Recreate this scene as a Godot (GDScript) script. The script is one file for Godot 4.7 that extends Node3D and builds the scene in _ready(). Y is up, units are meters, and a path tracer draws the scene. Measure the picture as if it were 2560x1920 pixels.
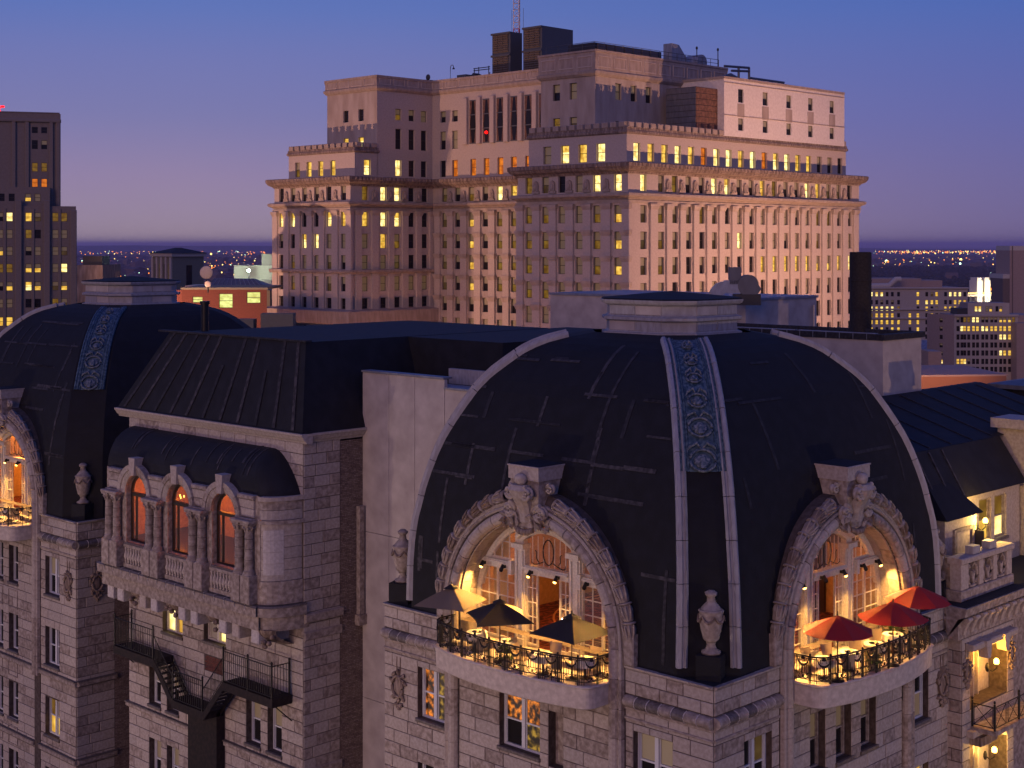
extends Node3D
# Dusk over a city: a domed hotel with lit balconies, a stepped office block behind it, a plain of lights to the horizon.
# The hotel stands square to the axes: its cornice top is y = 0, the street lies at y = -60.

const STREET := -60.0
var rng := RandomNumberGenerator.new()
var M := {}
var names := {}
var block_cache := {}
var glow_tex: ImageTexture

# ---------------------------------------------------------------- mesh building
class MB:
	var v := PackedVector3Array()
	var n := PackedVector3Array()
	var t := Transform3D.IDENTITY

	func tri(a: Vector3, b: Vector3, c: Vector3) -> void:
		var A := t * a
		var B := t * b
		var C := t * c
		var m := (C - A).cross(B - A)
		if m.length_squared() < 1e-14:
			return
		m = m.normalized()
		v.push_back(A); v.push_back(B); v.push_back(C)
		n.push_back(m); n.push_back(m); n.push_back(m)

	func quad(a: Vector3, b: Vector3, c: Vector3, d: Vector3) -> void:
		tri(a, b, c)
		tri(a, c, d)

	func trin(a: Vector3, b: Vector3, c: Vector3, na: Vector3, nb: Vector3, nc: Vector3) -> void:
		v.push_back(t * a); v.push_back(t * b); v.push_back(t * c)
		n.push_back((t.basis * na).normalized()); n.push_back((t.basis * nb).normalized()); n.push_back((t.basis * nc).normalized())

	func box(lo: Vector3, hi: Vector3) -> void:
		var a := Vector3(lo.x, lo.y, lo.z)
		var b := Vector3(hi.x, lo.y, lo.z)
		var c := Vector3(hi.x, hi.y, lo.z)
		var d := Vector3(lo.x, hi.y, lo.z)
		var e := Vector3(lo.x, lo.y, hi.z)
		var f := Vector3(hi.x, lo.y, hi.z)
		var g := Vector3(hi.x, hi.y, hi.z)
		var h := Vector3(lo.x, hi.y, hi.z)
		quad(a, b, c, d)
		quad(f, e, h, g)
		quad(e, a, d, h)
		quad(b, f, g, c)
		quad(d, c, g, h)
		quad(e, f, b, a)

	func cbox(c: Vector3, s: Vector3) -> void:
		box(c - s * 0.5, c + s * 0.5)

	# box with its front (+z) edges chamfered by b
	func bevel(lo: Vector3, hi: Vector3, b: float) -> void:
		var z1 := hi.z - b
		var o := [Vector3(lo.x, lo.y, z1), Vector3(hi.x, lo.y, z1), Vector3(hi.x, hi.y, z1), Vector3(lo.x, hi.y, z1)]
		var i := [Vector3(lo.x + b, lo.y + b, hi.z), Vector3(hi.x - b, lo.y + b, hi.z), Vector3(hi.x - b, hi.y - b, hi.z), Vector3(lo.x + b, hi.y - b, hi.z)]
		var k := [Vector3(lo.x, lo.y, lo.z), Vector3(hi.x, lo.y, lo.z), Vector3(hi.x, hi.y, lo.z), Vector3(lo.x, hi.y, lo.z)]
		quad(i[0], i[3], i[2], i[1])
		for q in 4:
			var r := (q + 1) % 4
			quad(o[q], i[q], i[r], o[r])
			quad(k[q], o[q], o[r], k[r])

	# polygon in xy, extruded from z0 to z1
	func prism(p: PackedVector2Array, z0: float, z1: float) -> void:
		var ix := Geometry2D.triangulate_polygon(p)
		for q in range(0, ix.size(), 3):
			var a := p[ix[q]]
			var b := p[ix[q + 1]]
			var c := p[ix[q + 2]]
			tri(Vector3(a.x, a.y, z1), Vector3(b.x, b.y, z1), Vector3(c.x, c.y, z1))
			tri(Vector3(a.x, a.y, z0), Vector3(c.x, c.y, z0), Vector3(b.x, b.y, z0))
		for q in p.size():
			var a2 := p[q]
			var b2 := p[(q + 1) % p.size()]
			quad(Vector3(a2.x, a2.y, z0), Vector3(b2.x, b2.y, z0), Vector3(b2.x, b2.y, z1), Vector3(a2.x, a2.y, z1))

	# grid of points, smooth
	func grid(rows: Array, close_u := false) -> void:
		var R := rows.size()
		var C: int = rows[0].size()
		var nn := []
		for i in R:
			var line := PackedVector3Array()
			for j in C:
				var jp := (j + 1) % C if close_u else mini(j + 1, C - 1)
				var jm := (j - 1 + C) % C if close_u else maxi(j - 1, 0)
				var du: Vector3 = rows[i][jp] - rows[i][jm]
				var dv: Vector3 = rows[mini(i + 1, R - 1)][j] - rows[maxi(i - 1, 0)][j]
				var m := du.cross(dv)
				if m.length_squared() < 1e-14:
					m = Vector3.UP
				line.push_back(m.normalized())
			nn.push_back(line)
		for i in R - 1:
			for j in (C if close_u else C - 1):
				var k := (j + 1) % C
				trin(rows[i][j], rows[i + 1][j], rows[i + 1][k], nn[i][j], nn[i + 1][j], nn[i + 1][k])
				trin(rows[i][j], rows[i + 1][k], rows[i][k], nn[i][j], nn[i + 1][k], nn[i][k])

	func lathe(prof: Array, seg: int, at := Vector3.ZERO) -> void:
		var rows := []
		for p in prof:
			var line := PackedVector3Array()
			for j in seg:
				var a := TAU * j / seg
				line.push_back(at + Vector3(cos(a) * p.x, p.y, sin(a) * p.x))
			rows.push_back(line)
		grid(rows, true)

	func tube(pts: Array, r, sides := 6, closed := false) -> void:
		var rows := []
		var N := pts.size()
		var up := Vector3.UP
		for i in N:
			var a: Vector3 = pts[(i - 1 + N) % N] if closed else pts[maxi(i - 1, 0)]
			var b: Vector3 = pts[(i + 1) % N] if closed else pts[mini(i + 1, N - 1)]
			var d := (b - a).normalized()
			var s := d.cross(up)
			if s.length() < 0.05:
				s = d.cross(Vector3.RIGHT)
			s = s.normalized()
			var w := s.cross(d)
			var line := PackedVector3Array()
			var rad: float = r[i] if r is Array else r
			for j in sides:
				var q := TAU * j / sides
				line.push_back(pts[i] + (s * cos(q) + w * sin(q)) * rad)
			rows.push_back(line)
		if closed:
			rows.push_back(rows[0])
		grid(rows, true)
		if not closed:
			for e in [0, N - 1]:
				for j in sides:
					tri(pts[e], rows[e][j], rows[e][(j + 1) % sides])

	func ball(c: Vector3, r: Vector3, seg := 8, rings := 6) -> void:
		var rows := []
		for i in rings + 1:
			var f := -PI / 2 + PI * i / rings
			var line := PackedVector3Array()
			for j in seg:
				var a := TAU * j / seg
				line.push_back(c + Vector3(cos(a) * cos(f) * r.x, sin(f) * r.y, sin(a) * cos(f) * r.z))
			rows.push_back(line)
		grid(rows, true)

	# profile of (radius, z) swept round an arc in the xy plane
	func arc(prof: Array, cx: float, cy: float, a0: float, a1: float, seg: int, closed_prof := true) -> void:
		var rows := []
		for i in seg + 1:
			var a := lerpf(a0, a1, float(i) / seg)
			var line := []
			for p in prof:
				line.push_back(Vector3(cx + cos(a) * p.x, cy + sin(a) * p.x, p.y))
			rows.push_back(line)
		var C := prof.size()
		for i in seg:
			for j in (C if closed_prof else C - 1):
				var k := (j + 1) % C
				quad(rows[i][j], rows[i + 1][j], rows[i + 1][k], rows[i][k])
		if closed_prof:
			for e in [0, seg]:
				for j in range(1, C - 1):
					tri(rows[e][0], rows[e][j], rows[e][j + 1])

	# sections (same number of points each) joined flat, closed across, ends capped
	func loft(secs: Array, closed := true, caps := true) -> void:
		for i in secs.size() - 1:
			var C: int = secs[i].size()
			for j in (C if closed else C - 1):
				var k := (j + 1) % C
				quad(secs[i][j], secs[i + 1][j], secs[i + 1][k], secs[i][k])
		if closed and caps:
			for e in [0, secs.size() - 1]:
				for j in range(1, secs[e].size() - 1):
					tri(secs[e][0], secs[e][j], secs[e][j + 1])

	# wall face in xy at z = 0 with rectangular holes and their reveals going back by depth
	func holed(x0: float, x1: float, y0: float, y1: float, holes: Array, depth: float) -> void:
		var xs := [x0, x1]
		var ys := [y0, y1]
		for h in holes:
			for q in [h[0], h[1]]:
				if q > x0 and q < x1 and not xs.has(q): xs.push_back(q)
			for q in [h[2], h[3]]:
				if q > y0 and q < y1 and not ys.has(q): ys.push_back(q)
		xs.sort()
		ys.sort()
		for j in ys.size() - 1:
			var run = null
			for i in xs.size():
				var open := true
				if i < xs.size() - 1:
					open = false
					var mx: float = (xs[i] + xs[i + 1]) * 0.5
					var my: float = (ys[j] + ys[j + 1]) * 0.5
					for h in holes:
						if mx > h[0] and mx < h[1] and my > h[2] and my < h[3]:
							open = true
							break
				if not open and run == null:
					run = xs[i]
				if open and run != null:
					quad(Vector3(run, ys[j], 0), Vector3(run, ys[j + 1], 0), Vector3(xs[i], ys[j + 1], 0), Vector3(xs[i], ys[j], 0))
					run = null
		for h in holes:
			var a := Vector3(h[0], h[2], 0)
			var b := Vector3(h[1], h[2], 0)
			var c := Vector3(h[1], h[3], 0)
			var d := Vector3(h[0], h[3], 0)
			var k := Vector3(0, 0, -depth)
			quad(a, b, b + k, a + k)
			quad(b, c, c + k, b + k)
			quad(c, d, d + k, c + k)
			quad(d, a, a + k, d + k)

	func mesh() -> ArrayMesh:
		var am := ArrayMesh.new()
		if v.size() == 0:
			return am
		var arr := []
		arr.resize(Mesh.ARRAY_MAX)
		arr[Mesh.ARRAY_VERTEX] = v
		arr[Mesh.ARRAY_NORMAL] = n
		am.add_surface_from_arrays(Mesh.PRIMITIVE_TRIANGLES, arr)
		return am

# ---------------------------------------------------------------- nodes
func numbered(parent: Node, called: String) -> String:
	var key := str(parent.get_instance_id()) + called
	var k: int = names.get(key, 0)
	names[key] = k + 1
	return called if k == 0 else "%s_%03d" % [called, k]

func tag(o: Node3D, label: String, category: String, group := "", kind := "") -> Node3D:
	if label: o.set_meta("label", label)
	if category: o.set_meta("category", category)
	if group: o.set_meta("group", group)
	if kind: o.set_meta("kind", kind)
	return o

func thing(called: String, label: String, category: String, group := "", at := Transform3D.IDENTITY) -> Node3D:
	var o := Node3D.new()
	o.name = numbered(self, called)
	add_child(o, true)
	o.transform = at
	tag(o, label, category, group)
	return o

func part(parent: Node3D, called: String, mesh, mat: Material, at := Transform3D.IDENTITY) -> MeshInstance3D:
	var o := MeshInstance3D.new()
	o.name = numbered(parent, called)
	o.mesh = mesh.mesh() if mesh is MB else mesh
	o.material_override = mat
	o.transform = at
	parent.add_child(o, true)
	return o

func solid(called: String, mesh, mat: Material, label: String, category: String, group := "", at := Transform3D.IDENTITY) -> MeshInstance3D:
	var o := part(self, called, mesh, mat, at)
	tag(o, label, category, group)
	return o

func structure(called: String, mesh, mat: Material, at := Transform3D.IDENTITY) -> MeshInstance3D:
	var o := part(self, called, mesh, mat, at)
	o.set_meta("kind", "structure")
	return o

func at3(x: float, y: float, z: float, turn := 0.0) -> Transform3D:
	return Transform3D(Basis(Vector3.UP, turn), Vector3(x, y, z))

# ---------------------------------------------------------------- materials
func lin(r: float, g: float, b: float) -> Color:
	return Color(r, g, b).linear_to_srgb()

func noise_tex(seed_: int, freq: float, octaves: int, lo: Color, hi: Color, size := 512, stretch := 1, contrast := 1.0) -> ImageTexture:
	var f := FastNoiseLite.new()
	f.seed = seed_
	f.frequency = freq
	f.fractal_octaves = octaves
	f.noise_type = FastNoiseLite.TYPE_SIMPLEX_SMOOTH
	var im := f.get_seamless_image(size, size / stretch)
	im.convert(Image.FORMAT_RGB8)
	if stretch > 1:
		im.resize(size, size, Image.INTERPOLATE_CUBIC)
	for y in size:
		for x in size:
			var k := clampf((im.get_pixel(x, y).r - 0.5) * contrast + 0.5, 0.0, 1.0)
			im.set_pixel(x, y, lo.lerp(hi, k))
	im.generate_mipmaps()
	return ImageTexture.create_from_image(im)

func mat(called: String, c: Color, rough := 0.8, metal := 0.0, tex: Texture2D = null, period := 4.0, bump: Texture2D = null, depth := 1.0) -> StandardMaterial3D:
	var m := StandardMaterial3D.new()
	m.resource_name = called
	m.albedo_color = c
	m.roughness = rough
	m.metallic = metal
	if tex or bump:
		m.uv1_triplanar = true
		m.uv1_world_triplanar = true
		m.uv1_triplanar_sharpness = 6.0
		m.uv1_scale = Vector3.ONE / period
	if tex: m.albedo_texture = tex
	if bump:
		m.heightmap_enabled = true
		m.heightmap_texture = bump
		m.heightmap_scale = depth
	M[called] = m
	return m

func glow(called: String, c: Color, energy: float, base := Color(0.02, 0.02, 0.02)) -> StandardMaterial3D:
	var m := StandardMaterial3D.new()
	m.resource_name = called
	m.albedo_color = base
	m.roughness = 0.35
	m.emission_enabled = true
	m.emission = c
	m.emission_energy_multiplier = energy
	M[called] = m
	return m

func make_materials() -> void:
	var W := Color.WHITE
	var grain := noise_tex(3, 0.03, 5, Color(0.86, 0.85, 0.84), W, 512, 1, 1.3)
	var grime := noise_tex(5, 0.02, 5, Color(0.74, 0.71, 0.69), W, 512, 1, 1.5)
	var streak := noise_tex(8, 0.03, 4, Color(0.68, 0.65, 0.63), W, 512, 8, 1.6)
	var rough := noise_tex(12, 0.09, 3, Color(0.2, 0.2, 0.2), W, 512)
	var patch := noise_tex(21, 0.012, 5, Color(0.55, 0.55, 0.57), W, 512, 1, 1.7)
	var wash := noise_tex(23, 0.01, 5, Color(0.88, 0.87, 0.87), W, 512, 1, 1.2)
	var patina := noise_tex(31, 0.02, 5, Color(0.42, 0.55, 0.62), Color(1.0, 1.0, 1.0), 512, 1, 2.6)
	var fine := noise_tex(51, 0.06, 4, Color(0.93, 0.92, 0.915), W, 512, 1, 1.2)
	var soft := noise_tex(53, 0.02, 5, Color(0.86, 0.84, 0.825), W, 512, 4, 1.2)
	# terracotta and limestone blocks: five tones of the same stone
	var tones := [lin(0.45, 0.395, 0.345), lin(0.41, 0.355, 0.31), lin(0.48, 0.425, 0.375), lin(0.37, 0.32, 0.28), lin(0.43, 0.385, 0.345)]
	for i in 5:
		mat("stone%d" % i, tones[i], 0.85, 0.0, grime if i % 2 else grain, 3.4, rough, 0.3)
	mat("stone", tones[0], 0.85, 0.0, grime, 3.4, rough, 0.5)
	mat("mortar", lin(0.10, 0.078, 0.066), 0.95, 0.0, grime, 3.0)
	mat("stone_stained", lin(0.30, 0.235, 0.19), 0.9, 0.0, streak, 2.6, rough, 0.8)
	mat("stone_dark", lin(0.16, 0.14, 0.13), 0.55, 0.0, grime, 2.0)
	mat("patch_stone", lin(0.55, 0.52, 0.5), 0.8, 0.0, grain, 3.0)
	mat("stucco", lin(0.47, 0.43, 0.40), 0.95, 0.0, wash, 7.0, rough, 0.2)
	mat("fascia", lin(0.62, 0.55, 0.47), 0.8, 0.0, grain, 5.0)
	mat("brick0", lin(0.27, 0.21, 0.175), 0.9, 0.0, grime, 1.7)
	mat("brick1", lin(0.22, 0.165, 0.14), 0.9, 0.0, grime, 1.3)
	mat("brick2", lin(0.31, 0.25, 0.21), 0.9, 0.0, grime, 1.5)
	mat("brick_red", lin(0.17, 0.05, 0.032), 0.9, 0.0, grime, 2.0)
	mat("membrane", lin(0.0045, 0.005, 0.008), 0.85, 0.0, patch, 5.0, rough, 1.0)
	mat("roofing", lin(0.007, 0.0075, 0.011), 0.8, 0.0, patch, 6.0, rough, 1.0)
	mat("strap0", lin(0.045, 0.042, 0.048), 0.8, 0.0, patch, 2.0)
	mat("strap1", lin(0.028, 0.027, 0.032), 0.8, 0.0, patch, 2.0)
	mat("strap2", lin(0.065, 0.06, 0.064), 0.8, 0.0, patch, 2.0)
	mat("rib", lin(0.36, 0.36, 0.38), 0.6, 0.0, soft, 2.2, rough, 0.3)
	mat("copper", lin(0.10, 0.155, 0.19), 0.6, 0.0, patina, 2.3, rough, 0.8)
	mat("copper_worn", lin(0.20, 0.22, 0.24), 0.6, 0.0, patina, 1.4)
	mat("zinc", lin(0.30, 0.32, 0.36), 0.45, 0.3, soft, 6.0)
	mat("galvanised", lin(0.55, 0.56, 0.58), 0.3, 0.9, soft, 3.0)
	mat("iron", lin(0.012, 0.011, 0.010), 0.45, 0.3)
	mat("rust_iron", lin(0.022, 0.013, 0.009), 0.8, 0.1, patch, 2.0)
	mat("pipe", lin(0.03, 0.024, 0.02), 0.8, 0.2, grime, 2.0)
	mat("paint_white", lin(0.66, 0.62, 0.55), 0.45, 0.0, grain, 2.0)
	mat("paint_blue_white", lin(0.55, 0.57, 0.60), 0.5)
	mat("bronze_frame", lin(0.03, 0.022, 0.017), 0.5, 0.3)
	mat("dark_glass", lin(0.016, 0.015, 0.015), 0.12)
	M["dark_glass"].metallic_specular = 0.3
	mat("shade_cloth", lin(0.40, 0.36, 0.28), 0.9)
	mat("blind", lin(0.34, 0.31, 0.25), 0.8)
	mat("carpet", lin(0.20, 0.045, 0.018), 0.95, 0.0, noise_tex(41, 0.03, 3, Color(0.5, 0.35, 0.3), W, 256, 1, 3.0), 2.2)
	mat("carpet_light", lin(0.45, 0.22, 0.08), 0.95)
	mat("amber_wall", lin(0.50, 0.30, 0.12), 0.8, 0.0, grain, 4.0)
	mat("drape", lin(0.62, 0.40, 0.12), 0.8)
	mat("wood_dark", lin(0.05, 0.022, 0.010), 0.5, 0.0, grain, 1.0)
	mat("canopy_black", lin(0.014, 0.012, 0.011), 0.85)
	mat("canopy_tan", lin(0.16, 0.125, 0.085), 0.85)
	mat("canopy_red", lin(0.33, 0.014, 0.010), 0.8)
	for k in ["canopy_black", "canopy_tan", "canopy_red"]:
		M[k].backlight_enabled = true
		M[k].backlight = M[k].albedo_color.darkened(0.5)
	mat("linen", lin(0.80, 0.76, 0.68), 0.8)
	mat("wicker", lin(0.36, 0.28, 0.19), 0.8)
	mat("upholstery", lin(0.20, 0.17, 0.07), 0.85)
	mat("leaf", lin(0.07, 0.12, 0.02), 0.6)
	mat("tower_stone", lin(0.48, 0.41, 0.36), 0.9, 0.0, fine, 14.0)
	mat("tower_stone_b", lin(0.44, 0.375, 0.325), 0.9, 0.0, soft, 22.0)
	mat("tower_trim", lin(0.38, 0.315, 0.27), 0.9, 0.0, soft, 9.0)
	mat("tower_stained", lin(0.29, 0.23, 0.195), 0.9, 0.0, streak, 9.0)
	mat("white_brick", lin(0.70, 0.65, 0.60), 0.85, 0.0, fine, 20.0)
	mat("steel_grey", lin(0.10, 0.105, 0.11), 0.6, 0.2, grain, 3.0)
	mat("steel_dark", lin(0.035, 0.034, 0.036), 0.6, 0.2)
	mat("louvre", lin(0.13, 0.105, 0.085), 0.7)
	mat("rust_panel", lin(0.17, 0.085, 0.055), 0.8, 0.0, grime, 8.0)
	mat("zinc_panel", lin(0.14, 0.15, 0.18), 0.5, 0.3, soft, 6.0)
	mat("mast_red", lin(0.45, 0.06, 0.05), 0.6)
	mat("mast_white", lin(0.6, 0.55, 0.55), 0.6)
	mat("deco_stone", lin(0.22, 0.185, 0.16), 0.9, 0.0, fine, 20.0)
	mat("pale_wall", lin(0.50, 0.43, 0.36), 0.9, 0.0, fine, 20.0)
	mat("pink_wall", lin(0.40, 0.29, 0.24), 0.9, 0.0, fine, 20.0)
	mat("olive_wall", lin(0.20, 0.19, 0.14), 0.9, 0.0, fine, 20.0)
	mat("asphalt", lin(0.045, 0.045, 0.047), 0.95, 0.0, patch, 60.0)
	mat("plain", lin(0.034, 0.03, 0.035), 1.0, 0.0, patch, 2400.0)
	mat("wood_mass", lin(0.022, 0.024, 0.022), 1.0)
	mat("house_mass", lin(0.12, 0.095, 0.085), 0.95)
	M["house_mass"].vertex_color_use_as_albedo = true
	var gl := StandardMaterial3D.new()
	gl.resource_name = "clear_glass"
	gl.albedo_color = Color(0.9, 0.92, 0.9, 0.10)
	gl.transparency = BaseMaterial3D.TRANSPARENCY_ALPHA
	gl.roughness = 0.02
	M["glass"] = gl
	# things that give off light
	glow_tex = noise_tex(61, 0.02, 3, Color(0.72, 0.64, 0.5), Color.WHITE, 256, 1, 1.5)
	var dim_tex := noise_tex(67, 0.03, 3, Color(0.02, 0.015, 0.01), Color.WHITE, 256, 1, 2.0)
	glow("lit_white", Color(1.0, 0.92, 0.62), 2.1)
	glow("lit_yellow", Color(1.0, 0.82, 0.36), 1.25)
	glow("lit_dim", Color(0.85, 0.66, 0.22), 0.32)
	glow("lit_amber", Color(1.0, 0.55, 0.14), 0.85)
	glow("lit_faint", Color(0.75, 0.6, 0.34), 0.14)
	glow("lit_blind", Color(0.9, 0.72, 0.4), 0.07, lin(0.22, 0.20, 0.16))
	glow("lit_green", Color(0.95, 1.0, 0.62), 1.3)
	glow("bulb", Color(1.0, 0.74, 0.36), 9.0)
	glow("bulb_small", Color(1.0, 0.72, 0.32), 4.0)
	glow("bulb_white", Color(0.85, 1.0, 0.9), 14.0)
	glow("red_lamp", Color(1.0, 0.06, 0.04), 4.0)
	glow("candle", Color(1.0, 0.75, 0.35), 3.0)
	for k in ["lit_white", "lit_yellow", "lit_dim", "lit_amber", "lit_faint", "lit_green"]:
		M[k].uv1_triplanar = true
		M[k].uv1_world_triplanar = true
		M[k].uv1_scale = Vector3.ONE * 0.16
		M[k].emission_texture = glow_tex
		M[k].emission_operator = BaseMaterial3D.EMISSION_OP_MULTIPLY
	for q in [["room_amber", "lit_amber", 0.9], ["room_dim", "lit_dim", 0.55]]:
		var g := glow(q[0], M[q[1]].emission, q[2])
		g.uv1_triplanar = true
		g.uv1_world_triplanar = true
		g.uv1_scale = Vector3.ONE * 0.3
		g.emission_texture = dim_tex
		g.emission_operator = BaseMaterial3D.EMISSION_OP_MULTIPLY
	glow("exit_red", Color(1.0, 0.04, 0.03), 1.6)

# ---------------------------------------------------------------- masonry
func block_mesh(w: float, h: float, d: float) -> ArrayMesh:
	var key := "%d_%d_%d" % [roundi(w * 50), roundi(h * 50), roundi(d * 50)]
	if not block_cache.has(key):
		var b := MB.new()
		b.bevel(Vector3(-w / 2, -h / 2, -0.06), Vector3(w / 2, h / 2, d), minf(0.022, d * 0.6))
		block_cache[key] = b.mesh()
	return block_cache[key]

# courses of single blocks over a facade frame F (x right, y up, z out), leaving the holes free
func courses(parent: Node3D, called: String, F: Transform3D, x0: float, x1: float, y0: float, y1: float, holes: Array, w: float, h: float, proud: float, mats: Array, gap := 0.03, limit := 300) -> int:
	var rows := maxi(1, roundi((y1 - y0) / h))
	var rh := (y1 - y0) / rows
	var made := 0
	for r in rows:
		var ya := y1 - (r + 1) * rh
		var yb := y1 - r * rh
		var cuts := [x0, x1]
		for q in holes:
			if q[3] > ya + 0.03 and q[2] < yb - 0.03:
				for e in [q[0], q[1]]:
					if e > x0 and e < x1: cuts.push_back(e)
		cuts.sort()
		for c in cuts.size() - 1:
			var a: float = cuts[c]
			var b: float = cuts[c + 1]
			if b - a < 0.12: continue
			var lo := ya
			var hi := yb
			for q in holes:
				if (a + b) * 0.5 > q[0] and (a + b) * 0.5 < q[1] and q[3] > lo and q[2] < hi:
					if q[3] - lo < hi - q[2]: lo = q[3]
					else: hi = q[2]
			if hi - lo < 0.1: continue
			var x := a
			var first := true
			while x < b - 0.05:
				var len := w * rng.randf_range(0.75, 1.3)
				if first and r % 2 == 1: len *= 0.55
				first = false
				var e := x + len
				if b - e < w * 0.45: e = b
				if made >= limit: return made
				var m: Material = M[mats[rng.randi() % mats.size()]]
				var pr := proud + rng.randf_range(-0.006, 0.006)
				part(parent, called, block_mesh(e - x - gap, hi - lo - gap, proud), m, F * Transform3D(Basis.IDENTITY, Vector3((x + e) * 0.5, (lo + hi) * 0.5, pr - proud)))
				made += 1
				x = e
	return made

const STONES := ["stone0", "stone1", "stone2", "stone0", "stone3", "stone4"]
const BRICKS := ["brick0", "brick1", "brick2", "brick0"]

# a sash window in a hole of facade F; lit: name of the pane's material; lights: panes side by side
func sash_window(parent: Node3D, F: Transform3D, x0: float, x1: float, y0: float, y1: float, back: float, lights: int, panes: Array, frame := "paint_blue_white", rail := 0.5, sill := true) -> Node3D:
	var b := MB.new()
	b.t = F
	var z1 := -back + 0.10
	var fw := 0.09
	b.box(Vector3(x0, y0, -back - 0.05), Vector3(x0 + fw, y1, z1))
	b.box(Vector3(x1 - fw, y0, -back - 0.05), Vector3(x1, y1, z1))
	b.box(Vector3(x0 + fw, y1 - fw, -back - 0.05), Vector3(x1 - fw, y1, z1))
	b.box(Vector3(x0 + fw, y0, -back - 0.05), Vector3(x1 - fw, y0 + fw, z1))
	var o := part(parent, "window", b, M[frame])
	if lights > 1:
		b = MB.new()
		b.t = F
		for i in range(1, lights):
			var mx := lerpf(x0, x1, float(i) / lights)
			b.box(Vector3(mx - 0.09, y0 + fw, -back - 0.05), Vector3(mx + 0.09, y1 - fw, z1 + 0.03))
		part(o, "mullion", b, M[frame])
	for i in lights:
		var a := lerpf(x0, x1, float(i) / lights) + (fw if i == 0 else 0.09)
		var c := lerpf(x0, x1, float(i + 1) / lights) - (fw if i == lights - 1 else 0.09)
		var my := lerpf(y0, y1, rail)
		b = MB.new()
		b.t = F
		b.box(Vector3(a, my - 0.035, -back - 0.02), Vector3(c, my + 0.035, z1 - 0.03))
		for q in [[y0 + fw, my - 0.035], [my + 0.035, y1 - fw]]:
			b.box(Vector3(a, q[0], -back - 0.02), Vector3(a + 0.045, q[1], z1 - 0.05))
			b.box(Vector3(c - 0.045, q[0], -back - 0.02), Vector3(c, q[1], z1 - 0.05))
		part(o, "sash", b, M[frame])
		for k in 2:
			b = MB.new()
			b.t = F
			var ya := y0 + fw if k == 0 else my
			var yb := my if k == 0 else y1 - fw
			b.box(Vector3(a, ya, -back - 0.012), Vector3(c, yb, -back + 0.0))
			part(o, "pane", b, M[panes[(i * 2 + k) % panes.size()]])
	if sill:
		b = MB.new()
		b.t = F
		b.bevel(Vector3(x0 - 0.08, y0 - 0.16, -back - 0.05), Vector3(x1 + 0.08, y0 - 0.004, 0.14), 0.03)
		part(o, "sill", b, M["stone_dark"])
	return o

# ---------------------------------------------------------------- domed pavilions of the hotel
const W := 9.2
const DOME_Y := [0.0, 0.95, 2.0, 3.1, 4.0, 4.6, 5.4, 6.1, 6.9, 7.6, 8.3, 9.0, 9.7, 10.3, 11.0, 11.4, 11.7, 12.0, 12.3]
const DOME_R := [11.74, 11.72, 11.70, 11.62, 11.48, 11.32, 11.12, 10.88, 10.57, 10.23, 9.80, 9.32, 8.80, 8.22, 7.28, 6.68, 6.08, 5.2, 3.5]
const ARCH_Y := 0.55
const ARCH_R := 4.28

func dome_r(y: float) -> float:
	for i in DOME_Y.size() - 1:
		if y <= DOME_Y[i + 1]:
			return lerpf(DOME_R[i], DOME_R[i + 1], clampf((y - DOME_Y[i]) / (DOME_Y[i + 1] - DOME_Y[i]), 0.0, 1.0))
	return DOME_R[DOME_R.size() - 1]

func dome_c(y: float) -> float:
	return lerpf(1.2, 0.98, clampf(y / 12.0, 0.0, 1.0))

func dome_h(y: float) -> float:
	return (dome_r(y) + dome_c(y)) * 0.70711

func dome_a(y: float) -> float:
	return dome_h(y) - 1.41421 * dome_c(y)

func turn_y(k: float) -> Transform3D:
	return Transform3D(Basis(Vector3.UP, k * PI / 2), Vector3.ZERO)

func in_arch(x: float, y: float, r: float) -> bool:
	return (absf(x) < r and y < ARCH_Y) or Vector2(x, y - ARCH_Y).length() < r

func dome_shell(arched: Array) -> MB:
	var b := MB.new()
	for k in 4:
		b.t = turn_y(k)
		var N := 44
		var ys := []
		for i in 49: ys.push_back(12.3 * pow(i / 48.0, 0.9))
		for i in ys.size() - 1:
			for j in N:
				var q0 := -1.0 + 2.0 * j / N
				var q1 := -1.0 + 2.0 * (j + 1) / N
				var ya: float = ys[i]
				var yb: float = ys[i + 1]
				if arched.has(k) and in_arch((q0 + q1) * 0.5 * dome_a((ya + yb) / 2), (ya + yb) / 2, 4.75): continue
				b.quad(Vector3(q0 * dome_a(ya), ya, dome_h(ya)), Vector3(q0 * dome_a(yb), yb, dome_h(yb)), Vector3(q1 * dome_a(yb), yb, dome_h(yb)), Vector3(q1 * dome_a(ya), ya, dome_h(ya)))
		for i in ys.size() - 1:
			var ya2: float = ys[i]
			var yb2: float = ys[i + 1]
			var s := 0.06   # the corner strip lies a little behind the ribs
			b.quad(Vector3(dome_a(ya2), ya2, dome_h(ya2)), Vector3(dome_a(yb2), yb2, dome_h(yb2)), Vector3(dome_h(yb2), yb2, dome_a(yb2)), Vector3(dome_h(ya2), ya2, dome_a(ya2)))
	return b

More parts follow.
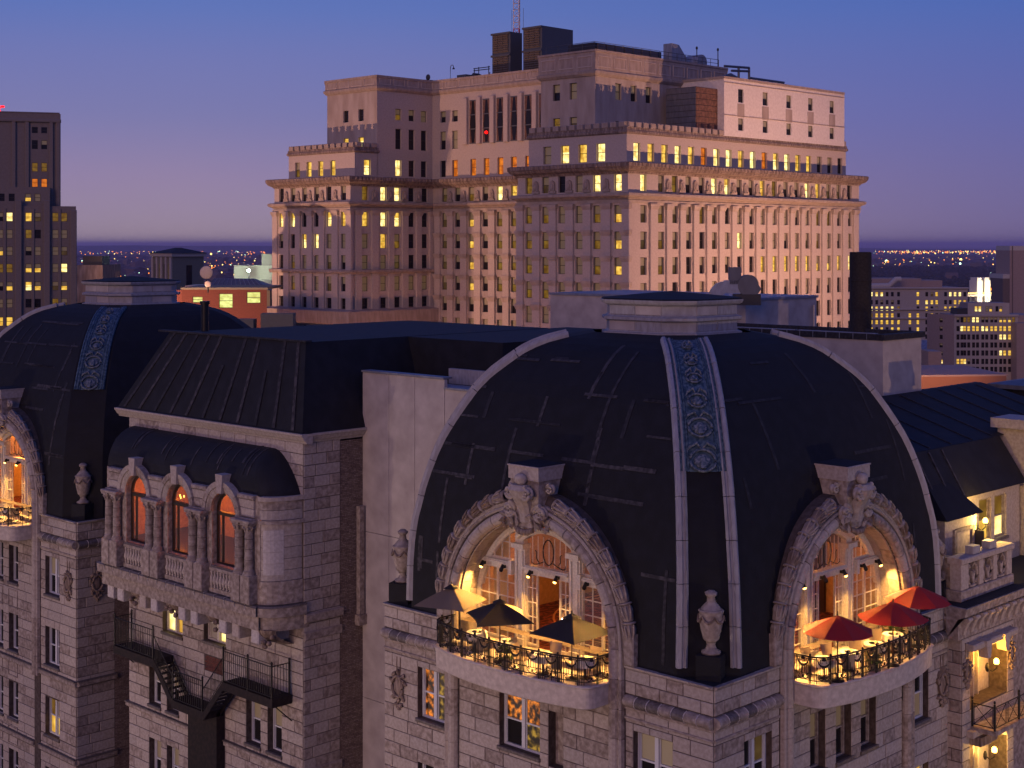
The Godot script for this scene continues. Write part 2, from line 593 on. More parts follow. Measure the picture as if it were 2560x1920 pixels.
# strip of sheeting laid on dome face k, along height (vertical) or along x
func strap(k: int, x0: float, x1: float, y0: float, y1: float, up: float) -> MB:
	var b := MB.new()
	b.t = turn_y(k)
	var nv := 7 if y1 - y0 > 0.6 else 2
	var secs := []
	for i in nv:
		var y := lerpf(y0, y1, i / float(nv - 1))
		var e := 0.05
		var tang := Vector3(0, 2 * e, dome_h(y + e) - dome_h(y - e)).normalized()
		var nor := Vector3(0, -tang.z, tang.y)
		var lo := Vector3(0, y, dome_h(y))
		secs.push_back([lo + Vector3(x0, 0, 0), lo + Vector3(x0, 0, 0) + nor * up, lo + Vector3(x1, 0, 0) + nor * up, lo + Vector3(x1, 0, 0)])
	b.loft(secs, false)
	b.tri(secs[0][0], secs[0][1], secs[0][2])
	b.tri(secs[0][0], secs[0][2], secs[0][3])
	b.tri(secs[nv - 1][0], secs[nv - 1][1], secs[nv - 1][2])
	b.tri(secs[nv - 1][0], secs[nv - 1][2], secs[nv - 1][3])
	return b

# frame on the corner strip of corner k at height y: x across, y up along the strip, z outward
func corner_frame(k: int, y: float) -> Transform3D:
	var e := 0.05
	var p := Vector3(dome_r(y) * 0.70711, y, dome_r(y) * 0.70711)
	var q := Vector3(dome_r(y + e) * 0.70711, y + e, dome_r(y + e) * 0.70711)
	var up := (q - p).normalized()
	var ax := Vector3(0.70711, 0, -0.70711)
	var out := ax.cross(up)
	return turn_y(k) * Transform3D(Basis(ax, up, out), p)

func rib_piece(k: int, side: float, y0: float, y1: float) -> MB:
	var b := MB.new()
	var secs := []
	var pr := [Vector2(-0.14, -0.08), Vector2(-0.17, 0.10), Vector2(-0.09, 0.20), Vector2(-0.03, 0.12), Vector2(0.03, 0.12), Vector2(0.08, 0.24), Vector2(0.20, 0.24), Vector2(0.27, 0.12), Vector2(0.27, -0.2)]
	for i in 5:
		var y := lerpf(y0, y1, i / 4.0)
		var f := corner_frame(k, y)
		var c := dome_c(y)
		var line := []
		for p in pr:
			var x: float = side * (c - 0.22 + p.x)
			line.push_back(f * Vector3(x, 0, p.y + 0.0))
		secs.push_back(line)
	b.loft(secs)
	return b

func copper_panel(parent: Node3D, k: int) -> void:
	# ornamented copper band on a corner of the dome, y 7.45 to 12.1
	var b := MB.new()
	var secs := []
	for i in 15:
		var y := lerpf(7.45, 12.12, pow(i / 14.0, 0.8))
		var f := corner_frame(k, y)
		var c := dome_c(y) - 0.16
		var line := []
		for p in [Vector2(-1, 0.0), Vector2(-1, 0.13), Vector2(-0.93, 0.17), Vector2(-0.86, 0.11), Vector2(-0.80, 0.15), Vector2(-0.73, 0.15), Vector2(-0.67, 0.08), Vector2(-0.6, 0.11), Vector2(-0.55, 0.05), Vector2(0.55, 0.05), Vector2(0.6, 0.11), Vector2(0.67, 0.08), Vector2(0.73, 0.15), Vector2(0.80, 0.15), Vector2(0.86, 0.11), Vector2(0.93, 0.17), Vector2(1, 0.13), Vector2(1, 0.0)]:
			line.push_back(f * Vector3(p.x * c, 0, p.y))
		secs.push_back(line)
	b.loft(secs, false)
	var o := part(parent, "copper_panel", b, M["copper"])
	var ring_y := [7.82, 9.0, 9.95, 10.75, 11.35, 11.85]
	var ring_r := [0.50, 0.46, 0.37, 0.30, 0.25, 0.2]
	for i in 6:
		var f := corner_frame(k, ring_y[i])
		var r: float = ring_r[i]
		b = MB.new()
		b.t = f
		var pts := []
		for j in 20: pts.push_back(Vector3(cos(TAU * j / 20) * r, sin(TAU * j / 20) * r * 0.9, 0.13))
		b.tube(pts, 0.075 * (r + 0.3), 6, true)
		b.ball(Vector3(0, 0, 0.06), Vector3(r * 0.7, r * 0.6, 0.1), 10, 5)
		part(o, "ring_ornament", b, M["copper_worn"])
		# bell drop and leaves above each ring
		b = MB.new()
		b.t = f
		b.prism(PackedVector2Array([Vector2(-0.10, -r * 0.7), Vector2(0.10, -r * 0.7), Vector2(0.07, r * 0.2), Vector2(-0.07, r * 0.2)]), 0.05, 0.24)
		part(o, "bell_drop", b, M["copper_worn"])
		for s in [-1.0, 1.0]:
			b = MB.new()
			b.t = f
			var y0 := r * 1.15
			b.tube([Vector3(0.04 * s, y0 - 0.05, 0.1), Vector3(r * 0.4 * s, y0 + 0.12, 0.2), Vector3(r * 0.95 * s, y0 - 0.02, 0.16), Vector3(r * 1.15 * s, y0 - 0.16, 0.08)], [0.03, 0.08, 0.06, 0.015], 6)
			part(o, "leaf_ornament", b, M["copper_worn"])

func spiral(cx: float, cy: float, z: float, r0: float, r1: float, turns: float, a0: float, dir: float) -> Array:
	var pts := []
	var N := int(14 * turns)
	for i in N + 1:
		var f := float(i) / N
		var a := a0 + dir * TAU * turns * f
		var r := lerpf(r0, r1, f)
		pts.push_back(Vector3(cx + cos(a) * r, cy + sin(a) * r, z + 0.06 * f))
	return pts

func arch_surround(P: Node3D, F: Transform3D) -> void:
	var b := MB.new()
	# plain carcass behind the mouldings
	b.t = F
	b.arc([Vector2(ARCH_R + 0.02, -1.15), Vector2(ARCH_R + 0.02, 0.06), Vector2(5.12, 0.06), Vector2(5.5, -0.15), Vector2(5.5, -1.15)], 0, ARCH_Y, 0, PI, 48)
	for s in [-1.0, 1.0]:
		b.box(Vector3(minf(s * 4.30, s * 5.0), -26, -0.6), Vector3(maxf(s * 4.30, s * 5.0), -0.8, 0.06))
		b.box(Vector3(minf(s * 4.30, s * 5.0), -0.8, -1.15), Vector3(maxf(s * 4.30, s * 5.0), ARCH_Y, 0.06))
	var o := part(P, "arch_surround", b, M["mortar"])
	# big convex voussoirs
	var nv := 17
	for i in nv:
		b = MB.new()
		b.t = F
		var a0 := PI * i / nv + 0.004
		var a1 := PI * (i + 1) / nv - 0.004
		b.arc([Vector2(4.30, 0.02), Vector2(4.30, 0.16), Vector2(4.36, 0.27), Vector2(4.47, 0.34), Vector2(4.60, 0.35), Vector2(4.72, 0.29), Vector2(4.78, 0.2), Vector2(4.80, 0.02)], 0, ARCH_Y, a0, a1, 4)
		part(o, "voussoir", b, M[STONES[rng.randi() % 6]])
		# soffit stones of the deep reveal
		for dd in 2:
			b = MB.new()
			b.t = F
			var h := 0.0 if dd == 0 else 0.5
			var z0 := -1.12 if dd == 0 else -0.56
			b.arc([Vector2(ARCH_R - 0.03, z0), Vector2(ARCH_R - 0.03, z0 + 0.54), Vector2(ARCH_R + 0.06, z0 + 0.54), Vector2(ARCH_R + 0.06, z0)], 0, ARCH_Y, maxf(0.0, PI * (i + h) / nv + 0.003), minf(PI, PI * (i + h + 1) / nv - 0.003), 3)
			part(o, "soffit_stone", b, M[STONES[rng.randi() % 6]])
	# two thin outer mouldings
	for q in [[4.84, 4.98, 0.30], [5.00, 5.14, 0.22]]:
		for i in 9:
			b = MB.new()
			b.t = F
			b.arc([Vector2(q[0], 0.0), Vector2(q[0], q[2] - 0.05), Vector2((q[0] + q[1]) / 2, q[2]), Vector2(q[1], q[2] - 0.05), Vector2(q[1], 0.0)], 0, ARCH_Y, PI * i / 9.0 + 0.003, PI * (i + 1) / 9.0 - 0.003, 6)
			part(o, "archivolt", b, M[STONES[rng.randi() % 6]])
	# shafts under the springing
	for s in [-1.0, 1.0]:
		for i in 9:
			var y1 := ARCH_Y - i * 1.15
			b = MB.new()
			b.t = F
			var sec := func(y: float) -> Array:
				var L := []
				for p in [Vector2(4.30, 0.02), Vector2(4.30, 0.16), Vector2(4.36, 0.27), Vector2(4.47, 0.34), Vector2(4.60, 0.35), Vector2(4.72, 0.29), Vector2(4.78, 0.2), Vector2(4.84, 0.24), Vector2(4.91, 0.29), Vector2(4.98, 0.24), Vector2(5.0, 0.02)]:
					L.push_back(Vector3(s * p.x, y, p.y))
				return L
			b.loft([sec.call(y1 - 1.135), sec.call(y1)])
			part(o, "shaft_stone", b, M[STONES[rng.randi() % 6]])
			if i < 2:
				b = MB.new()
				b.t = F
				b.box(Vector3(minf(s * 4.25, s * 4.33), maxf(y1 - 1.135, -0.78), -1.12), Vector3(maxf(s * 4.25, s * 4.33), y1, -0.03))
				part(o, "jamb_stone", b, M[STONES[rng.randi() % 6]])
	# bound laurel wreath round the arch, with plain feet
	var R := 5.36
	for s in [-1.0, 1.0]:
		for i in 9:
			var a := deg_to_rad(8 + i * 7.8)
			var c := Vector3(s * cos(a) * R, ARCH_Y + sin(a) * R, 0.08)
			var tang := Vector3(-s * sin(a), cos(a), 0)
			var B := Basis(tang.cross(Vector3(0, 0, 1)).normalized(), tang, Vector3(0, 0, 1))
			b = MB.new()
			b.t = F * Transform3D(B, c)
			b.lathe([Vector2(0.13, -0.33), Vector2(0.20, -0.28), Vector2(0.22, -0.05), Vector2(0.25, 0.12), Vector2(0.22, 0.26), Vector2(0.12, 0.33)], 10)
			for k in 5:
				var q := PI * (k + 0.5) / 5.0
				b.tube([Vector3(cos(q) * 0.18, -0.25, sin(q) * 0.18), Vector3(cos(q) * 0.26, 0.0, sin(q) * 0.26), Vector3(cos(q) * 0.29, 0.2, sin(q) * 0.29), Vector3(cos(q) * 0.31, 0.33, sin(q) * 0.31)], [0.03, 0.055, 0.045, 0.012], 5)
			part(o, "laurel_bundle", b, M[["stone_stained", "stone3", "stone1"][rng.randi() % 3]])
			b = MB.new()
			b.t = F * Transform3D(B, c + tang * 0.365)
			b.lathe([Vector2(0.18, -0.05), Vector2(0.27, -0.03), Vector2(0.27, 0.03), Vector2(0.18, 0.05)], 12)
			part(o, "wreath_band", b, M["stone1"])
		b = MB.new()
		b.t = F
		b.bevel(Vector3(minf(s * 5.05, s * 5.55), 0.02, -0.3), Vector3(maxf(s * 5.05, s * 5.55), 1.25, 0.22), 0.05)
		part(o, "wreath_foot", b, M["stone1"])
	# keystone with cap, volutes and leaves
	b = MB.new()
	b.t = F
	b.prism(PackedVector2Array([Vector2(-0.42, 4.65), Vector2(0.42, 4.65), Vector2(0.76, 5.5), Vector2(0.80, 6.7), Vector2(-0.80, 6.7), Vector2(-0.76, 5.5)]), -1.3, 0.42)
	var key := part(P, "keystone", b, M["stone1"])
	b = MB.new()
	b.t = F
	b.box(Vector3(-0.85, 6.62, -1.7), Vector3(0.85, 7.14, 0.50))
	b.box(Vector3(-0.88, 7.14, -1.7), Vector3(0.88, 7.2, 0.54))
	part(key, "cap", b, M["stone2"])
	b = MB.new()
	b.t = F
	b.box(Vector3(-0.84, 7.203, -1.7), Vector3(0.84, 7.225, 0.46))
	part(key, "cap_flashing", b, M["membrane"])
	b = MB.new()
	b.t = F
	var side := [Vector3(0, 4.9, 0.46), Vector3(0, 5.25, 0.5), Vector3(0, 5.6, 0.62), Vector3(0, 5.95, 0.86), Vector3(0, 6.25, 0.98), Vector3(0, 6.45, 0.86)]
	var wid := [0.26, 0.30, 0.36, 0.42, 0.46, 0.42]
	var secs := []
	for i in side.size():
		secs.push_back([side[i] + Vector3(-wid[i], 0, -0.3), side[i] + Vector3(-wid[i], 0, -0.05), side[i] + Vector3(-wid[i] * 0.5, 0, 0.08), side[i] + Vector3(wid[i] * 0.5, 0, 0.08), side[i] + Vector3(wid[i], 0, -0.05), side[i] + Vector3(wid[i], 0, -0.3)])
	b.loft(secs)
	b.ball(Vector3(0, 6.66, 0.66), Vector3(0.30, 0.26, 0.22), 10, 7)
	part(key, "console", b, M["stone0"])
	for s in [-1.0, 1.0]:
		for q in [[0.46, 6.12, 0.82, 0.30, 2.0], [0.86, 5.30, 0.42, 0.34, 2.2], [1.05, 6.3, 0.05, 0.2, 1.6]]:
			b = MB.new()
			b.t = F
			var pts := spiral(s * q[0], q[1], q[2], q[3], 0.03, q[4], PI / 2, s)
			var rr := []
			for i in pts.size(): rr.push_back(lerpf(0.10, 0.05, float(i) / pts.size()) * (q[3] / 0.3))
			b.tube(pts, rr, 6)
			b.ball(Vector3(s * q[0], q[1], q[2] - 0.12), Vector3(q[3], q[3], 0.14), 10, 6)
			part(key, "volute", b, M["stone0"])
		for i in 16:
			b = MB.new()
			var c := Vector3(s * rng.randf_range(0.35, 1.25), rng.randf_range(4.62, 5.2), rng.randf_range(0.34, 0.52))
			b.t = F * Transform3D(Basis.from_euler(Vector3(rng.randf_range(-0.6, 0.6), rng.randf_range(-0.7, 0.7), rng.randf_range(-2.5, 2.5))), c)
			b.loft([[Vector3(-0.02, -0.16, 0), Vector3(0.02, -0.16, 0), Vector3(0, -0.16, 0.03)], [Vector3(-0.12, 0, 0), Vector3(0.12, 0, 0), Vector3(0, 0, 0.09)], [Vector3(-0.07, 0.13, 0.03), Vector3(0.07, 0.13, 0.03), Vector3(0, 0.13, 0.1)], [Vector3(-0.01, 0.22, 0.1), Vector3(0.01, 0.22, 0.1), Vector3(0, 0.22, 0.12)]])
			part(key, "acanthus_leaf", b, M[["stone_stained", "stone1", "stone3"][i % 3]])
	b = MB.new()
	b.t = F
	b.tube([Vector3(-0.5, 4.62, 0.42), Vector3(-0.2, 4.5, 0.5), Vector3(0.2, 4.5, 0.5), Vector3(0.5, 4.62, 0.42)], [0.1, 0.14, 0.14, 0.1], 8)
	part(key, "bottom_roll", b, M["stone_stained"])

func bar(b: MB, x0: float, x1: float, y0: float, y1: float, z0: float, z1: float) -> void:
	b.box(Vector3(x0, y0, z0), Vector3(x1, y1, z1))

# a leaf of glazing: border, muntins, single panes; everything inside the arch circle
func glazing(o: Node3D, F: Transform3D, x0: float, x1: float, y0: float, y1: float, cols: int, rows: int, z: float, clip := 0.0, border := 0.06) -> void:
	var b := MB.new()
	b.t = F
	var top := func(x: float) -> float:
		if clip <= 0.0: return y1
		return minf(y1, ARCH_Y + sqrt(maxf(0.0, clip * clip - x * x)))
	bar(b, x0, x0 + border, y0, top.call(x0 + border * 0.5), z - 0.05, z + 0.05)
	bar(b, x1 - border, x1, y0, top.call(x1 - border * 0.5), z - 0.05, z + 0.05)
	bar(b, x0 + border, x1 - border, y0, y0 + border * 1.6, z - 0.05, z + 0.05)
	if clip <= 0.0:
		bar(b, x0 + border, x1 - border, y1 - border, y1, z - 0.05, z + 0.05)
	for i in range(1, cols):
		var x := lerpf(x0, x1, float(i) / cols)
		var t: float = top.call(x)
		if t > y0 + 0.1: bar(b, x - 0.018, x + 0.018, y0 + border, t, z - 0.025, z + 0.03)
	for j in range(1, rows):
		var y := lerpf(y0, y1, float(j) / rows)
		var xa := x0
		var xb := x1
		if clip > 0.0:
			var half := sqrt(maxf(0.0, clip * clip - pow(y - ARCH_Y, 2)))
			xa = maxf(x0, -half)
			xb = minf(x1, half)
		if xb - xa > 0.1: bar(b, xa, xb, y - 0.018, y + 0.018, z - 0.024, z + 0.028)
	part(o, "sash", b, M["paint_white"])
	for i in cols:
		for j in rows:
			var xa2 := lerpf(x0, x1, float(i) / cols)
			var xb2 := lerpf(x0, x1, float(i + 1) / cols)
			var ya := lerpf(y0, y1, float(j) / rows)
			var yb := lerpf(y0, y1, float(j + 1) / rows)
			var ta: float = minf(yb, top.call(xa2))
			var tb: float = minf(yb, top.call(xb2))
			if ta <= ya + 0.02 and tb <= ya + 0.02: continue
			b = MB.new()
			b.t = F
			b.quad(Vector3(xa2, ya, z), Vector3(xa2, maxf(ta, ya), z), Vector3(xb2, maxf(tb, ya), z), Vector3(xb2, ya, z))
			part(o, "pane", b, M["glass"])

func glazed_screen(P: Node3D, F: Transform3D, lit: Array, aim: float) -> void:
	var z := -1.05
	var b := MB.new()
	b.t = F
	# threshold and side jamb linings
	bar(b, -4.26, 4.26, -0.80, -0.70, z - 0.15, z + 0.12)
	for s in [-1.0, 1.0]:
		bar(b, minf(s * 4.08, s * 4.25), maxf(s * 4.08, s * 4.25), -0.70, 1.6, z - 0.12, z + 0.10)
	var o := part(P, "glazed_screen", b, M["paint_white"])
	b = MB.new()
	b.t = F
	b.arc([Vector2(4.02, z - 0.10), Vector2(4.02, z + 0.08), Vector2(4.12, z + 0.14), Vector2(4.26, z + 0.14), Vector2(4.26, z - 0.10)], 0, ARCH_Y, 0.24, PI - 0.24, 40)
	part(o, "arched_lining", b, M["paint_white"])
	for s in [-1.0, 1.0]:
		# pilaster with sunk panel, capital, and upper mullion
		b = MB.new()
		b.t = F
		var c: float = s * 1.55
		bar(b, c - 0.30, c + 0.30, -0.70, 3.52, z - 0.14, z + 0.16)
		bar(b, c - 0.22, c - 0.12, -0.30, 3.30, z + 0.16, z + 0.22)
		bar(b, c + 0.12, c + 0.22, -0.30, 3.30, z + 0.16, z + 0.22)
		bar(b, c - 0.26, c + 0.26, -0.70, -0.38, z + 0.16, z + 0.25)
		bar(b, c - 0.36, c + 0.36, 3.42, 3.62, z - 0.14, z + 0.34)
		bar(b, c - 0.20, c + 0.20, 3.62, 4.40, z - 0.12, z + 0.14)
		part(o, "pilaster", b, M["paint_white"])
		# side transom, with console at the pilaster
		b = MB.new()
		b.t = F
		var xa: float = minf(s * 1.85, s * 4.08)
		var xb: float = maxf(s * 1.85, s * 4.08)
		bar(b, xa, xb, 2.42, 2.62, z - 0.1, z + 0.2)
		bar(b, xa, xb, 2.62, 2.70, z - 0.1, z + 0.3)
		bar(b, xa, xb, 2.70, 2.76, z - 0.1, z + 0.24)
		part(o, "transom", b, M["paint_white"])
		b = MB.new()
		b.t = F
		bar(b, s * 1.95 - 0.09, s * 1.95 + 0.09, 2.25, 2.85, z + 0.1, z + 0.36)
		part(o, "console", b, M["paint_white"])
		# side casements and quarter lights
		var mx: float = s * 2.97
		glazing(o, F, minf(s * 1.85, mx), maxf(s * 1.85, mx), -0.62, 2.42, 2, 5, z)
		glazing(o, F, minf(mx, s * 4.08), maxf(mx, s * 4.08), -0.62, 2.42, 2, 5, z)
		glazing(o, F, minf(s * 1.85, s * 3.62), maxf(s * 1.85, s * 3.62), 2.76, 4.3, 4, 2, z, 4.05)
		# doors left and right of the open middle
		glazing(o, F, minf(s * 0.62, s * 1.25), maxf(s * 0.62, s * 1.25), -0.62, 2.42, 2, 5, z)
	# central transom
	b = MB.new()
	b.t = F
	bar(b, -1.25, 1.25, 2.42, 2.62, z - 0.1, z + 0.2)
	bar(b, -1.25, 1.25, 2.62, 2.70, z - 0.1, z + 0.3)
	bar(b, -1.25, 1.25, 2.70, 2.76, z - 0.1, z + 0.24)
	part(o, "transom", b, M["paint_white"])
	# tympanum under the segmental head, with its oval ironwork
	var sr := 2.35
	var sc := 4.22 - sr
	b = MB.new()
	b.t = F
	for i in range(1, 8):
		var x := -1.25 + 2.5 * i / 8.0
		bar(b, x - 0.012, x + 0.012, 2.76, minf(3.52 + 0.5, sc + sqrt(sr * sr - x * x)), z - 0.02, z + 0.02)
	part(o, "leading", b, M["paint_white"])
	for i in 8:
		b = MB.new()
		b.t = F
		var xa3 := -1.25 + 2.5 * i / 8.0
		var xb3 := xa3 + 2.5 / 8
		b.quad(Vector3(xa3, 2.76, z), Vector3(xa3, sc + sqrt(sr * sr - xa3 * xa3), z), Vector3(xb3, sc + sqrt(sr * sr - xb3 * xb3), z), Vector3(xb3, 2.76, z))
		part(o, "pane", b, M["glass"])
	b = MB.new()
	b.t = F
	var pts := []
	for j in 22: pts.push_back(Vector3(cos(TAU * j / 22) * 0.30, 3.42 + sin(TAU * j / 22) * 0.52, z + 0.05))
	b.tube(pts, 0.025, 5, true)
	for s in [-1.0, 1.0]:
		b.tube([Vector3(s * 0.28, 3.0, z + 0.05), Vector3(s * 0.5, 2.9, z + 0.05), Vector3(s * 0.68, 3.1, z + 0.05), Vector3(s * 0.66, 3.35, z + 0.05), Vector3(s * 0.74, 3.42, z + 0.05)], 0.022, 5)
		b.tube([Vector3(s * 0.5, 2.9, z + 0.05), Vector3(s * 0.8, 2.82, z + 0.05), Vector3(s * 0.98, 2.9, z + 0.05), Vector3(s * 0.95, 3.0, z + 0.05)], 0.022, 5)
	part(o, "oval_ironwork", b, M["iron"])
	b = MB.new()
	b.t = F
	var am := asin(1.62 / (sr + 0.3))
	b.arc([Vector2(sr - 0.02, z - 0.1), Vector2(sr - 0.02, z + 0.18), Vector2(sr + 0.1, z + 0.24), Vector2(sr + 0.16, z + 0.4), Vector2(sr + 0.27, z + 0.42), Vector2(sr + 0.27, z - 0.1)], 0, sc, PI / 2 - am, PI / 2 + am, 20)
	part(o, "segmental_head", b, M["paint_white"])
	# fanlight above the head
	b = MB.new()
	b.t = F
	for i in range(0, 7):
		var x4 := -1.2 + 2.4 * i / 6.0
		bar(b, x4 - 0.014, x4 + 0.014, sc + sqrt(pow(sr + 0.2, 2) - x4 * x4), ARCH_Y + sqrt(4.1 * 4.1 - x4 * x4), z - 0.02, z + 0.02)
	part(o, "leading", b, M["paint_white"])
	for i in 6:
		var xa5 := -1.35 + 2.7 * i / 6.0
		var xb5 := xa5 + 2.7 / 6
		b = MB.new()
		b.t = F
		b.quad(Vector3(xa5, sc + sqrt(sr * sr - xa5 * xa5), z), Vector3(xa5, ARCH_Y + sqrt(4.1 * 4.1 - xa5 * xa5), z), Vector3(xb5, ARCH_Y + sqrt(4.1 * 4.1 - xb5 * xb5), z), Vector3(xb5, sc + sqrt(sr * sr - xb5 * xb5), z))
		part(o, "pane", b, M["glass"])
	# spot lamps fixed to the transoms
	var xs := [-3.55, -2.35, -0.75, 0.75, 2.35, 3.55]
	for i in 6:
		var on: bool = lit.has(i)
		b = MB.new()
		var f := F * Transform3D(Basis(Vector3.UP, aim) * Basis(Vector3.RIGHT, deg_to_rad(62)), Vector3(xs[i], 2.50, z + 0.42))
		b.t = F
		bar(b, xs[i] - 0.03, xs[i] + 0.03, 2.46, 2.58, z + 0.2, z + 0.40)
		b.t = f * Transform3D(Basis(Vector3.RIGHT, PI / 2), Vector3.ZERO)
		b.lathe([Vector2(0.0, -0.14), Vector2(0.06, -0.14), Vector2(0.075, 0.0), Vector2(0.095, 0.12), Vector2(0.08, 0.12)], 10)
		var sp := part(P, "spot_lamp", b, M["iron"])
		b = MB.new()
		b.t = f
		b.ball(Vector3(0, 0, 0.14), Vector3(0.075, 0.075, 0.05), 8, 6)
		part(sp, "bulb", b, M["bulb"] if on else M["dark_glass"])
		if on:
			var L := SpotLight3D.new()
			L.light_color = Color(1.0, 0.72, 0.36)
			L.light_energy = 36.0
			L.light_size = 0.07
			L.spot_angle = 62.0
			L.spot_range = 30.0
			L.spot_attenuation = 2.0
			L.shadow_enabled = true
			sp.add_child(L)
			var d := (f.basis.z).normalized()
			var pos := f * Vector3(0, 0, 0.2)
			L.transform = Transform3D(Basis.looking_at(d, Vector3(0.01, 0, 0.02) + Vector3.UP), pos)

func balcony_outline(n_front := 28) -> Array:
	var pts := [Vector2(-4.42, 0.12), Vector2(-4.42, 0.75)]
	for i in 6:
		var a := PI - PI / 2 * (i + 1) / 7.0
		pts.push_back(Vector2(-3.92 + 0.5 * cos(a), 0.95 + 0.66 * sin(a)))
	for i in n_front + 1:
		var x := lerpf(-3.85, 3.85, float(i) / n_front)
		pts.push_back(Vector2(x, 2.15 - 0.52 * pow(absf(x) / 3.85, 2.2)))
	for i in 6:
		var a := PI / 2 - PI / 2 * (i + 1) / 7.0
		pts.push_back(Vector2(3.92 + 0.5 * cos(a), 0.95 + 0.66 * sin(a)))
	pts.push_back(Vector2(4.42, 0.75))
	pts.push_back(Vector2(4.42, 0.12))
	return pts

func balcony(P: Node3D, F: Transform3D) -> void:
	var ol := balcony_outline()
	var n := ol.size()
	var b := MB.new()
	b.t = F
	var secs := []
	for i in n:
		var p: Vector2 = ol[i]
		var k := 0.97
		secs.push_back([Vector3(p.x, -0.72, p.y), Vector3(p.x * 1.012, -0.76, p.y + 0.03), Vector3(p.x * 1.012, -0.80, p.y + 0.03), Vector3(p.x, -0.84, p.y), Vector3(p.x * 0.995, -1.60, p.y - 0.03), Vector3(p.x * 0.97, -1.66, p.y - 0.1)])
	b.loft(secs, false)
	for i in n - 1:
		b.quad(Vector3(ol[i].x * 0.97, -1.66, ol[i].y - 0.1), Vector3(ol[i].x * 0.97, -1.66, -0.05), Vector3(ol[i + 1].x * 0.97, -1.66, -0.05), Vector3(ol[i + 1].x * 0.97, -1.66, ol[i + 1].y - 0.1))
	var o := part(P, "balcony", b, M["fascia"])
	b = MB.new()
	b.t = F
	for i in n - 1:
		b.quad(Vector3(ol[i].x, -0.72, ol[i].y), Vector3(ol[i].x, -0.72, -1.0), Vector3(ol[i + 1].x, -0.72, -1.0), Vector3(ol[i + 1].x, -0.72, ol[i + 1].y))
	part(o, "deck", b, M["patch_stone"])
	# iron railing: rails, single bars, scrolls and garlands
	var line := []
	for p in ol: line.push_back(Vector3(p.x * 0.985, 0, p.y - 0.06))
	for q in [[0.33, 0.035], [0.25, 0.016], [-0.58, 0.018], [-0.34, 0.014]]:
		b = MB.new()
		b.t = F
		var pp := []
		for p in line: pp.push_back(p + Vector3(0, q[0], 0))
		b.tube(pp, q[1], 6)
		part(o, "rail", b, M["iron"])
	var total := 0.0
	var acc := [0.0]
	for i in n - 1:
		total += line[i].distance_to(line[i + 1])
		acc.push_back(total)
	var place := func(s: float) -> Transform3D:
		var i := 0
		while i < n - 2 and acc[i + 1] < s: i += 1
		var f: float = (s - acc[i]) / (acc[i + 1] - acc[i])
		var d: Vector3 = (line[i + 1] - line[i]).normalized()
		return Transform3D(Basis(d, Vector3.UP, d.cross(Vector3.UP)), line[i].lerp(line[i + 1], f))
	var bar_mesh := MB.new()
	bar_mesh.tube([Vector3(0, -0.70, 0), Vector3(0, 0.33, 0)], 0.016, 5)
	bar_mesh.ball(Vector3(0, -0.33, 0), Vector3(0.03, 0.05, 0.03), 6, 4)
	var bm := bar_mesh.mesh()
	var post_mesh := MB.new()
	post_mesh.tube([Vector3(0, -0.72, 0), Vector3(0, 0.36, 0)], 0.034, 6)
	post_mesh.ball(Vector3(0, 0.40, 0), Vector3(0.05, 0.06, 0.05), 8, 5)
	var pm := post_mesh.mesh()
	var sc := MB.new()
	for s in [-1.0, 1.0]:
		sc.tube([Vector3(s * 0.02, -0.52, 0), Vector3(s * 0.12, -0.55, 0), Vector3(s * 0.22, -0.48, 0), Vector3(s * 0.25, -0.40, 0), Vector3(s * 0.19, -0.35, 0), Vector3(s * 0.14, -0.40, 0), Vector3(s * 0.18, -0.43, 0)], 0.02, 5)
		sc.tube([Vector3(s * 0.26, 0.23, 0), Vector3(s * 0.20, 0.08, 0), Vector3(s * 0.10, 0.0, 0), Vector3(0, -0.03, 0)], [0.02, 0.03, 0.045, 0.055], 6)
		sc.tube([Vector3(s * 0.08, 0.24, 0), Vector3(s * 0.08, 0.10, 0), Vector3(s * 0.15, 0.10, 0), Vector3(s * 0.15, 0.24, 0)], 0.014, 4)
		sc.tube([Vector3(s * 0.08, -0.34, 0), Vector3(s * 0.08, 0.02, 0)], 0.014, 5)
		sc.tube([Vector3(s * 0.16, -0.34, 0), Vector3(s * 0.16, 0.06, 0)], 0.014, 5)
	sc.ball(Vector3(0, -0.46, 0), Vector3(0.05, 0.06, 0.03), 8, 5)
	sc.ball(Vector3(0, 0.25, 0), Vector3(0.09, 0.07, 0.04), 8, 5)
	var sm := sc.mesh()
	var units := 13
	var ul := total / units
	for u in units:
		var s0 := u * ul
		part(o, "railing_post", pm, M["iron"], F * place.call(s0 + 0.05))
		for k in 3:
			part(o, "baluster", bm, M["iron"], F * place.call(s0 + 0.13 + k * 0.085))
		part(o, "scroll_panel", sm, M["iron"], F * place.call(s0 + 0.34 + (ul - 0.34) * 0.5))
		part(o, "baluster", bm, M["iron"], F * place.call(s0 + ul - 0.03))

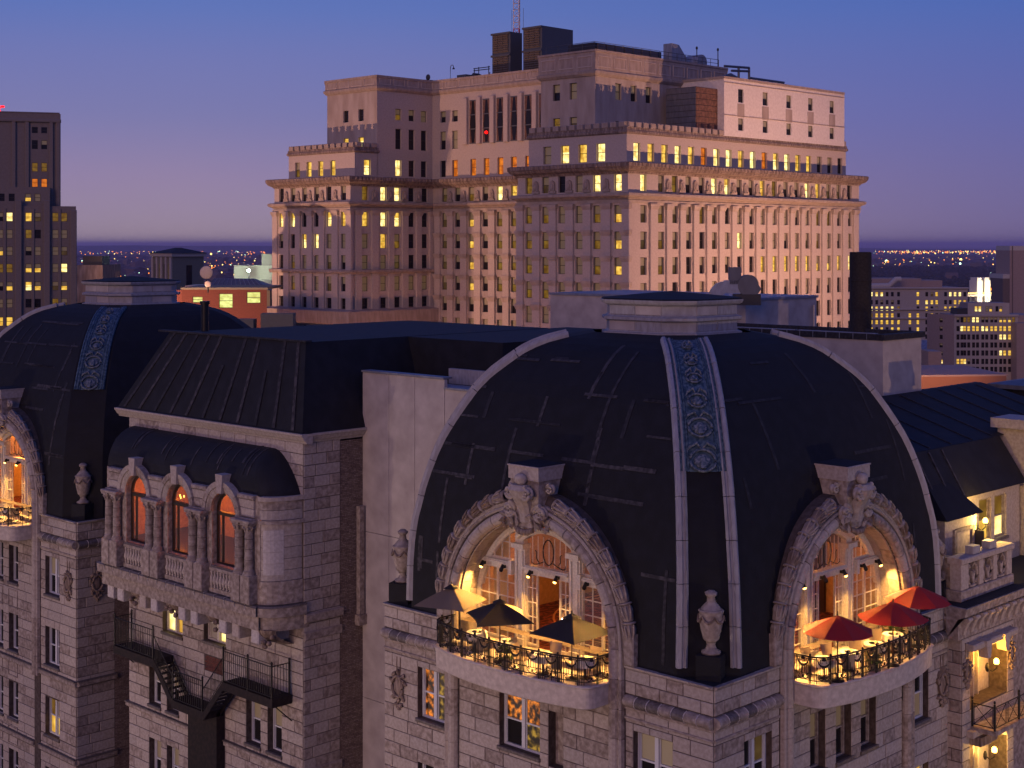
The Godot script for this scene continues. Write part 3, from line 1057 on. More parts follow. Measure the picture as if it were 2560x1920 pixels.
func cartouche(P: Node3D, F: Transform3D, x: float, y: float, s := 1.0) -> void:
	var b := MB.new()
	b.t = F * Transform3D(Basis.IDENTITY.scaled(Vector3(s, s, s)), Vector3(x, y, 0.05))
	var pts := []
	for j in 18: pts.push_back(Vector3(cos(TAU * j / 18) * 0.34, sin(TAU * j / 18) * 0.46, 0.08))
	b.tube(pts, 0.075, 6, true)
	b.ball(Vector3(0, 0, 0.0), Vector3(0.30, 0.42, 0.12), 12, 6)
	var o := part(P, "cartouche", b, M["stone_stained"])
	for q in [[-0.3, 0.5], [0.3, 0.5], [0.0, 0.62], [-0.42, 0.2], [0.42, 0.2], [-0.32, -0.5], [0.32, -0.5], [0.0, -0.66], [0.0, -0.95], [-0.12, -0.8], [0.14, -0.82]]:
		b = MB.new()
		b.t = F * Transform3D(Basis.from_euler(Vector3(0, 0, rng.randf_range(-1.5, 1.5))).scaled(Vector3(s, s, s)), Vector3(x + q[0] * s, y + q[1] * s, 0.08))
		b.ball(Vector3.ZERO, Vector3(0.09, 0.17, 0.1), 7, 5)
		b.ball(Vector3(0.07, 0.08, 0.04), Vector3(0.06, 0.09, 0.08), 6, 4)
		part(o, "leaf_ornament", b, M["stone_stained"])
	b = MB.new()
	b.t = F
	for d in [-0.12, 0.12]: b.box(Vector3(x + d - 0.02, y + 0.6, 0.0), Vector3(x + d + 0.02, y + 1.3, 0.07))
	part(o, "ribbon", b, M["stone_stained"])

func roll_moulding(P: Node3D, F: Transform3D, x0: float, x1: float, dark: float) -> void:
	# half-round course of glazed pieces with pale joints between them
	var n := maxi(1, roundi((x1 - x0) / 0.62))
	for i in n:
		var a := lerpf(x0, x1, float(i) / n)
		var c := lerpf(x0, x1, float(i + 1) / n)
		var b := MB.new()
		b.t = F
		var s1 := []
		var s2 := []
		for k in 9:
			var q := -PI / 2 + PI * k / 8.0
			s1.push_back(Vector3(a + 0.012, -1.36 + sin(q) * 0.235, cos(q) * 0.30))
			s2.push_back(Vector3(c - 0.012, -1.36 + sin(q) * 0.235, cos(q) * 0.30))
		b.loft([s1, s2])
		part(P, "roll_moulding", b, M["stone_dark"] if rng.randf() < dark else M["stone3"])
		if i > 0:
			b = MB.new()
			b.t = F
			var pts := []
			for k in 7:
				var q2 := -PI / 2 + PI * (k + 0.5) / 7.0
				pts.push_back(Vector3(a, -1.36 + sin(q2) * 0.235, cos(q2) * 0.305))
			b.tube(pts, 0.022, 5)
			part(P, "lead_strip", b, M["patch_stone"])

func facade(P: Node3D, F: Transform3D, arched: bool, holes: Array, y_low: float, limit: int, xr: Array) -> void:
	var hs := holes.duplicate()
	var b := MB.new()
	b.t = F
	if arched: hs.push_back([-4.28, 4.28, -0.78, 0.1])
	b.holed(-W, W, -30.0, 0.0, hs, 0.5)
	var wall := part(P, "wall", b, M["mortar"])
	var keep := hs.duplicate()
	if arched:
		keep.push_back([-5.0, -4.30, -40.0, 0.1])
		keep.push_back([4.30, 5.0, -40.0, 0.1])
	courses(wall, "stone_block", F, xr[0], xr[1], y_low, -1.62, keep, 1.25, 0.57, 0.035, STONES, 0.034, limit)
	# parapet: two courses and a coping
	if arched: keep.push_back([-5.0, 5.0, -1.7, 0.5])
	courses(P, "parapet_stone", F, xr[0], xr[1], -1.10, -0.14, keep, 1.0, 0.48, 0.05, STONES, 0.03, 60)
	for s in ([[xr[0], -5.05], [5.05, xr[1]]] if arched else [[xr[0], xr[1]]]):
		if s[1] - s[0] < 0.3: continue
		var n := maxi(1, roundi((s[1] - s[0]) / 1.05))
		for i in n:
			var a := lerpf(s[0], s[1], float(i) / n)
			var c := lerpf(s[0], s[1], float(i + 1) / n)
			part(P, "coping_stone", turned_coping(a + 0.01, c - 0.01), M[STONES[rng.randi() % 6]], F)
		roll_moulding(P, F, s[0] - (0.0 if arched else 0.0), s[1], 0.45)
	# plain string courses
	for y in [-1.64, -2.02]:
		for s in [[xr[0], -5.0], [5.0, xr[1]]]:
			if s[1] - s[0] < 0.3: continue
			b = MB.new()
			b.t = F
			b.bevel(Vector3(s[0], y - 0.05, -0.05), Vector3(s[1], y + 0.05, 0.10), 0.03)
			part(P, "string_course", b, M["stone1"])

func turned_coping(a: float, c: float) -> MB:
	var b := MB.new()
	var s1 := []
	var s2 := []
	for p in [Vector2(-0.5, -0.14), Vector2(0.06, -0.14), Vector2(0.16, -0.07), Vector2(0.17, 0.0), Vector2(-0.5, 0.0)]:
		s1.push_back(Vector3(a, p.y, p.x))
		s2.push_back(Vector3(c, p.y, p.x))
	b.loft([s1, s2])
	return b

func lantern(P: Node3D, y0: float) -> void:
	# low octagonal lantern base on the dome's crown
	var ring := func(h: float, c: float, y: float) -> Array:
		var L := []
		for k in 4:
			var t := turn_y(k)
			L.push_back(t * Vector3(-(h - 1.414 * c), y, h))
			L.push_back(t * Vector3(h - 1.414 * c, y, h))
		return L
	var b := MB.new()
	var prof := [[2.72, -0.35], [2.72, 0.12], [2.60, 0.14], [2.56, 0.20], [2.56, 0.62], [2.66, 0.64], [2.72, 0.68], [2.72, 0.80], [2.60, 0.84], [2.54, 0.90], [2.54, 1.32], [2.64, 1.34], [2.72, 1.40], [2.76, 1.50], [2.76, 1.56]]
	var secs := []
	for p in prof: secs.push_back(ring.call(p[0], 0.74, y0 + p[1]))
	b.loft(secs)
	var o := part(P, "lantern_base", b, M["rib"])
	b = MB.new()
	b.loft([ring.call(2.74, 0.74, y0 + 1.563), ring.call(2.70, 0.74, y0 + 1.62), ring.call(1.2, 0.33, y0 + 1.78), ring.call(0.05, 0.01, y0 + 1.9)])
	part(o, "flat_cap", b, M["membrane"])
	# lead-covered sheets on the faces
	for k in 4:
		for q in [[0.20, 0.62], [0.90, 1.32]]:
			for s in [-1.0, 1.0]:
				b = MB.new()
				b.t = turn_y(k)
				b.box(Vector3(minf(s * 0.02, s * 1.46), y0 + q[0] + 0.02, 2.5), Vector3(maxf(s * 0.02, s * 1.46), y0 + q[1] - 0.02, 2.585))
				part(o, "face_sheet", b, M[["stucco", "rib"][rng.randi() % 2]])

func urn(called_label: String, at: Vector3, plinth: float, s := 1.0) -> void:
	var o := thing("stone_urn", called_label, "urn", "", at3(at.x, at.y, at.z, 0.4))
	var b := MB.new()
	b.cbox(Vector3(0, plinth * 0.5, 0), Vector3(0.95, plinth, 0.95))
	part(o, "plinth", b, M["membrane"])
	b = MB.new()
	var y := plinth
	b.lathe([Vector2(0.0, y), Vector2(0.42 * s, y), Vector2(0.42 * s, y + 0.12 * s), Vector2(0.25 * s, y + 0.2 * s), Vector2(0.18 * s, y + 0.38 * s), Vector2(0.22 * s, y + 0.5 * s)], 16)
	part(o, "foot", b, M["stone3"])
	b = MB.new()
	b.lathe([Vector2(0.20 * s, y + 0.5 * s), Vector2(0.34 * s, y + 0.62 * s), Vector2(0.46 * s, y + 1.1 * s), Vector2(0.52 * s, y + 1.55 * s), Vector2(0.50 * s, y + 1.75 * s), Vector2(0.56 * s, y + 1.84 * s), Vector2(0.48 * s, y + 1.9 * s)], 20)
	part(o, "bowl", b, M["stone1"])
	b = MB.new()
	for k in 6:
		var a0 := TAU * k / 6.0
		var pts := []
		for i in 7:
			var f := i / 6.0
			var a := a0 + TAU / 6.0 * f
			var yy := y + (1.66 - 0.26 * sin(PI * f)) * s
			pts.push_back(Vector3(cos(a) * 0.55 * s, yy, sin(a) * 0.55 * s))
		b.tube(pts, [0.03 * s, 0.05 * s, 0.07 * s, 0.075 * s, 0.07 * s, 0.05 * s, 0.03 * s], 5)
	part(o, "garland", b, M["stone_stained"])
	b = MB.new()
	b.lathe([Vector2(0.46 * s, y + 1.9 * s), Vector2(0.34 * s, y + 2.05 * s), Vector2(0.20 * s, y + 2.2 * s), Vector2(0.16 * s, y + 2.42 * s), Vector2(0.26 * s, y + 2.5 * s), Vector2(0.27 * s, y + 2.6 * s), Vector2(0.12 * s, y + 2.7 * s), Vector2(0.0, y + 2.72 * s)], 16)
	part(o, "lid", b, M["stone3"])

func rotunda(P: Node3D, bright: float, cut: float) -> void:
	# the room behind the glass: floor, walls, ceiling, and lamps placed to light it
	var b := MB.new()
	b.box(Vector3(-8.05, -1.0, -8.05), Vector3(8.05, -0.79, 8.05))
	var fl := part(P, "room_floor", b, M["carpet"])
	for r in [2.2, 2.75, 4.9, 5.3]:
		b = MB.new()
		var rows := []
		for q in [r, r + 0.10]:
			var line := []
			for j in 49: line.push_back(Vector3(cos(TAU * j / 48) * q, -0.784, sin(TAU * j / 48) * q))
			rows.push_back(line)
		b.loft(rows, false)
		part(fl, "carpet_ring", b, M["carpet_light"])
	b = MB.new()
	b.box(Vector3(-7.4, 5.3, -7.4), Vector3(7.4, 5.5, 7.4))
	part(P, "room_ceiling", b, M["amber_wall"])
	b = MB.new()
	b.box(Vector3(-7.9, -0.79, -6.2), Vector3(7.9, 5.3, -6.0))
	b.box(Vector3(-6.2, -0.79, -6.0), Vector3(-6.0, 5.3, 8.0))
	part(P, "room_wall", b, M["amber_wall"])
	b = MB.new()
	for x in [-4.0, -1.4, 1.4, 4.0]:
		b.box(Vector3(x - 0.35, -0.79, -5.98), Vector3(x + 0.35, 4.8, -5.8))
	b.box(Vector3(-5.9, 2.5, -5.97), Vector3(7.6, 2.9, -5.75))
	part(P, "room_panelling", b, M["wood_dark"])
	for q in [Vector3(-3.4, 3.6, 6.2), Vector3(1.5, 4.2, 0.5), Vector3(6.0, 3.6, -1.6)]:
		b = MB.new()
		b.t = at3(q.x, q.y, q.z)
		b.tube([Vector3(0, 1.7, 0), Vector3(0, 0.3, 0)], 0.02, 5)
		b.lathe([Vector2(0.05, 0.3), Vector2(0.34, 0.12), Vector2(0.36, 0.08), Vector2(0.1, 0.0)], 12)
		var c := part(P, "pendant_lamp", b, M["bronze_frame"])
		for k in 6:
			b = MB.new()
			b.t = at3(q.x, q.y, q.z)
			b.ball(Vector3(cos(TAU * k / 6) * 0.30, 0.16, sin(TAU * k / 6) * 0.30), Vector3(0.05, 0.08, 0.05), 6, 5)
			part(c, "bulb", b, M["bulb_small"])
		var L := OmniLight3D.new()
		L.light_color = Color(1.0, 0.62, 0.26)
		L.light_energy = bright
		L.light_size = 0.25
		L.omni_range = 40.0
		L.omni_attenuation = 2.0
		L.shadow_enabled = true
		c.add_child(L)
		L.position = q + Vector3(0, -0.15, 0)

func brick_face(parent: Node3D, F: Transform3D, x0: float, x1: float, y0: float, y1: float) -> void:
	# courses too fine to pick apart: real bricks, joined by tone
	var bs := [MB.new(), MB.new(), MB.new()]
	for b in bs: b.t = F
	var back := MB.new()
	back.t = F
	back.quad(Vector3(x0, y0, 0), Vector3(x0, y1, 0), Vector3(x1, y1, 0), Vector3(x1, y0, 0))
	var rows := int((y1 - y0) / 0.085)
	for r in rows:
		var y := y0 + r * 0.085
		var x := x0 - (0.14 if r % 2 else 0.0)
		while x < x1:
			var a := maxf(x, x0)
			var c := minf(x + 0.27, x1)
			if c - a > 0.05:
				bs[rng.randi() % 3].bevel(Vector3(a, y, -0.01), Vector3(c, y + 0.07, 0.018), 0.006)
			x += 0.285
	var o := part(parent, "brick_wall", back, M["mortar"])
	for i in 3:
		var q := part(o, "brickwork", bs[i], M["brick%d" % i])
		q.set_meta("kind", "stuff")

func pavilion(cx: float, near: bool) -> Node3D:
	var P := thing("domed_pavilion", "limestone corner pavilion under a great black dome with two lit arched balconies" if near else "limestone corner pavilion under a black dome with one lit arch, beside the left tower", "building", "domed pavilions of the hotel", at3(cx, 0, 0))
	var arched := [0, 1] if near else [0]
	var Fs := []
	for k in 4: Fs.push_back(turn_y(k) * Transform3D(Basis.IDENTITY, Vector3(0, 0, W)))
	var narrow := [[-2.85, -1.75], [-0.95, 0.2], [0.95, 2.15]]
	var f1 := []
	var f2 := []
	for r in 4:
		var y1 := -2.48 - 4.22 * r
		var y0 := y1 - 2.25
		if near:
			f1.append_array([[-6.95, -5.2, y0, y1], [-1.85, 0.45, y0, y1], [0.95, 1.75, y0 - 0.2, y1 - 0.2], [5.4, 7.3, y0, y1]])
			f2.append_array([[-7.3, -5.5, y0, y1], [5.2, 6.6, y0, y1]])
			for q in narrow: f2.push_back([q[0], q[1], y0 - 0.1, y1])
		else:
			f1.append_array([[5.55, 7.25, y0, y1]])
			for q in narrow: f1.push_back([q[0], q[1], y0, y1])
	if near:
		facade(P, Fs[0], true, f1, -7.9, 210, [-W, W])
		facade(P, Fs[1], true, f2, -7.9, 210, [-W, 8.6])
	else:
		facade(P, Fs[0], true, f1, -16.6, 290, [-3.2, W])
		facade(P, Fs[1], false, f2, -16.6, 90, [-W, -6.7])
		brick_face(P, Fs[1] * Transform3D(Basis.IDENTITY, Vector3(0, 0, 0.01)), -6.68, -3.6, -16.6, 1.0)
	for k in [2, 3]:
		var wb := MB.new()
		wb.t = Fs[k]
		wb.quad(Vector3(-W, -30, 0), Vector3(-W, 0, 0), Vector3(W, 0, 0), Vector3(W, -30, 0))
		part(P, "wall", wb, M["stone1"])
	# ledges at the feet of the dome
	for s in [[-1, 1], [1, 1], [1, -1], [-1, -1]]:
		var lb := MB.new()
		var x0: float = minf(s[0] * (W - 2.6), s[0] * (W - 0.02))
		var z0: float = minf(s[1] * (W - 2.6), s[1] * (W - 0.02))
		lb.box(Vector3(x0, -0.4, z0), Vector3(x0 + 2.58, 0.012, z0 + 2.58))
		part(P, "roof_ledge", lb, M["membrane"])
	# dome with its sheets, corner ribs and copper
	var dome := part(P, "dome", dome_shell(arched), M["membrane"])
	var n_strap := 0
	for k in [0, 1]:
		if k == 1 and not near: continue
		var want := 92 if k == 0 else 26
		for i in want:
			var x0: float
			var x1: float
			var y0: float
			var y1: float
			if i % 2 == 0:
				x0 = -7.0 + 1.15 * (rng.randi() % 13) + rng.randf_range(-0.1, 0.1)
				x1 = x0 + rng.randf_range(0.13, 0.2)
				y0 = 0.4 + 1.35 * (rng.randi() % 8) + rng.randf_range(-0.2, 0.2)
				y1 = minf(y0 + rng.randf_range(0.9, 2.9), 11.9)
			else:
				y0 = 0.9 + 1.28 * (rng.randi() % 9) + rng.randf_range(-0.08, 0.08)
				y1 = y0 + rng.randf_range(0.12, 0.18) * (0.6 if y0 > 8.0 else 1.0)
				x0 = rng.randf_range(-7.2, 6.0)
				x1 = x0 + rng.randf_range(0.7, 3.2)
			if y0 > 11.6: continue
			var lim := minf(dome_a(y0), dome_a(y1)) - 0.1
			x0 = clampf(x0, -lim, lim)
			x1 = clampf(x1, -lim, lim)
			if x1 - x0 < 0.1: continue
			var clash := false
			for q in 5:
				for q2 in 3:
					if in_arch(lerpf(x0, x1, q / 4.0), lerpf(y0, y1, q2 / 2.0), 5.6): clash = true
			if clash or (absf((x0 + x1) / 2) < 1.4 and y0 < 7.6): continue
			part(dome, "seam_strap", strap(k, x0, x1, y0, y1, 0.03 if i % 2 else 0.022), M["strap%d" % (rng.randi() % 3)] if k == 0 else M["strap1"])
	var corners := [0, 3, 1] if near else [3]
	for k in corners:
		for s in [-1.0, 1.0]:
			var y := 0.35
			while y < 12.0:
				var top := minf(y + 1.55, 12.1)
				part(dome, "rib_segment", rib_piece(k, s, y + 0.012, top - 0.012), M["rib"])
				y = top
	copper_panel(P, 0)
	lantern(P, 12.2)
	# arches, glass, balconies
	for k in arched:
		arch_surround(P, Fs[k])
		glazed_screen(P, Fs[k], [0, 2, 3, 5] if k == 0 else [0, 1, 3, 5], 0.0)
		balcony(P, Fs[k])
	rotunda(P, 9.0 if near else 22.0, 0.0)
	if near:
		for x in [-3.45]:
			var db := MB.new()
			var rows := []
			for y in [-0.75, 2.3, 4.0]:
				var line := []
				for j in 15: line.push_back(Vector3(-4.1 + 1.0 * j / 14.0, y, 7.3 + 0.10 * sin(j * 2.4)))
				rows.push_back(line)
			db.grid(rows)
			part(P, "curtain", db, M["drape"])
		var eb := MB.new()
		eb.box(Vector3(-0.95, 4.05, 7.0), Vector3(-0.6, 4.2, 7.05))
		part(P, "exit_sign", eb, M["exit_red"])
	# windows of the storeys below
	var lit_a := ["room_dim", "dark_glass", "lit_blind", "dark_glass"]
	var r_max := 2 if near else 4
	for r in r_max:
		var y1 := -2.48 - 4.22 * r
		var y0 := y1 - 2.25
		if near:
			sash_window(P, Fs[0], -6.95, -5.2, y0, y1, 0.36, 2, ["room_amber", "room_amber", "room_dim", "room_dim"] if r == 0 else lit_a)
			sash_window(P, Fs[0], -1.85, 0.45, y0, y1, 0.36, 2, ["dark_glass", "room_amber", "room_dim", "room_amber"] if r == 0 else lit_a)
			sash_window(P, Fs[0], 5.4, 7.3, y0, y1, 0.36, 2, ["dark_glass", "lit_blind", "dark_glass", "lit_blind"])
			sash_window(P, Fs[1], -7.3, -5.5, y0, y1, 0.36, 2, ["dark_glass", "dark_glass", "dark_glass", "lit_faint"])
			sash_window(P, Fs[1], 5.2, 6.6, y0, y1, 0.36, 1, ["lit_blind", "dark_glass"] if r == 0 else ["lit_yellow", "lit_yellow"])
			for q in narrow: sash_window(P, Fs[1], q[0], q[1], y0 - 0.1, y1, 0.40, 1, ["dark_glass", "lit_blind"], "stone3")
			var nb := MB.new()
			nb.t = Fs[0]
			nb.box(Vector3(0.95, y0 - 0.2, -0.55), Vector3(1.75, y1 - 0.2, -0.42))
			part(P, "blind_recess", nb, M["stone3"])
		else:
			sash_window(P, Fs[0], 5.55, 7.25, y0, y1, 0.36, 2, [["dark_glass", "lit_blind"], ["dark_glass", "dark_glass"], ["lit_yellow", "lit_dim"], ["lit_dim", "dark_glass"]][r])
			for q in narrow.slice(1): sash_window(P, Fs[0], q[0], q[1], y0, y1, 0.40, 1, ["dark_glass", "dark_glass", "lit_blind"])
			for q in [[-0.95, 0.2], [0.95, 2.15]]:
				var pb := MB.new()
				pb.t = Fs[0]
				pb.box(Vector3(q[0], y0 - 1.6, 0.0), Vector3(q[1], y0 - 1.54, 0.075))
				pb.box(Vector3(q[0], y0 - 0.5, 0.0), Vector3(q[1], y0 - 0.44, 0.075))
				pb.box(Vector3(q[0], y0 - 1.54, 0.0), Vector3(q[0] + 0.06, y0 - 0.5, 0.075))
				pb.box(Vector3(q[1] - 0.06, y0 - 1.54, 0.0), Vector3(q[1], y0 - 0.5, 0.075))
				part(P, "panel_moulding", pb, M["stone3"])
	if near:
		cartouche(P, Fs[0], -8.2, -3.6)
		cartouche(P, Fs[0], 8.25, -4.6, 0.9)
		cartouche(P, Fs[1], 7.75, -3.5)
		cartouche(P, Fs[1], -8.3, -4.6, 0.9)
	else:
		cartouche(P, Fs[0], 8.35, -3.7)
		cartouche(P, Fs[1], -7.9, -3.75)
		for y in [-9.35, -13.9]:
			for q in [[Fs[0], 5.0, W + 0.1], [Fs[0], -3.2, 4.3], [Fs[1], -W, -6.6]]:
				var sb := MB.new()
				sb.t = q[0]
				sb.bevel(Vector3(q[1], y - 0.28, -0.05), Vector3(q[2], y, 0.22), 0.06)
				part(P, "string_course", sb, M["stone3"])
				sb = MB.new()
				sb.t = q[0]
				sb.box(Vector3(q[1], y + 0.003, -0.05), Vector3(q[2], y + 0.05, 0.24))
				part(P, "slate_edge", sb, M["stone_dark"])
	return P

# ---------------------------------------------------------------- the wing with the three-arched bay
const BX := -23.2
const BZ := 11.0

func column(o: Node3D, F: Transform3D, x: float, z: float) -> void:
	var b := MB.new()
	b.t = F
	b.lathe([Vector2(0.225, 0.62), Vector2(0.225, 1.2), Vector2(0.218, 1.8), Vector2(0.205, 2.42)], 14, Vector3(x, 0, z))
	var c := part(o, "column", b, M["stone3"])
	for y in [1.1, 1.62, 2.1]:
		b = MB.new()
		b.t = F
		b.lathe([Vector2(0.222, y - 0.012), Vector2(0.229, y - 0.006), Vector2(0.229, y + 0.006), Vector2(0.222, y + 0.012)], 14, Vector3(x, 0, z))
		part(c, "joint", b, M["mortar"])
	b = MB.new()
	b.t = F
	b.lathe([Vector2(0.32, 0.36), Vector2(0.32, 0.45), Vector2(0.26, 0.48), Vector2(0.29, 0.53), Vector2(0.24, 0.58), Vector2(0.225, 0.62)], 14, Vector3(x, 0, z))
	part(c, "base", b, M["stone3"])
	b = MB.new()
	b.t = F
	b.lathe([Vector2(0.21, 2.40), Vector2(0.25, 2.44), Vector2(0.20, 2.48), Vector2(0.24, 2.60), Vector2(0.32, 2.74), Vector2(0.32, 2.78)], 14, Vector3(x, 0, z))
	for k in 8:
		var a := TAU * k / 8.0
		b.tube([Vector3(x + cos(a) * 0.21, 2.48, z + sin(a) * 0.21), Vector3(x + cos(a) * 0.27, 2.60, z + sin(a) * 0.27), Vector3(x + cos(a) * 0.34, 2.68, z + sin(a) * 0.34), Vector3(x + cos(a) * 0.33, 2.62, z + sin(a) * 0.33)], [0.03, 0.06, 0.045, 0.02], 5)
	b.cbox(Vector3(x, 2.81, z), Vector3(0.62, 0.08, 0.62))
	part(c, "capital", b, M["stone1"])

func wing() -> void:
	var P := thing("hotel_wing", "stone hotel wing with three orange-lit arches, barrel awning roof and a steep black mansard", "building")
	var F := Transform3D(Basis.IDENTITY, Vector3(0, 0, 9.2))
	var XL := -30.9
	var XR := -15.2
	var holes := []
	var rowA := [[-27.5, -25.6, -4.65, -2.6], [-23.6, -21.65, -4.4, -2.6]]
	holes.append_array(rowA)
	var cols := [[-28.85, -27.7], [-27.1, -25.95], [-19.85, -18.65], [-18.05, -16.9]]
	for r in 3:
		for c in cols: holes.push_back([c[0], c[1], -8.85 - 4.22 * r, -6.5 - 4.22 * r])
	var wall_holes := holes.duplicate()
	wall_holes.push_back([-30.1, -16.3, 0.19, 4.12])
	var b := MB.new()
	b.t = F
	b.holed(XL, XR, -30, 7.0, wall_holes, 0.4)
	var wall := part(P, "wall", b, M["mortar"])
	var keep := holes.duplicate()
	keep.push_back([-24.4, -21.7, -40, -7.6])
	keep.push_back([-23.55, -21.9, -5.95, -5.15])
	courses(wall, "stone_block", F, XL, XR, -9.2, -2.2, keep, 1.2, 0.58, 0.035, STONES, 0.034, 240)
	courses(wall, "stone_block", F, XL, XR, -14.5, -9.2, keep, 1.2, 0.58, 0.035, STONES, 0.034, 200)
	courses(wall, "attic_stone", F, XL, XR, 4.0, 6.62, [], 1.1, 0.52, 0.03, STONES, 0.03, 95)
	# right side: stone quoins, then brick
	var S := Transform3D(Basis(Vector3.UP, PI / 2), Vector3(XR, 0, 0))
	b = MB.new()
	b.t = S
	b.quad(Vector3(-9.2, -30, 0), Vector3(-9.2, 7, 0), Vector3(-5.4, 7, 0), Vector3(-5.4, -30, 0))
	var sw := part(P, "side_wall", b, M["mortar"])
	courses(sw, "side_stone", S, -9.2, -6.95, -12.5, 6.62, [], 0.95, 0.55, 0.035, STONES, 0.03, 140)
	brick_face(P, S, -6.93, -5.45, -12.5, 6.6)
	for q in [[-1.62, 0.36], [-2.5, 0.2], [-9.15, 0.2]]:
		b = MB.new()
		b.t = S
		b.bevel(Vector3(-9.2, q[0] - 0.42, -0.05), Vector3(-6.85, q[0], q[1] * 0.6), 0.05)
		part(P, "string_course", b, M["stone3"])
	b = MB.new()
	b.t = S
	b.box(Vector3(-5.9, -2.2, 0.0), Vector3(-5.6, 3.2, 0.28))
	b.box(Vector3(-6.0, -2.7, 0.0), Vector3(-5.5, -2.2, 0.36))
	part(P, "downpipe", b, M["stone3"])
	# left side
	b = MB.new()
	b.t = Transform3D(Basis(Vector3.UP, -PI / 2), Vector3(XL, 0, 0))
	b.quad(Vector3(-9.2, -30, 0), Vector3(-9.2, 7, 0), Vector3(9.2, 7, 0), Vector3(9.2, -30, 0))
	part(P, "side_wall", b, M["stone1"])
	# slate-capped ledge between the storeys and rusty end block
	for q in [[XL - 0.15, -24.45], [-21.65, XR + 0.05]]:
		for yy in [-9.2, -13.42]:
			b = MB.new()
			b.t = F
			b.bevel(Vector3(q[0], yy - 0.22, -0.05), Vector3(q[1], yy, 0.2), 0.05)
			part(P, "string_course", b, M["stone1"])
			b = MB.new()
			b.t = F
			b.box(Vector3(q[0], yy + 0.003, -0.05), Vector3(q[1], yy + 0.06, 0.23))
			part(P, "slate_edge", b, M["stone_dark"])
	# windows
	sash_window(P, F, -27.5, -25.6, -4.65, -2.6, 0.34, 2, ["lit_white", "lit_white", "lit_yellow", "lit_yellow"], "paint_white")
	sash_window(P, F, -23.6, -21.65, -4.4, -2.6, 0.34, 2, ["blind", "blind", "lit_white", "lit_white"], "paint_white")
	for r in 2:
		for c in cols: sash_window(P, F, c[0], c[1], -8.85 - 4.22 * r, -6.5 - 4.22 * r, 0.42, 1, ["dark_glass", "lit_blind", "dark_glass", "dark_glass"])
	# patch where the facing has come off the brick
	for r in 8:
		for i in 6:
			b = MB.new()
			b.t = F
			var x := -23.5 + i * 0.27 + (0.13 if r % 2 else 0.0)
			b.bevel(Vector3(x, -5.92 + r * 0.095, -0.03), Vector3(x + 0.25, -5.92 + r * 0.095 + 0.08, 0.0 + rng.randf() * 0.02), 0.01)
			part(wall, "brick", b, M["brick_red"])
	# dark shaft box under the landing
	b = MB.new()
	b.t = F
	b.box(Vector3(-24.35, -30, -0.3), Vector3(-21.75, -7.7, 0.5))
	part(P, "dark_shaft", b, M["rust_iron"])
	# corner cornice
	for q in [[Transform3D(Basis.IDENTITY, Vector3(0, 0, 9.2)), XL - 1.0, XR + 0.34], [S, -9.2, -5.0]]:
		b = MB.new()
		b.t = q[0]
		var s1 := []
		var s2 := []
		for p in [Vector2(-0.3, 6.62), Vector2(0.05, 6.62), Vector2(0.10, 6.72), Vector2(0.2, 6.78), Vector2(0.3, 6.95), Vector2(0.36, 7.0), Vector2(0.36, 7.1), Vector2(-0.3, 7.1)]:
			s1.push_back(Vector3(q[1], p.y, p.x))
			s2.push_back(Vector3(q[2], p.y, p.x))
		b.loft([s1, s2])
		part(P, "cornice", b, M["stone2"])
	# mansard
	b = MB.new()
	var lo := [Vector3(XL - 0.9, 7.11, 9.42), Vector3(XR + 0.22, 7.11, 9.42), Vector3(XR + 0.22, 7.11, -9.3), Vector3(XL - 0.9, 7.11, -9.3)]
	var hi := [Vector3(XL + 2.5, 11.4, 8.2), Vector3(XR - 1.1, 11.4, 8.2), Vector3(XR - 1.1, 11.4, -9.3), Vector3(XL + 2.5, 11.4, -9.3)]
	b.loft([lo, hi])
	var man := part(P, "mansard_roof", b, M["roofing"])
	for i in 11:
		var f := (i + 0.5) / 11.0
		var a: Vector3 = lo[0].lerp(lo[1], f) + Vector3(0, 0.1, 0.0)
		var c: Vector3 = hi[0].lerp(hi[1], f)
		if rng.randf() < 0.35: c = a.lerp(c, rng.randf_range(0.6, 0.9))
		b = MB.new()
		var dx := Vector3(0.11, 0, 0)
		var up := Vector3(0, 0.012, 0.035)
		b.loft([[a - dx, a - dx + up, a + dx + up, a + dx], [c - dx, c - dx + up, c + dx + up, c + dx]])
		part(man, "seam_strap", b, M[["strap0", "strap2", "strap1"][i % 3]])
	b = MB.new()
	b.box(Vector3(XL + 1.5, 11.403, 7.9), Vector3(XR - 1.0, 11.5, 8.3))
	part(man, "roof_curb", b, M["strap1"])
	bay(P)

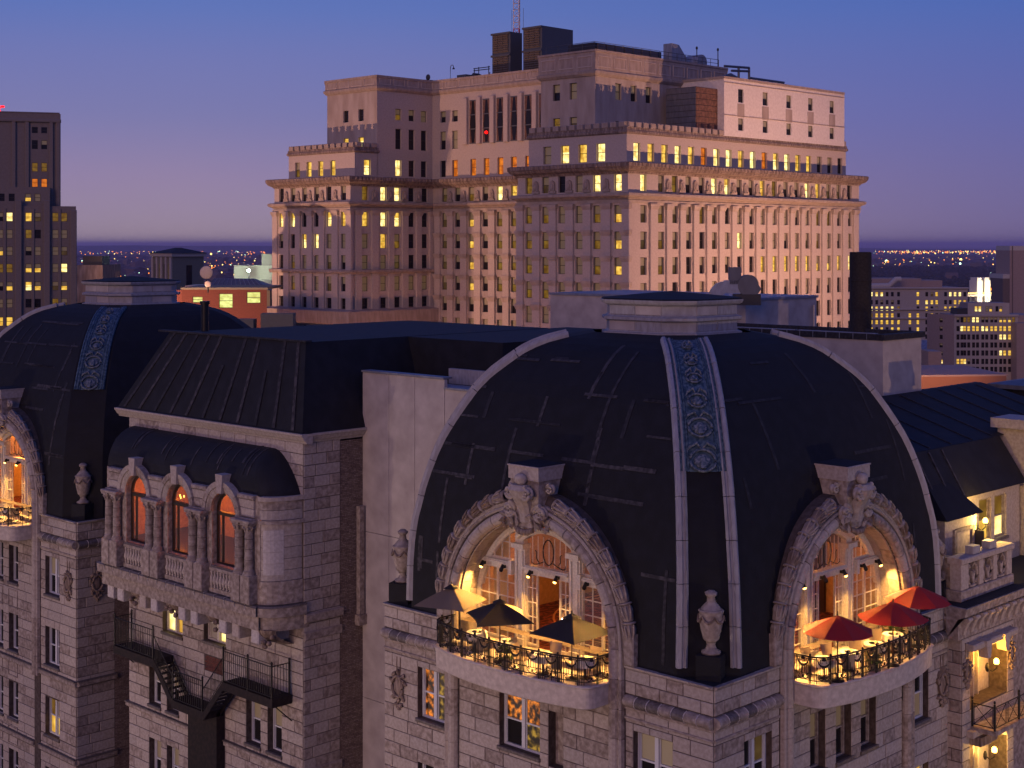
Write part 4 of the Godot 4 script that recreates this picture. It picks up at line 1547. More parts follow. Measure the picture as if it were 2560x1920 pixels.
func bay(P: Node3D) -> void:
	var F := Transform3D(Basis.IDENTITY, Vector3(BX, 0, BZ))
	var ACX := [-4.0, 0.0, 4.0]
	var ro := 1.03
	var b := MB.new()
	b.t = F
	# wall with three arched openings
	var edges := [-7.0, -5.03, -2.97, -1.03, 1.03, 2.97, 5.03, 7.0]
	for i in [0, 2, 4, 6]:
		b.box(Vector3(edges[i], 0.34, -0.5), Vector3(edges[i + 1], 2.95, 0.0))
	b.box(Vector3(-7.0, -1.2, -0.5), Vector3(7.0, 0.34, -0.02))
	for c in ACX:
		var N := 16
		for i in N:
			var a0 := PI * i / N
			var a1 := PI * (i + 1) / N
			var p0 := Vector3(c + cos(a0) * ro, 2.95 + sin(a0) * ro, 0)
			var p1 := Vector3(c + cos(a1) * ro, 2.95 + sin(a1) * ro, 0)
			b.quad(p0, Vector3(p0.x, 4.15, 0), Vector3(p1.x, 4.15, 0), p1)
			b.quad(p0, p1, p1 + Vector3(0, 0, -0.5), p0 + Vector3(0, 0, -0.5))
		for s in [-1.0, 1.0]:
			b.quad(Vector3(c + s * ro, 2.95, 0), Vector3(c + s * ro, 4.15, 0), Vector3(c + s * 2.0, 4.15, 0), Vector3(c + s * 2.0, 2.95, 0))
	for s in [-1.0, 1.0]:
		b.quad(Vector3(s * 6.0, 2.95, 0), Vector3(s * 6.0, 4.15, 0), Vector3(s * 7.0, 4.15, 0), Vector3(s * 7.0, 2.95, 0))
	var o := part(P, "bay_wall", b, M["stone1"])
	# arch heads, keystones
	for c in ACX:
		for i in 9:
			b = MB.new()
			b.t = F
			b.arc([Vector2(1.04, -0.1), Vector2(1.04, 0.08), Vector2(1.20, 0.16), Vector2(1.34, 0.16), Vector2(1.36, 0.22), Vector2(1.62, 0.24), Vector2(1.62, -0.9)], c, 2.95, PI * i / 9.0 + 0.006, PI * (i + 1) / 9.0 - 0.006, 3)
			part(o, "voussoir", b, M[STONES[rng.randi() % 6]])
		b = MB.new()
		b.t = F
		b.prism(PackedVector2Array([Vector2(c - 0.2, 4.0), Vector2(c + 0.2, 4.0), Vector2(c + 0.3, 4.92), Vector2(c - 0.3, 4.92)]), -0.4, 0.32)
		part(o, "keystone", b, M["stone2"])
		# dark-framed window
		b = MB.new()
		b.t = F
		b.arc([Vector2(0.93, -0.42), Vector2(0.93, -0.28), Vector2(1.04, -0.28), Vector2(1.04, -0.42)], c, 2.95, 0, PI, 20)
		bar(b, c - 1.03, c - 0.92, 0.34, 2.95, -0.42, -0.28)
		bar(b, c + 0.92, c + 1.03, 0.34, 2.95, -0.42, -0.28)
		bar(b, c - 0.92, c + 0.92, 0.34, 0.45, -0.42, -0.28)
		bar(b, c - 0.92, c + 0.92, 2.78, 2.95, -0.44, -0.24)
		bar(b, c - 0.62, c - 0.52, 0.45, 2.78, -0.41, -0.31)
		bar(b, c + 0.52, c + 0.62, 0.45, 2.78, -0.41, -0.31)
		var w := part(P, "arched_window", b, M["bronze_frame"])
		for q in [[-0.92, -0.62], [-0.52, 0.52], [0.62, 0.92]]:
			b = MB.new()
			b.t = F
			b.quad(Vector3(c + q[0], 0.45, -0.36), Vector3(c + q[0], 2.78, -0.36), Vector3(c + q[1], 2.78, -0.36), Vector3(c + q[1], 0.45, -0.36))
			part(w, "pane", b, M["glass"])
		b = MB.new()
		b.t = F
		for i in 12:
			var a0 := PI * i / 12.0
			var a1 := PI * (i + 1) / 12.0
			b.tri(Vector3(c, 2.95, -0.36), Vector3(c + cos(a0) * 0.93, 2.95 + sin(a0) * 0.93, -0.36), Vector3(c + cos(a1) * 0.93, 2.95 + sin(a1) * 0.93, -0.36))
		part(w, "pane", b, M["glass"])
		b = MB.new()
		b.t = F
		b.bevel(Vector3(c - 1.0, 0.24, -0.3), Vector3(c + 1.0, 0.335, 0.12), 0.03)
		part(w, "sill", b, M["stone_dark"])
		# balustrade panel
		b = MB.new()
		b.t = F
		bar(b, c - 1.05, c + 1.05, 0.08, 0.235, -0.02, 0.16)
		bar(b, c - 1.05, c + 1.05, -1.0, -0.78, -0.02, 0.16)
		var bal := part(P, "balustrade", b, M["stone3"])
		for i in 8:
			b = MB.new()
			b.t = F
			b.lathe([Vector2(0.05, -0.78), Vector2(0.08, -0.74), Vector2(0.05, -0.68), Vector2(0.115, -0.45), Vector2(0.11, -0.36), Vector2(0.045, -0.1), Vector2(0.075, -0.02), Vector2(0.06, 0.08)], 8, Vector3(c - 0.9 + 1.8 * i / 7.0, 0, 0.09))
			part(bal, "baluster", b, M["stone2"])
	# paired columns on pedestals
	for px in [-6.0, -2.0, 2.0, 6.0]:
		for d in [-0.40, 0.40]:
			column(P, F, px + d, 0.22)
			b = MB.new()
			b.t = F
			b.bevel(Vector3(px + d - 0.36, -1.0, -0.02), Vector3(px + d + 0.36, 0.36, 0.5), 0.03)
			part(P, "pedestal", b, M[["stone3", "stone1"][rng.randi() % 2]])
		b = MB.new()
		b.t = F
		b.bevel(Vector3(px - 0.78, 2.855, -0.02), Vector3(px + 0.78, 3.0, 0.55), 0.03)
		b.bevel(Vector3(px - 0.70, 3.003, -0.02), Vector3(px + 0.70, 3.06, 0.3), 0.02)
		part(P, "impost_block", b, M["stone1"])
		# stones and coping of the parapet between the arches
		for r in 2:
			b = MB.new()
			b.t = F
			b.bevel(Vector3(px - 0.62, 3.10 + r * 0.42, -0.02), Vector3(px + 0.62, 3.10 + r * 0.42 + 0.40, 0.12), 0.02)
			part(P, "parapet_stone", b, M[STONES[rng.randi() % 6]])
		b = MB.new()
		b.t = F
		b.bevel(Vector3(px - 0.66, 3.95, -0.4), Vector3(px + 0.66, 4.17, 0.2), 0.05)
		part(P, "coping_stone", b, M["stone1"])
	# rounded right end, in bands, with its pale patch
	var end_arc := func(r: float, y: float) -> Array:
		var L := []
		for k in 9:
			var a := PI / 2 * k / 8.0
			L.push_back(Vector3(6.98 + sin(a) * (0.92 + r), y, -1.85 + cos(a) * (1.82 + r)))
		return L
	var bands := [[-1.0, 0.1, 0.06], [0.12, 0.62, 0.0], [0.64, 1.16, 0.0], [1.18, 1.70, 0.0], [1.72, 2.24, 0.0], [2.26, 2.82, 0.0], [2.84, 3.02, 0.14], [3.04, 3.5, 0.05], [3.52, 3.93, 0.05], [3.95, 4.15, 0.16]]
	for q in bands:
		b = MB.new()
		b.t = F
		b.loft([end_arc.call(q[2], q[0]), end_arc.call(q[2], q[1])], false)
		b.loft([end_arc.call(-0.3, q[1]), end_arc.call(q[2], q[1])], false)
		b.loft([end_arc.call(-0.3, q[0]), end_arc.call(q[2], q[0])], false)
		part(P, "round_end_course", b, M[STONES[rng.randi() % 6]])
	for q in [[0.42, 0.95], [0.97, 1.5], [1.52, 2.05], [2.07, 2.55]]:
		b = MB.new()
		b.t = F
		var s1 := []
		var s2 := []
		for k in 6:
			var a := PI / 2 * (0.12 + 0.5 * k / 5.0)
			s1.push_back(Vector3(6.98 + sin(a) * 0.94, q[0], -1.85 + cos(a) * 1.84))
			s2.push_back(Vector3(6.98 + sin(a) * 0.94, q[1], -1.85 + cos(a) * 1.84))
		b.loft([s1, s2], false)
		part(P, "repair_patch", b, M["patch_stone"])
	# the ledge, its slate top and lead clips
	b = MB.new()
	b.t = F
	var pl := [Vector2(-7.4, -1.85), Vector2(-7.4, 0.38), Vector2(7.15, 0.38)]
	for k in 9:
		var a := PI / 2 * k / 8.0
		pl.push_back(Vector2(7.0 + sin(a) * 1.2, -1.85 + cos(a) * 2.1))
	for q in [[-1.55, -1.12, 1.0], [-2.25, -1.553, 0.86]]:
		var s1 := []
		var s2 := []
		for p in pl:
			s1.push_back(Vector3(p.x * (0.985 if q[2] < 1 else 1.0), q[0], p.y - (0.25 if q[2] < 1 else 0.0)))
			s2.push_back(Vector3(p.x * (0.985 if q[2] < 1 else 1.0), q[1], p.y - (0.25 if q[2] < 1 else 0.0)))
		b.loft([s1, s2])
	part(P, "bay_ledge", b, M["stone3"])
	b = MB.new()
	b.t = F
	var e1 := []
	var e2 := []
	for p in pl:
		e1.push_back(Vector3(p.x * 1.003, -1.116, p.y + 0.03))
		e2.push_back(Vector3(p.x * 1.003, -1.03, p.y - 0.05))
	b.loft([e1, e2])
	var sl := part(P, "slate_edge", b, M["stone_dark"])
	for i in 16:
		b = MB.new()
		b.t = F
		var x := -6.6 + i * 0.86
		b.tube([Vector3(x, -1.0, 0.2), Vector3(x, -1.02, 0.42), Vector3(x + 0.03, -1.3, 0.42)], 0.018, 4)
		part(sl, "lead_clip", b, M["patch_stone"])
	# corbels under the ledge
	for x in [-6.6, -5.6, -3.4, -2.3, 0.3, 1.4, 3.9, 5.0, 6.6]:
		b = MB.new()
		b.t = F
		b.bevel(Vector3(x - 0.3, -2.95, -1.8), Vector3(x + 0.3, -2.1, 0.05), 0.05)
		part(P, "corbel_block", b, M[["patch_stone", "stone1", "stone2"][rng.randi() % 3]])
	for x in [-4.4, -1.0, 2.7, 6.9]:
		b = MB.new()
		b.t = F
		var secs := []
		for k in 6:
			var f := k / 5.0
			var y := -2.2 - 0.95 * f
			var zz := lerpf(0.05, -1.3, f * f)
			var L := []
			for j in 9:
				var a := PI * j / 8.0
				L.push_back(Vector3(x - cos(a) * (0.72 - 0.3 * f), y, zz - 0.5 + sin(a) * 0.5))
			secs.push_back(L)
		b.loft(secs)
		var cb := part(P, "scroll_corbel", b, M["stone_stained"])
		for k in 7:
			b = MB.new()
			b.t = F
			b.ball(Vector3(x + rng.randf_range(-0.6, 0.6), -2.5 - rng.randf() * 0.5, rng.randf_range(-0.6, 0.0)), Vector3(0.16, 0.13, 0.13), 7, 5)
			part(cb, "carved_leaf", b, M["stone_stained"])
	# barrel roof over the bay
	b = MB.new()
	b.t = F
	var rows := []
	for k in 12:
		var a := PI / 2 * k / 11.0
		rows.push_back([Vector3(-7.1, 4.14 + sin(a) * 2.05, -1.85 + cos(a) * 1.75), Vector3(6.6 - 0.9 * sin(a), 4.14 + sin(a) * 2.05, -1.85 + cos(a) * 1.75)])
	b.loft(rows, false)
	# hipped, rounded right end
	rows = []
	for k in 12:
		var a := PI / 2 * k / 11.0
		var L := []
		for j in 9:
			var g := PI / 2 * j / 8.0
			L.push_back(Vector3(6.6 - 0.9 * sin(a) + sin(g) * cos(a) * 1.25, 4.14 + sin(a) * 2.05, -1.85 + cos(g) * cos(a) * 1.75))
		rows.push_back(L)
	b.grid(rows)
	b.loft([[Vector3(-7.1, 4.14, -0.1), Vector3(-7.1, 5.6, -0.6), Vector3(-7.1, 6.19, -1.85), Vector3(-7.1, 4.14, -1.85)], [Vector3(-7.15, 4.14, -0.1), Vector3(-7.15, 5.6, -0.6), Vector3(-7.15, 6.19, -1.85), Vector3(-7.15, 4.14, -1.85)]])
	var roof := part(P, "barrel_roof", b, M["roofing"])
	for i in 15:
		b = MB.new()
		b.t = F
		var x := -6.3 + rng.randf() * 12.0
		if absf(x - roundf(x / 4.0) * 4.0) < 0.0: continue
		var k0 := rng.randi_range(3, 5)
		var k1 := rng.randi_range(7, 11)
		var secs := []
		for k in range(k0, k1 + 1):
			var a := PI / 2 * k / 11.0
			var p := Vector3(x, 4.14 + sin(a) * 2.05, -1.85 + cos(a) * 1.75)
			var up := Vector3(0, sin(a), cos(a)) * 0.03
			secs.push_back([p + Vector3(-0.05, 0, 0), p + Vector3(-0.05, 0, 0) + up, p + Vector3(0.05, 0, 0) + up, p + Vector3(0.05, 0, 0)])
		b.loft(secs)
		part(roof, "seam_strap", b, M[["strap0", "strap1", "strap2"][i % 3]])
	# little vaults behind the arch heads
	for c in ACX:
		b = MB.new()
		b.t = F
		b.arc([Vector2(1.58, -1.6), Vector2(1.58, -0.05)], c, 2.95, 0.5, PI - 0.5, 12, false)
		part(roof, "dormer_vault", b, M["roofing"])
	# the lit room, with chandeliers placed to light it
	b = MB.new()
	b.t = F
	b.box(Vector3(-7.0, 0.0, -6.0), Vector3(7.0, 0.2, -0.5))
	part(P, "room_floor", b, M["wood_dark"])
	b = MB.new()
	b.t = F
	b.box(Vector3(-7.0, 0.2, -5.2), Vector3(7.0, 4.3, -5.0))
	b.box(Vector3(-7.0, 0.2, -5.0), Vector3(-6.8, 4.3, -0.52))
	b.box(Vector3(6.8, 0.2, -5.0), Vector3(7.0, 4.3, -0.52))
	b.box(Vector3(-6.8, 4.1, -5.0), Vector3(6.8, 4.25, -0.52))
	part(P, "room_wall", b, M["amber_wall"])
	for x in [-1.5, 0.2, 2.3, 4.0]:
		b = MB.new()
		b.t = F
		bar(b, x - 0.55, x - 0.42, 0.2, 3.0, -5.0, -4.85)
		bar(b, x + 0.42, x + 0.55, 0.2, 3.0, -5.0, -4.85)
		bar(b, x - 0.55, x + 0.55, 3.0, 3.2, -5.0, -4.85)
		bar(b, x - 0.42, x + 0.42, 0.2, 3.0, -5.0, -4.93)
		part(P, "inner_door", b, M["wood_dark"])
	for q in [Vector3(-4.2, 2.4, -2.6), Vector3(0.4, 3.3, -2.8), Vector3(4.4, 3.3, -2.8)]:
		b = MB.new()
		b.t = F * at3(q.x, q.y, q.z)
		b.tube([Vector3(0, 4.1 - q.y, 0), Vector3(0, 0, 0)], 0.02, 5)
		for k in 6:
			var a := TAU * k / 6.0
			b.tube([Vector3(0, 0, 0), Vector3(cos(a) * 0.2, -0.12, sin(a) * 0.2), Vector3(cos(a) * 0.38, 0.02, sin(a) * 0.38)], 0.018, 4)
		var ch := part(P, "chandelier", b, M["bronze_frame"])
		for k in 6:
			var a := TAU * k / 6.0
			b = MB.new()
			b.t = F * at3(q.x, q.y, q.z)
			b.ball(Vector3(cos(a) * 0.38, 0.1, sin(a) * 0.38), Vector3(0.04, 0.08, 0.04), 6, 5)
			part(ch, "bulb", b, M["bulb_small"])
		var L := OmniLight3D.new()
		L.light_color = Color(1.0, 0.50, 0.14)
		L.light_energy = 7.0
		L.light_size = 0.3
		L.omni_range = 30.0
		L.omni_attenuation = 2.0
		L.shadow_enabled = true
		ch.add_child(L)
		L.position = Vector3(BX, 0, BZ) + q + Vector3(0, 0.3, 0)

func railing_run(b: MB, p: Vector3, q: Vector3, h: float, step: float) -> void:
	var n := maxi(1, int(p.distance_to(q) / step))
	b.tube([p + Vector3(0, h, 0), q + Vector3(0, h, 0)], 0.03, 5)
	b.tube([p + Vector3(0, 0.1, 0), q + Vector3(0, 0.1, 0)], 0.02, 5)
	for i in range(1, n):
		var c := p.lerp(q, float(i) / n)
		b.tube([c + Vector3(0, 0.1, 0), c + Vector3(0, h, 0)], 0.016, 4)

func fire_escape() -> void:
	var P := thing("fire_escape", "black iron fire escape with two railed platforms under the arched bay", "fire escape")
	var zf := 10.45
	var zb := 9.3
	var H := 1.55
	for q in [[-30.4, -26.4, -5.75], [-20.1, -16.0, -5.62], [-24.7, -21.8, -7.5]]:
		var b := MB.new()
		b.box(Vector3(q[0], q[2] - 0.12, zb), Vector3(q[1], q[2], zf))
		b.box(Vector3(q[0] - 0.05, q[2] - 0.42, zf - 0.06), Vector3(q[1] + 0.05, q[2] - 0.0, zf + 0.04))
		b.box(Vector3(q[0] - 0.05, q[2] - 0.42, zb), Vector3(q[0] + 0.03, q[2], zf - 0.07))
		b.box(Vector3(q[1] - 0.03, q[2] - 0.42, zb), Vector3(q[1] + 0.05, q[2], zf - 0.07))
		part(P, "platform", b, M["rust_iron"])
	var posts := [Vector3(-30.35, -5.75, zf), Vector3(-30.35, -5.75, zb + 0.1), Vector3(-26.5, -5.75, zf), Vector3(-20.05, -5.62, zf), Vector3(-18.0, -5.62, zf), Vector3(-16.05, -5.62, zf), Vector3(-16.05, -5.62, zb + 0.1), Vector3(-24.6, -7.5, zf), Vector3(-21.9, -7.5, zf)]
	for p in posts:
		var b := MB.new()
		b.tube([p, p + Vector3(0, H + 0.1, 0)], 0.055, 6)
		b.ball(p + Vector3(0, H + 0.16, 0), Vector3(0.06, 0.09, 0.06), 8, 6)
		part(P, "post", b, M["iron"])
	for q in [[0, 1], [0, 2], [3, 4], [4, 5], [5, 6], [7, 8]]:
		var b := MB.new()
		railing_run(b, posts[q[0]], posts[q[1]], H, 0.17)
		part(P, "railing", b, M["iron"])
	# two flights down to the middle landing
	for q in [[-26.4, -5.75, -24.6, -7.5], [-20.1, -5.62, -21.8, -7.5]]:
		var b := MB.new()
		for z in [zb + 0.15, zf]:
			b.loft([[Vector3(q[0], q[1], z - 0.03), Vector3(q[0], q[1], z + 0.03), Vector3(q[0], q[1] - 0.45, z + 0.03), Vector3(q[0], q[1] - 0.45, z - 0.03)], [Vector3(q[2], q[3], z - 0.03), Vector3(q[2], q[3], z + 0.03), Vector3(q[2], q[3] - 0.45, z + 0.03), Vector3(q[2], q[3] - 0.45, z - 0.03)]])
		var fl := part(P, "stair_flight", b, M["rust_iron"])
		for i in 8:
			b = MB.new()
			var f := (i + 0.5) / 8.0
			var x: float = lerpf(q[0], q[2], f)
			var y: float = lerpf(q[1], q[3], f) - 0.1
			b.box(Vector3(x - 0.16, y - 0.03, zb + 0.19), Vector3(x + 0.16, y, zf - 0.04))
			part(fl, "tread", b, M["rust_iron"])
		b = MB.new()
		railing_run(b, Vector3(q[0], q[1], zf), Vector3(q[2], q[3], zf), 1.2, 0.17)
		part(fl, "railing", b, M["iron"])
	for x in [-16.0, -26.4, -30.3]:
		var b := MB.new()
		b.tube([Vector3(x, -5.9, zf - 0.05), Vector3(x, -6.9, zb)], 0.03, 5)
		part(P, "bracket", b, M["iron"])

const VENT := Vector3(-28.0, 11.4, 6.2)

# ---------------------------------------------------------------- roofs, stucco shafts and plant behind the domes
func panelled_wall(P: Node3D, F: Transform3D, xs: Array, ys: Array, m: String, called: String) -> void:
	for i in xs.size() - 1:
		for j in ys.size() - 1:
			var b := MB.new()
			b.t = F
			b.bevel(Vector3(xs[i] + 0.012, ys[j] + 0.012, -0.2), Vector3(xs[i + 1] - 0.012, ys[j + 1] - 0.012, 0.0), 0.008)
			part(P, called, b, M[m])

func roofs() -> void:
	var b := MB.new()
	b.box(Vector3(-16.35, 2.0, -11.0), Vector3(-9.3, 11.38, 1.5))
	var o := solid("roof_block", b, M["roofing"], "flat black roof block between the mansard and the great dome", "roof")
	# stucco back wall of the court beside the bay
	var P := thing("stucco_wall", "tall pale stucco wall between the stone wing and the great dome", "wall")
	panelled_wall(P, Transform3D(Basis.IDENTITY, Vector3(0, 0, 5.5)), [-15.2, -13.2, -11.3, -9.2], [-30.0, -14.0, -6.4, 1.9, 9.85], "stucco", "stucco_panel")
	panelled_wall(P, Transform3D(Basis.IDENTITY, Vector3(0, 0, 5.49)), [-9.2, -6.4], [0.2, 9.4], "stucco", "stucco_panel")
	b = MB.new()
	b.box(Vector3(-15.2, -30, 5.1), Vector3(-6.4, 9.38, 5.28))
	part(P, "core", b, M["mortar"])
	for q in [[-15.2, -12.4, 9.855], [-12.38, -9.2, 9.855], [-9.18, -6.4, 9.405]]:
		b = MB.new()
		b.box(Vector3(q[0], q[2], 5.0), Vector3(q[1], q[2] + 0.09, 5.58))
		part(P, "flashing", b, M["zinc"])
	b = MB.new()
	b.box(Vector3(-14.2, 8.6, 2.9), Vector3(-6.3, 9.3, 5.08))
	part(P, "gutter_roof", b, M["zinc"])
	b = MB.new()
	b.box(Vector3(-11.9, 9.3, 2.45), Vector3(-6.3, 10.05, 2.7))
	part(P, "upstand", b, M["rib"])
	# back of the left court
	b = MB.new()
	b.box(Vector3(-37.0, -30, 1.0), Vector3(-30.9, 4.0, 1.4))
	solid("court_wall", b, M["brick1"], "shadowed brick wall at the back of the court behind the far dome", "wall")
	b = MB.new()
	b.tube([VENT, VENT + Vector3(0, 1.5, 0)], 0.22, 10)
	b.tube([VENT + Vector3(0, 1.5, 0), VENT + Vector3(0, 1.66, 0)], 0.28, 10)
	solid("vent_pipe", b, M["iron"], "short black vent pipe on the flat roof beside the far dome", "pipe")
	# stucco lift tower behind the great dome
	P = thing("stucco_tower", "plain stucco tower behind the great dome with a dark coping", "building")
	var X1 := 0.15
	var Z1 := -18.32
	panelled_wall(P, Transform3D(Basis.IDENTITY, Vector3(0, 0, Z1)), [-14.0, -7.4, X1], [-20.0, 11.0], "stucco", "stucco_panel")
	panelled_wall(P, Transform3D(Basis(Vector3.UP, PI / 2), Vector3(X1, 0, Z1)), [0.0, 4.15], [-20.0, 11.0], "stucco", "stucco_panel")
	b = MB.new()
	b.box(Vector3(-14.0, -20, Z1 - 4.1), Vector3(X1 - 0.22, 10.98, Z1 - 0.22))
	part(P, "core", b, M["stucco"])
	for q in [[Vector3(-14.1, 11.0, Z1 - 0.45), Vector3(X1 + 0.1, 11.32, Z1 + 0.08)], [Vector3(X1 - 0.45, 11.0, Z1 - 4.25), Vector3(X1 + 0.09, 11.31, Z1 - 0.45)], [Vector3(-14.1, 11.0, Z1 - 4.6), Vector3(X1, 11.315, Z1 - 4.2)]]:
		b = MB.new()
		b.box(q[0], q[1])
		part(P, "coping", b, M["strap1"])
	for q in [[-12.5, -5.6], [-5.4, -0.4]]:
		b = MB.new()
		b.box(Vector3(q[0], 11.322, Z1 - 0.42), Vector3(q[1], 11.36, Z1 - 0.12))
		part(P, "metal_strip", b, M["zinc"])
	for i in 14:
		b = MB.new()
		b.box(Vector3(-12.0 + i * 0.86, 11.0, Z1 + 0.082), Vector3(-11.97 + i * 0.86, 11.34, Z1 + 0.11))
		part(P, "coping_joint", b, M["zinc"])
	# penthouse behind it
	P = thing("penthouse", "low stucco penthouse behind the stucco tower, pink on one side", "building")
	b = MB.new()
	b.box(Vector3(-33.0, -10, -36.0), Vector3(-15.4, 12.5, -27.5))
	part(P, "wall", b, M["stucco"])
	b = MB.new()
	b.box(Vector3(-33.1, 12.503, -36.1), Vector3(-15.3, 12.66, -27.4))
	part(P, "roof_edge", b, M["zinc"])
	b = MB.new()
	b.tube([Vector3(-15.2, 9.0, -35.4), Vector3(-15.2, 12.0, -35.4)], 0.08, 6)
	part(P, "downpipe", b, M["paint_white"])
	# silver duct with its fan casing
	P = thing("exhaust_duct", "bent silver exhaust duct with a fan casing on the penthouse roof", "duct")
	var D := at3(-15.75, 11.3, -24.6, 0.75)
	b = MB.new()
	b.t = D
	var secs := []
	for q in [[0, 0.0, 0.0], [0, 1.5, 0.0], [0.12, 1.85, 0.35], [0.4, 2.1, 0.75], [0.75, 2.18, 0.9 + 0.6], [1.7, 2.18, 1.5708]]:
		var a: float = q[2]
		if q[0] > 0.7: a = PI / 2
		var dx := Vector3(cos(a), -sin(a), 0) * 0.42
		var dz := Vector3(0, 0, 0.4)
		var c := Vector3(q[0], q[1], 0)
		secs.push_back([c - dx - dz, c + dx - dz, c + dx + dz, c - dx + dz])
	b.loft(secs)
	part(P, "duct", b, M["galvanised"])
	b = MB.new()
	b.t = D * Transform3D(Basis.IDENTITY, Vector3(2.15, 2.3, 0))
	var cas := PackedVector2Array()
	for k in 20:
		var a := TAU * k / 20.0
		var r := 0.62 + 0.2 * k / 20.0
		cas.push_back(Vector2(cos(a) * r, sin(a) * r))
	b.prism(cas, -0.45, 0.45)
	b.box(Vector3(-1.25, 0.05, -0.4), Vector3(-0.5, 1.15, 0.4))
	part(P, "fan_casing", b, M["zinc_panel"])
	b = MB.new()
	b.t = D
	b.box(Vector3(1.2, 1.0, -0.5), Vector3(2.9, 1.7, 0.5))
	part(P, "motor_frame", b, M["steel_dark"])
	# black chimney pipe
	b = MB.new()
	b.lathe([Vector2(0.63, 10.9), Vector2(0.63, 11.6), Vector2(0.62, 13.0), Vector2(0.625, 15.75), Vector2(0.55, 15.78), Vector2(0.54, 15.0), Vector2(0.0, 14.9)], 24)
	for y in [12.4, 14.1]: b.lathe([Vector2(0.62, y - 0.04), Vector2(0.65, y - 0.03), Vector2(0.65, y + 0.03), Vector2(0.62, y + 0.04)], 24)
	solid("chimney_pipe", b, M["pipe"], "wide rust-black chimney pipe standing behind the stucco tower", "chimney", "", at3(-4.0, 0, -22.9))

# ---------------------------------------------------------------- right wing with terrace and lamps
func wall_lamp(P: Node3D, at: Vector3, out: Vector3, e: float, col: Color) -> void:
	var b := MB.new()
	b.tube([at - out * 0.45 + Vector3(0, -0.35, 0), at - out * 0.2 + Vector3(0, -0.5, 0), at + Vector3(0, -0.3, 0), at + Vector3(0, -0.12, 0)], 0.03, 6)
	b.ball(at - out * 0.45 + Vector3(0, -0.35, 0), Vector3(0.1, 0.22, 0.1), 8, 5)
	b.lathe([Vector2(0.05, -0.16), Vector2(0.13, -0.12), Vector2(0.10, -0.1)], 10, at)
	var o := part(P, "wall_lamp", b, M["iron"])
	b = MB.new()
	b.ball(at, Vector3(0.13, 0.17, 0.13), 12, 8)
	part(o, "bulb", b, M["bulb"])
	var L := OmniLight3D.new()
	L.light_color = col
	L.light_energy = e
	L.light_size = 0.15
	L.omni_range = 30.0
	L.omni_attenuation = 2.0
	L.shadow_enabled = true
	o.add_child(L)
	L.position = at

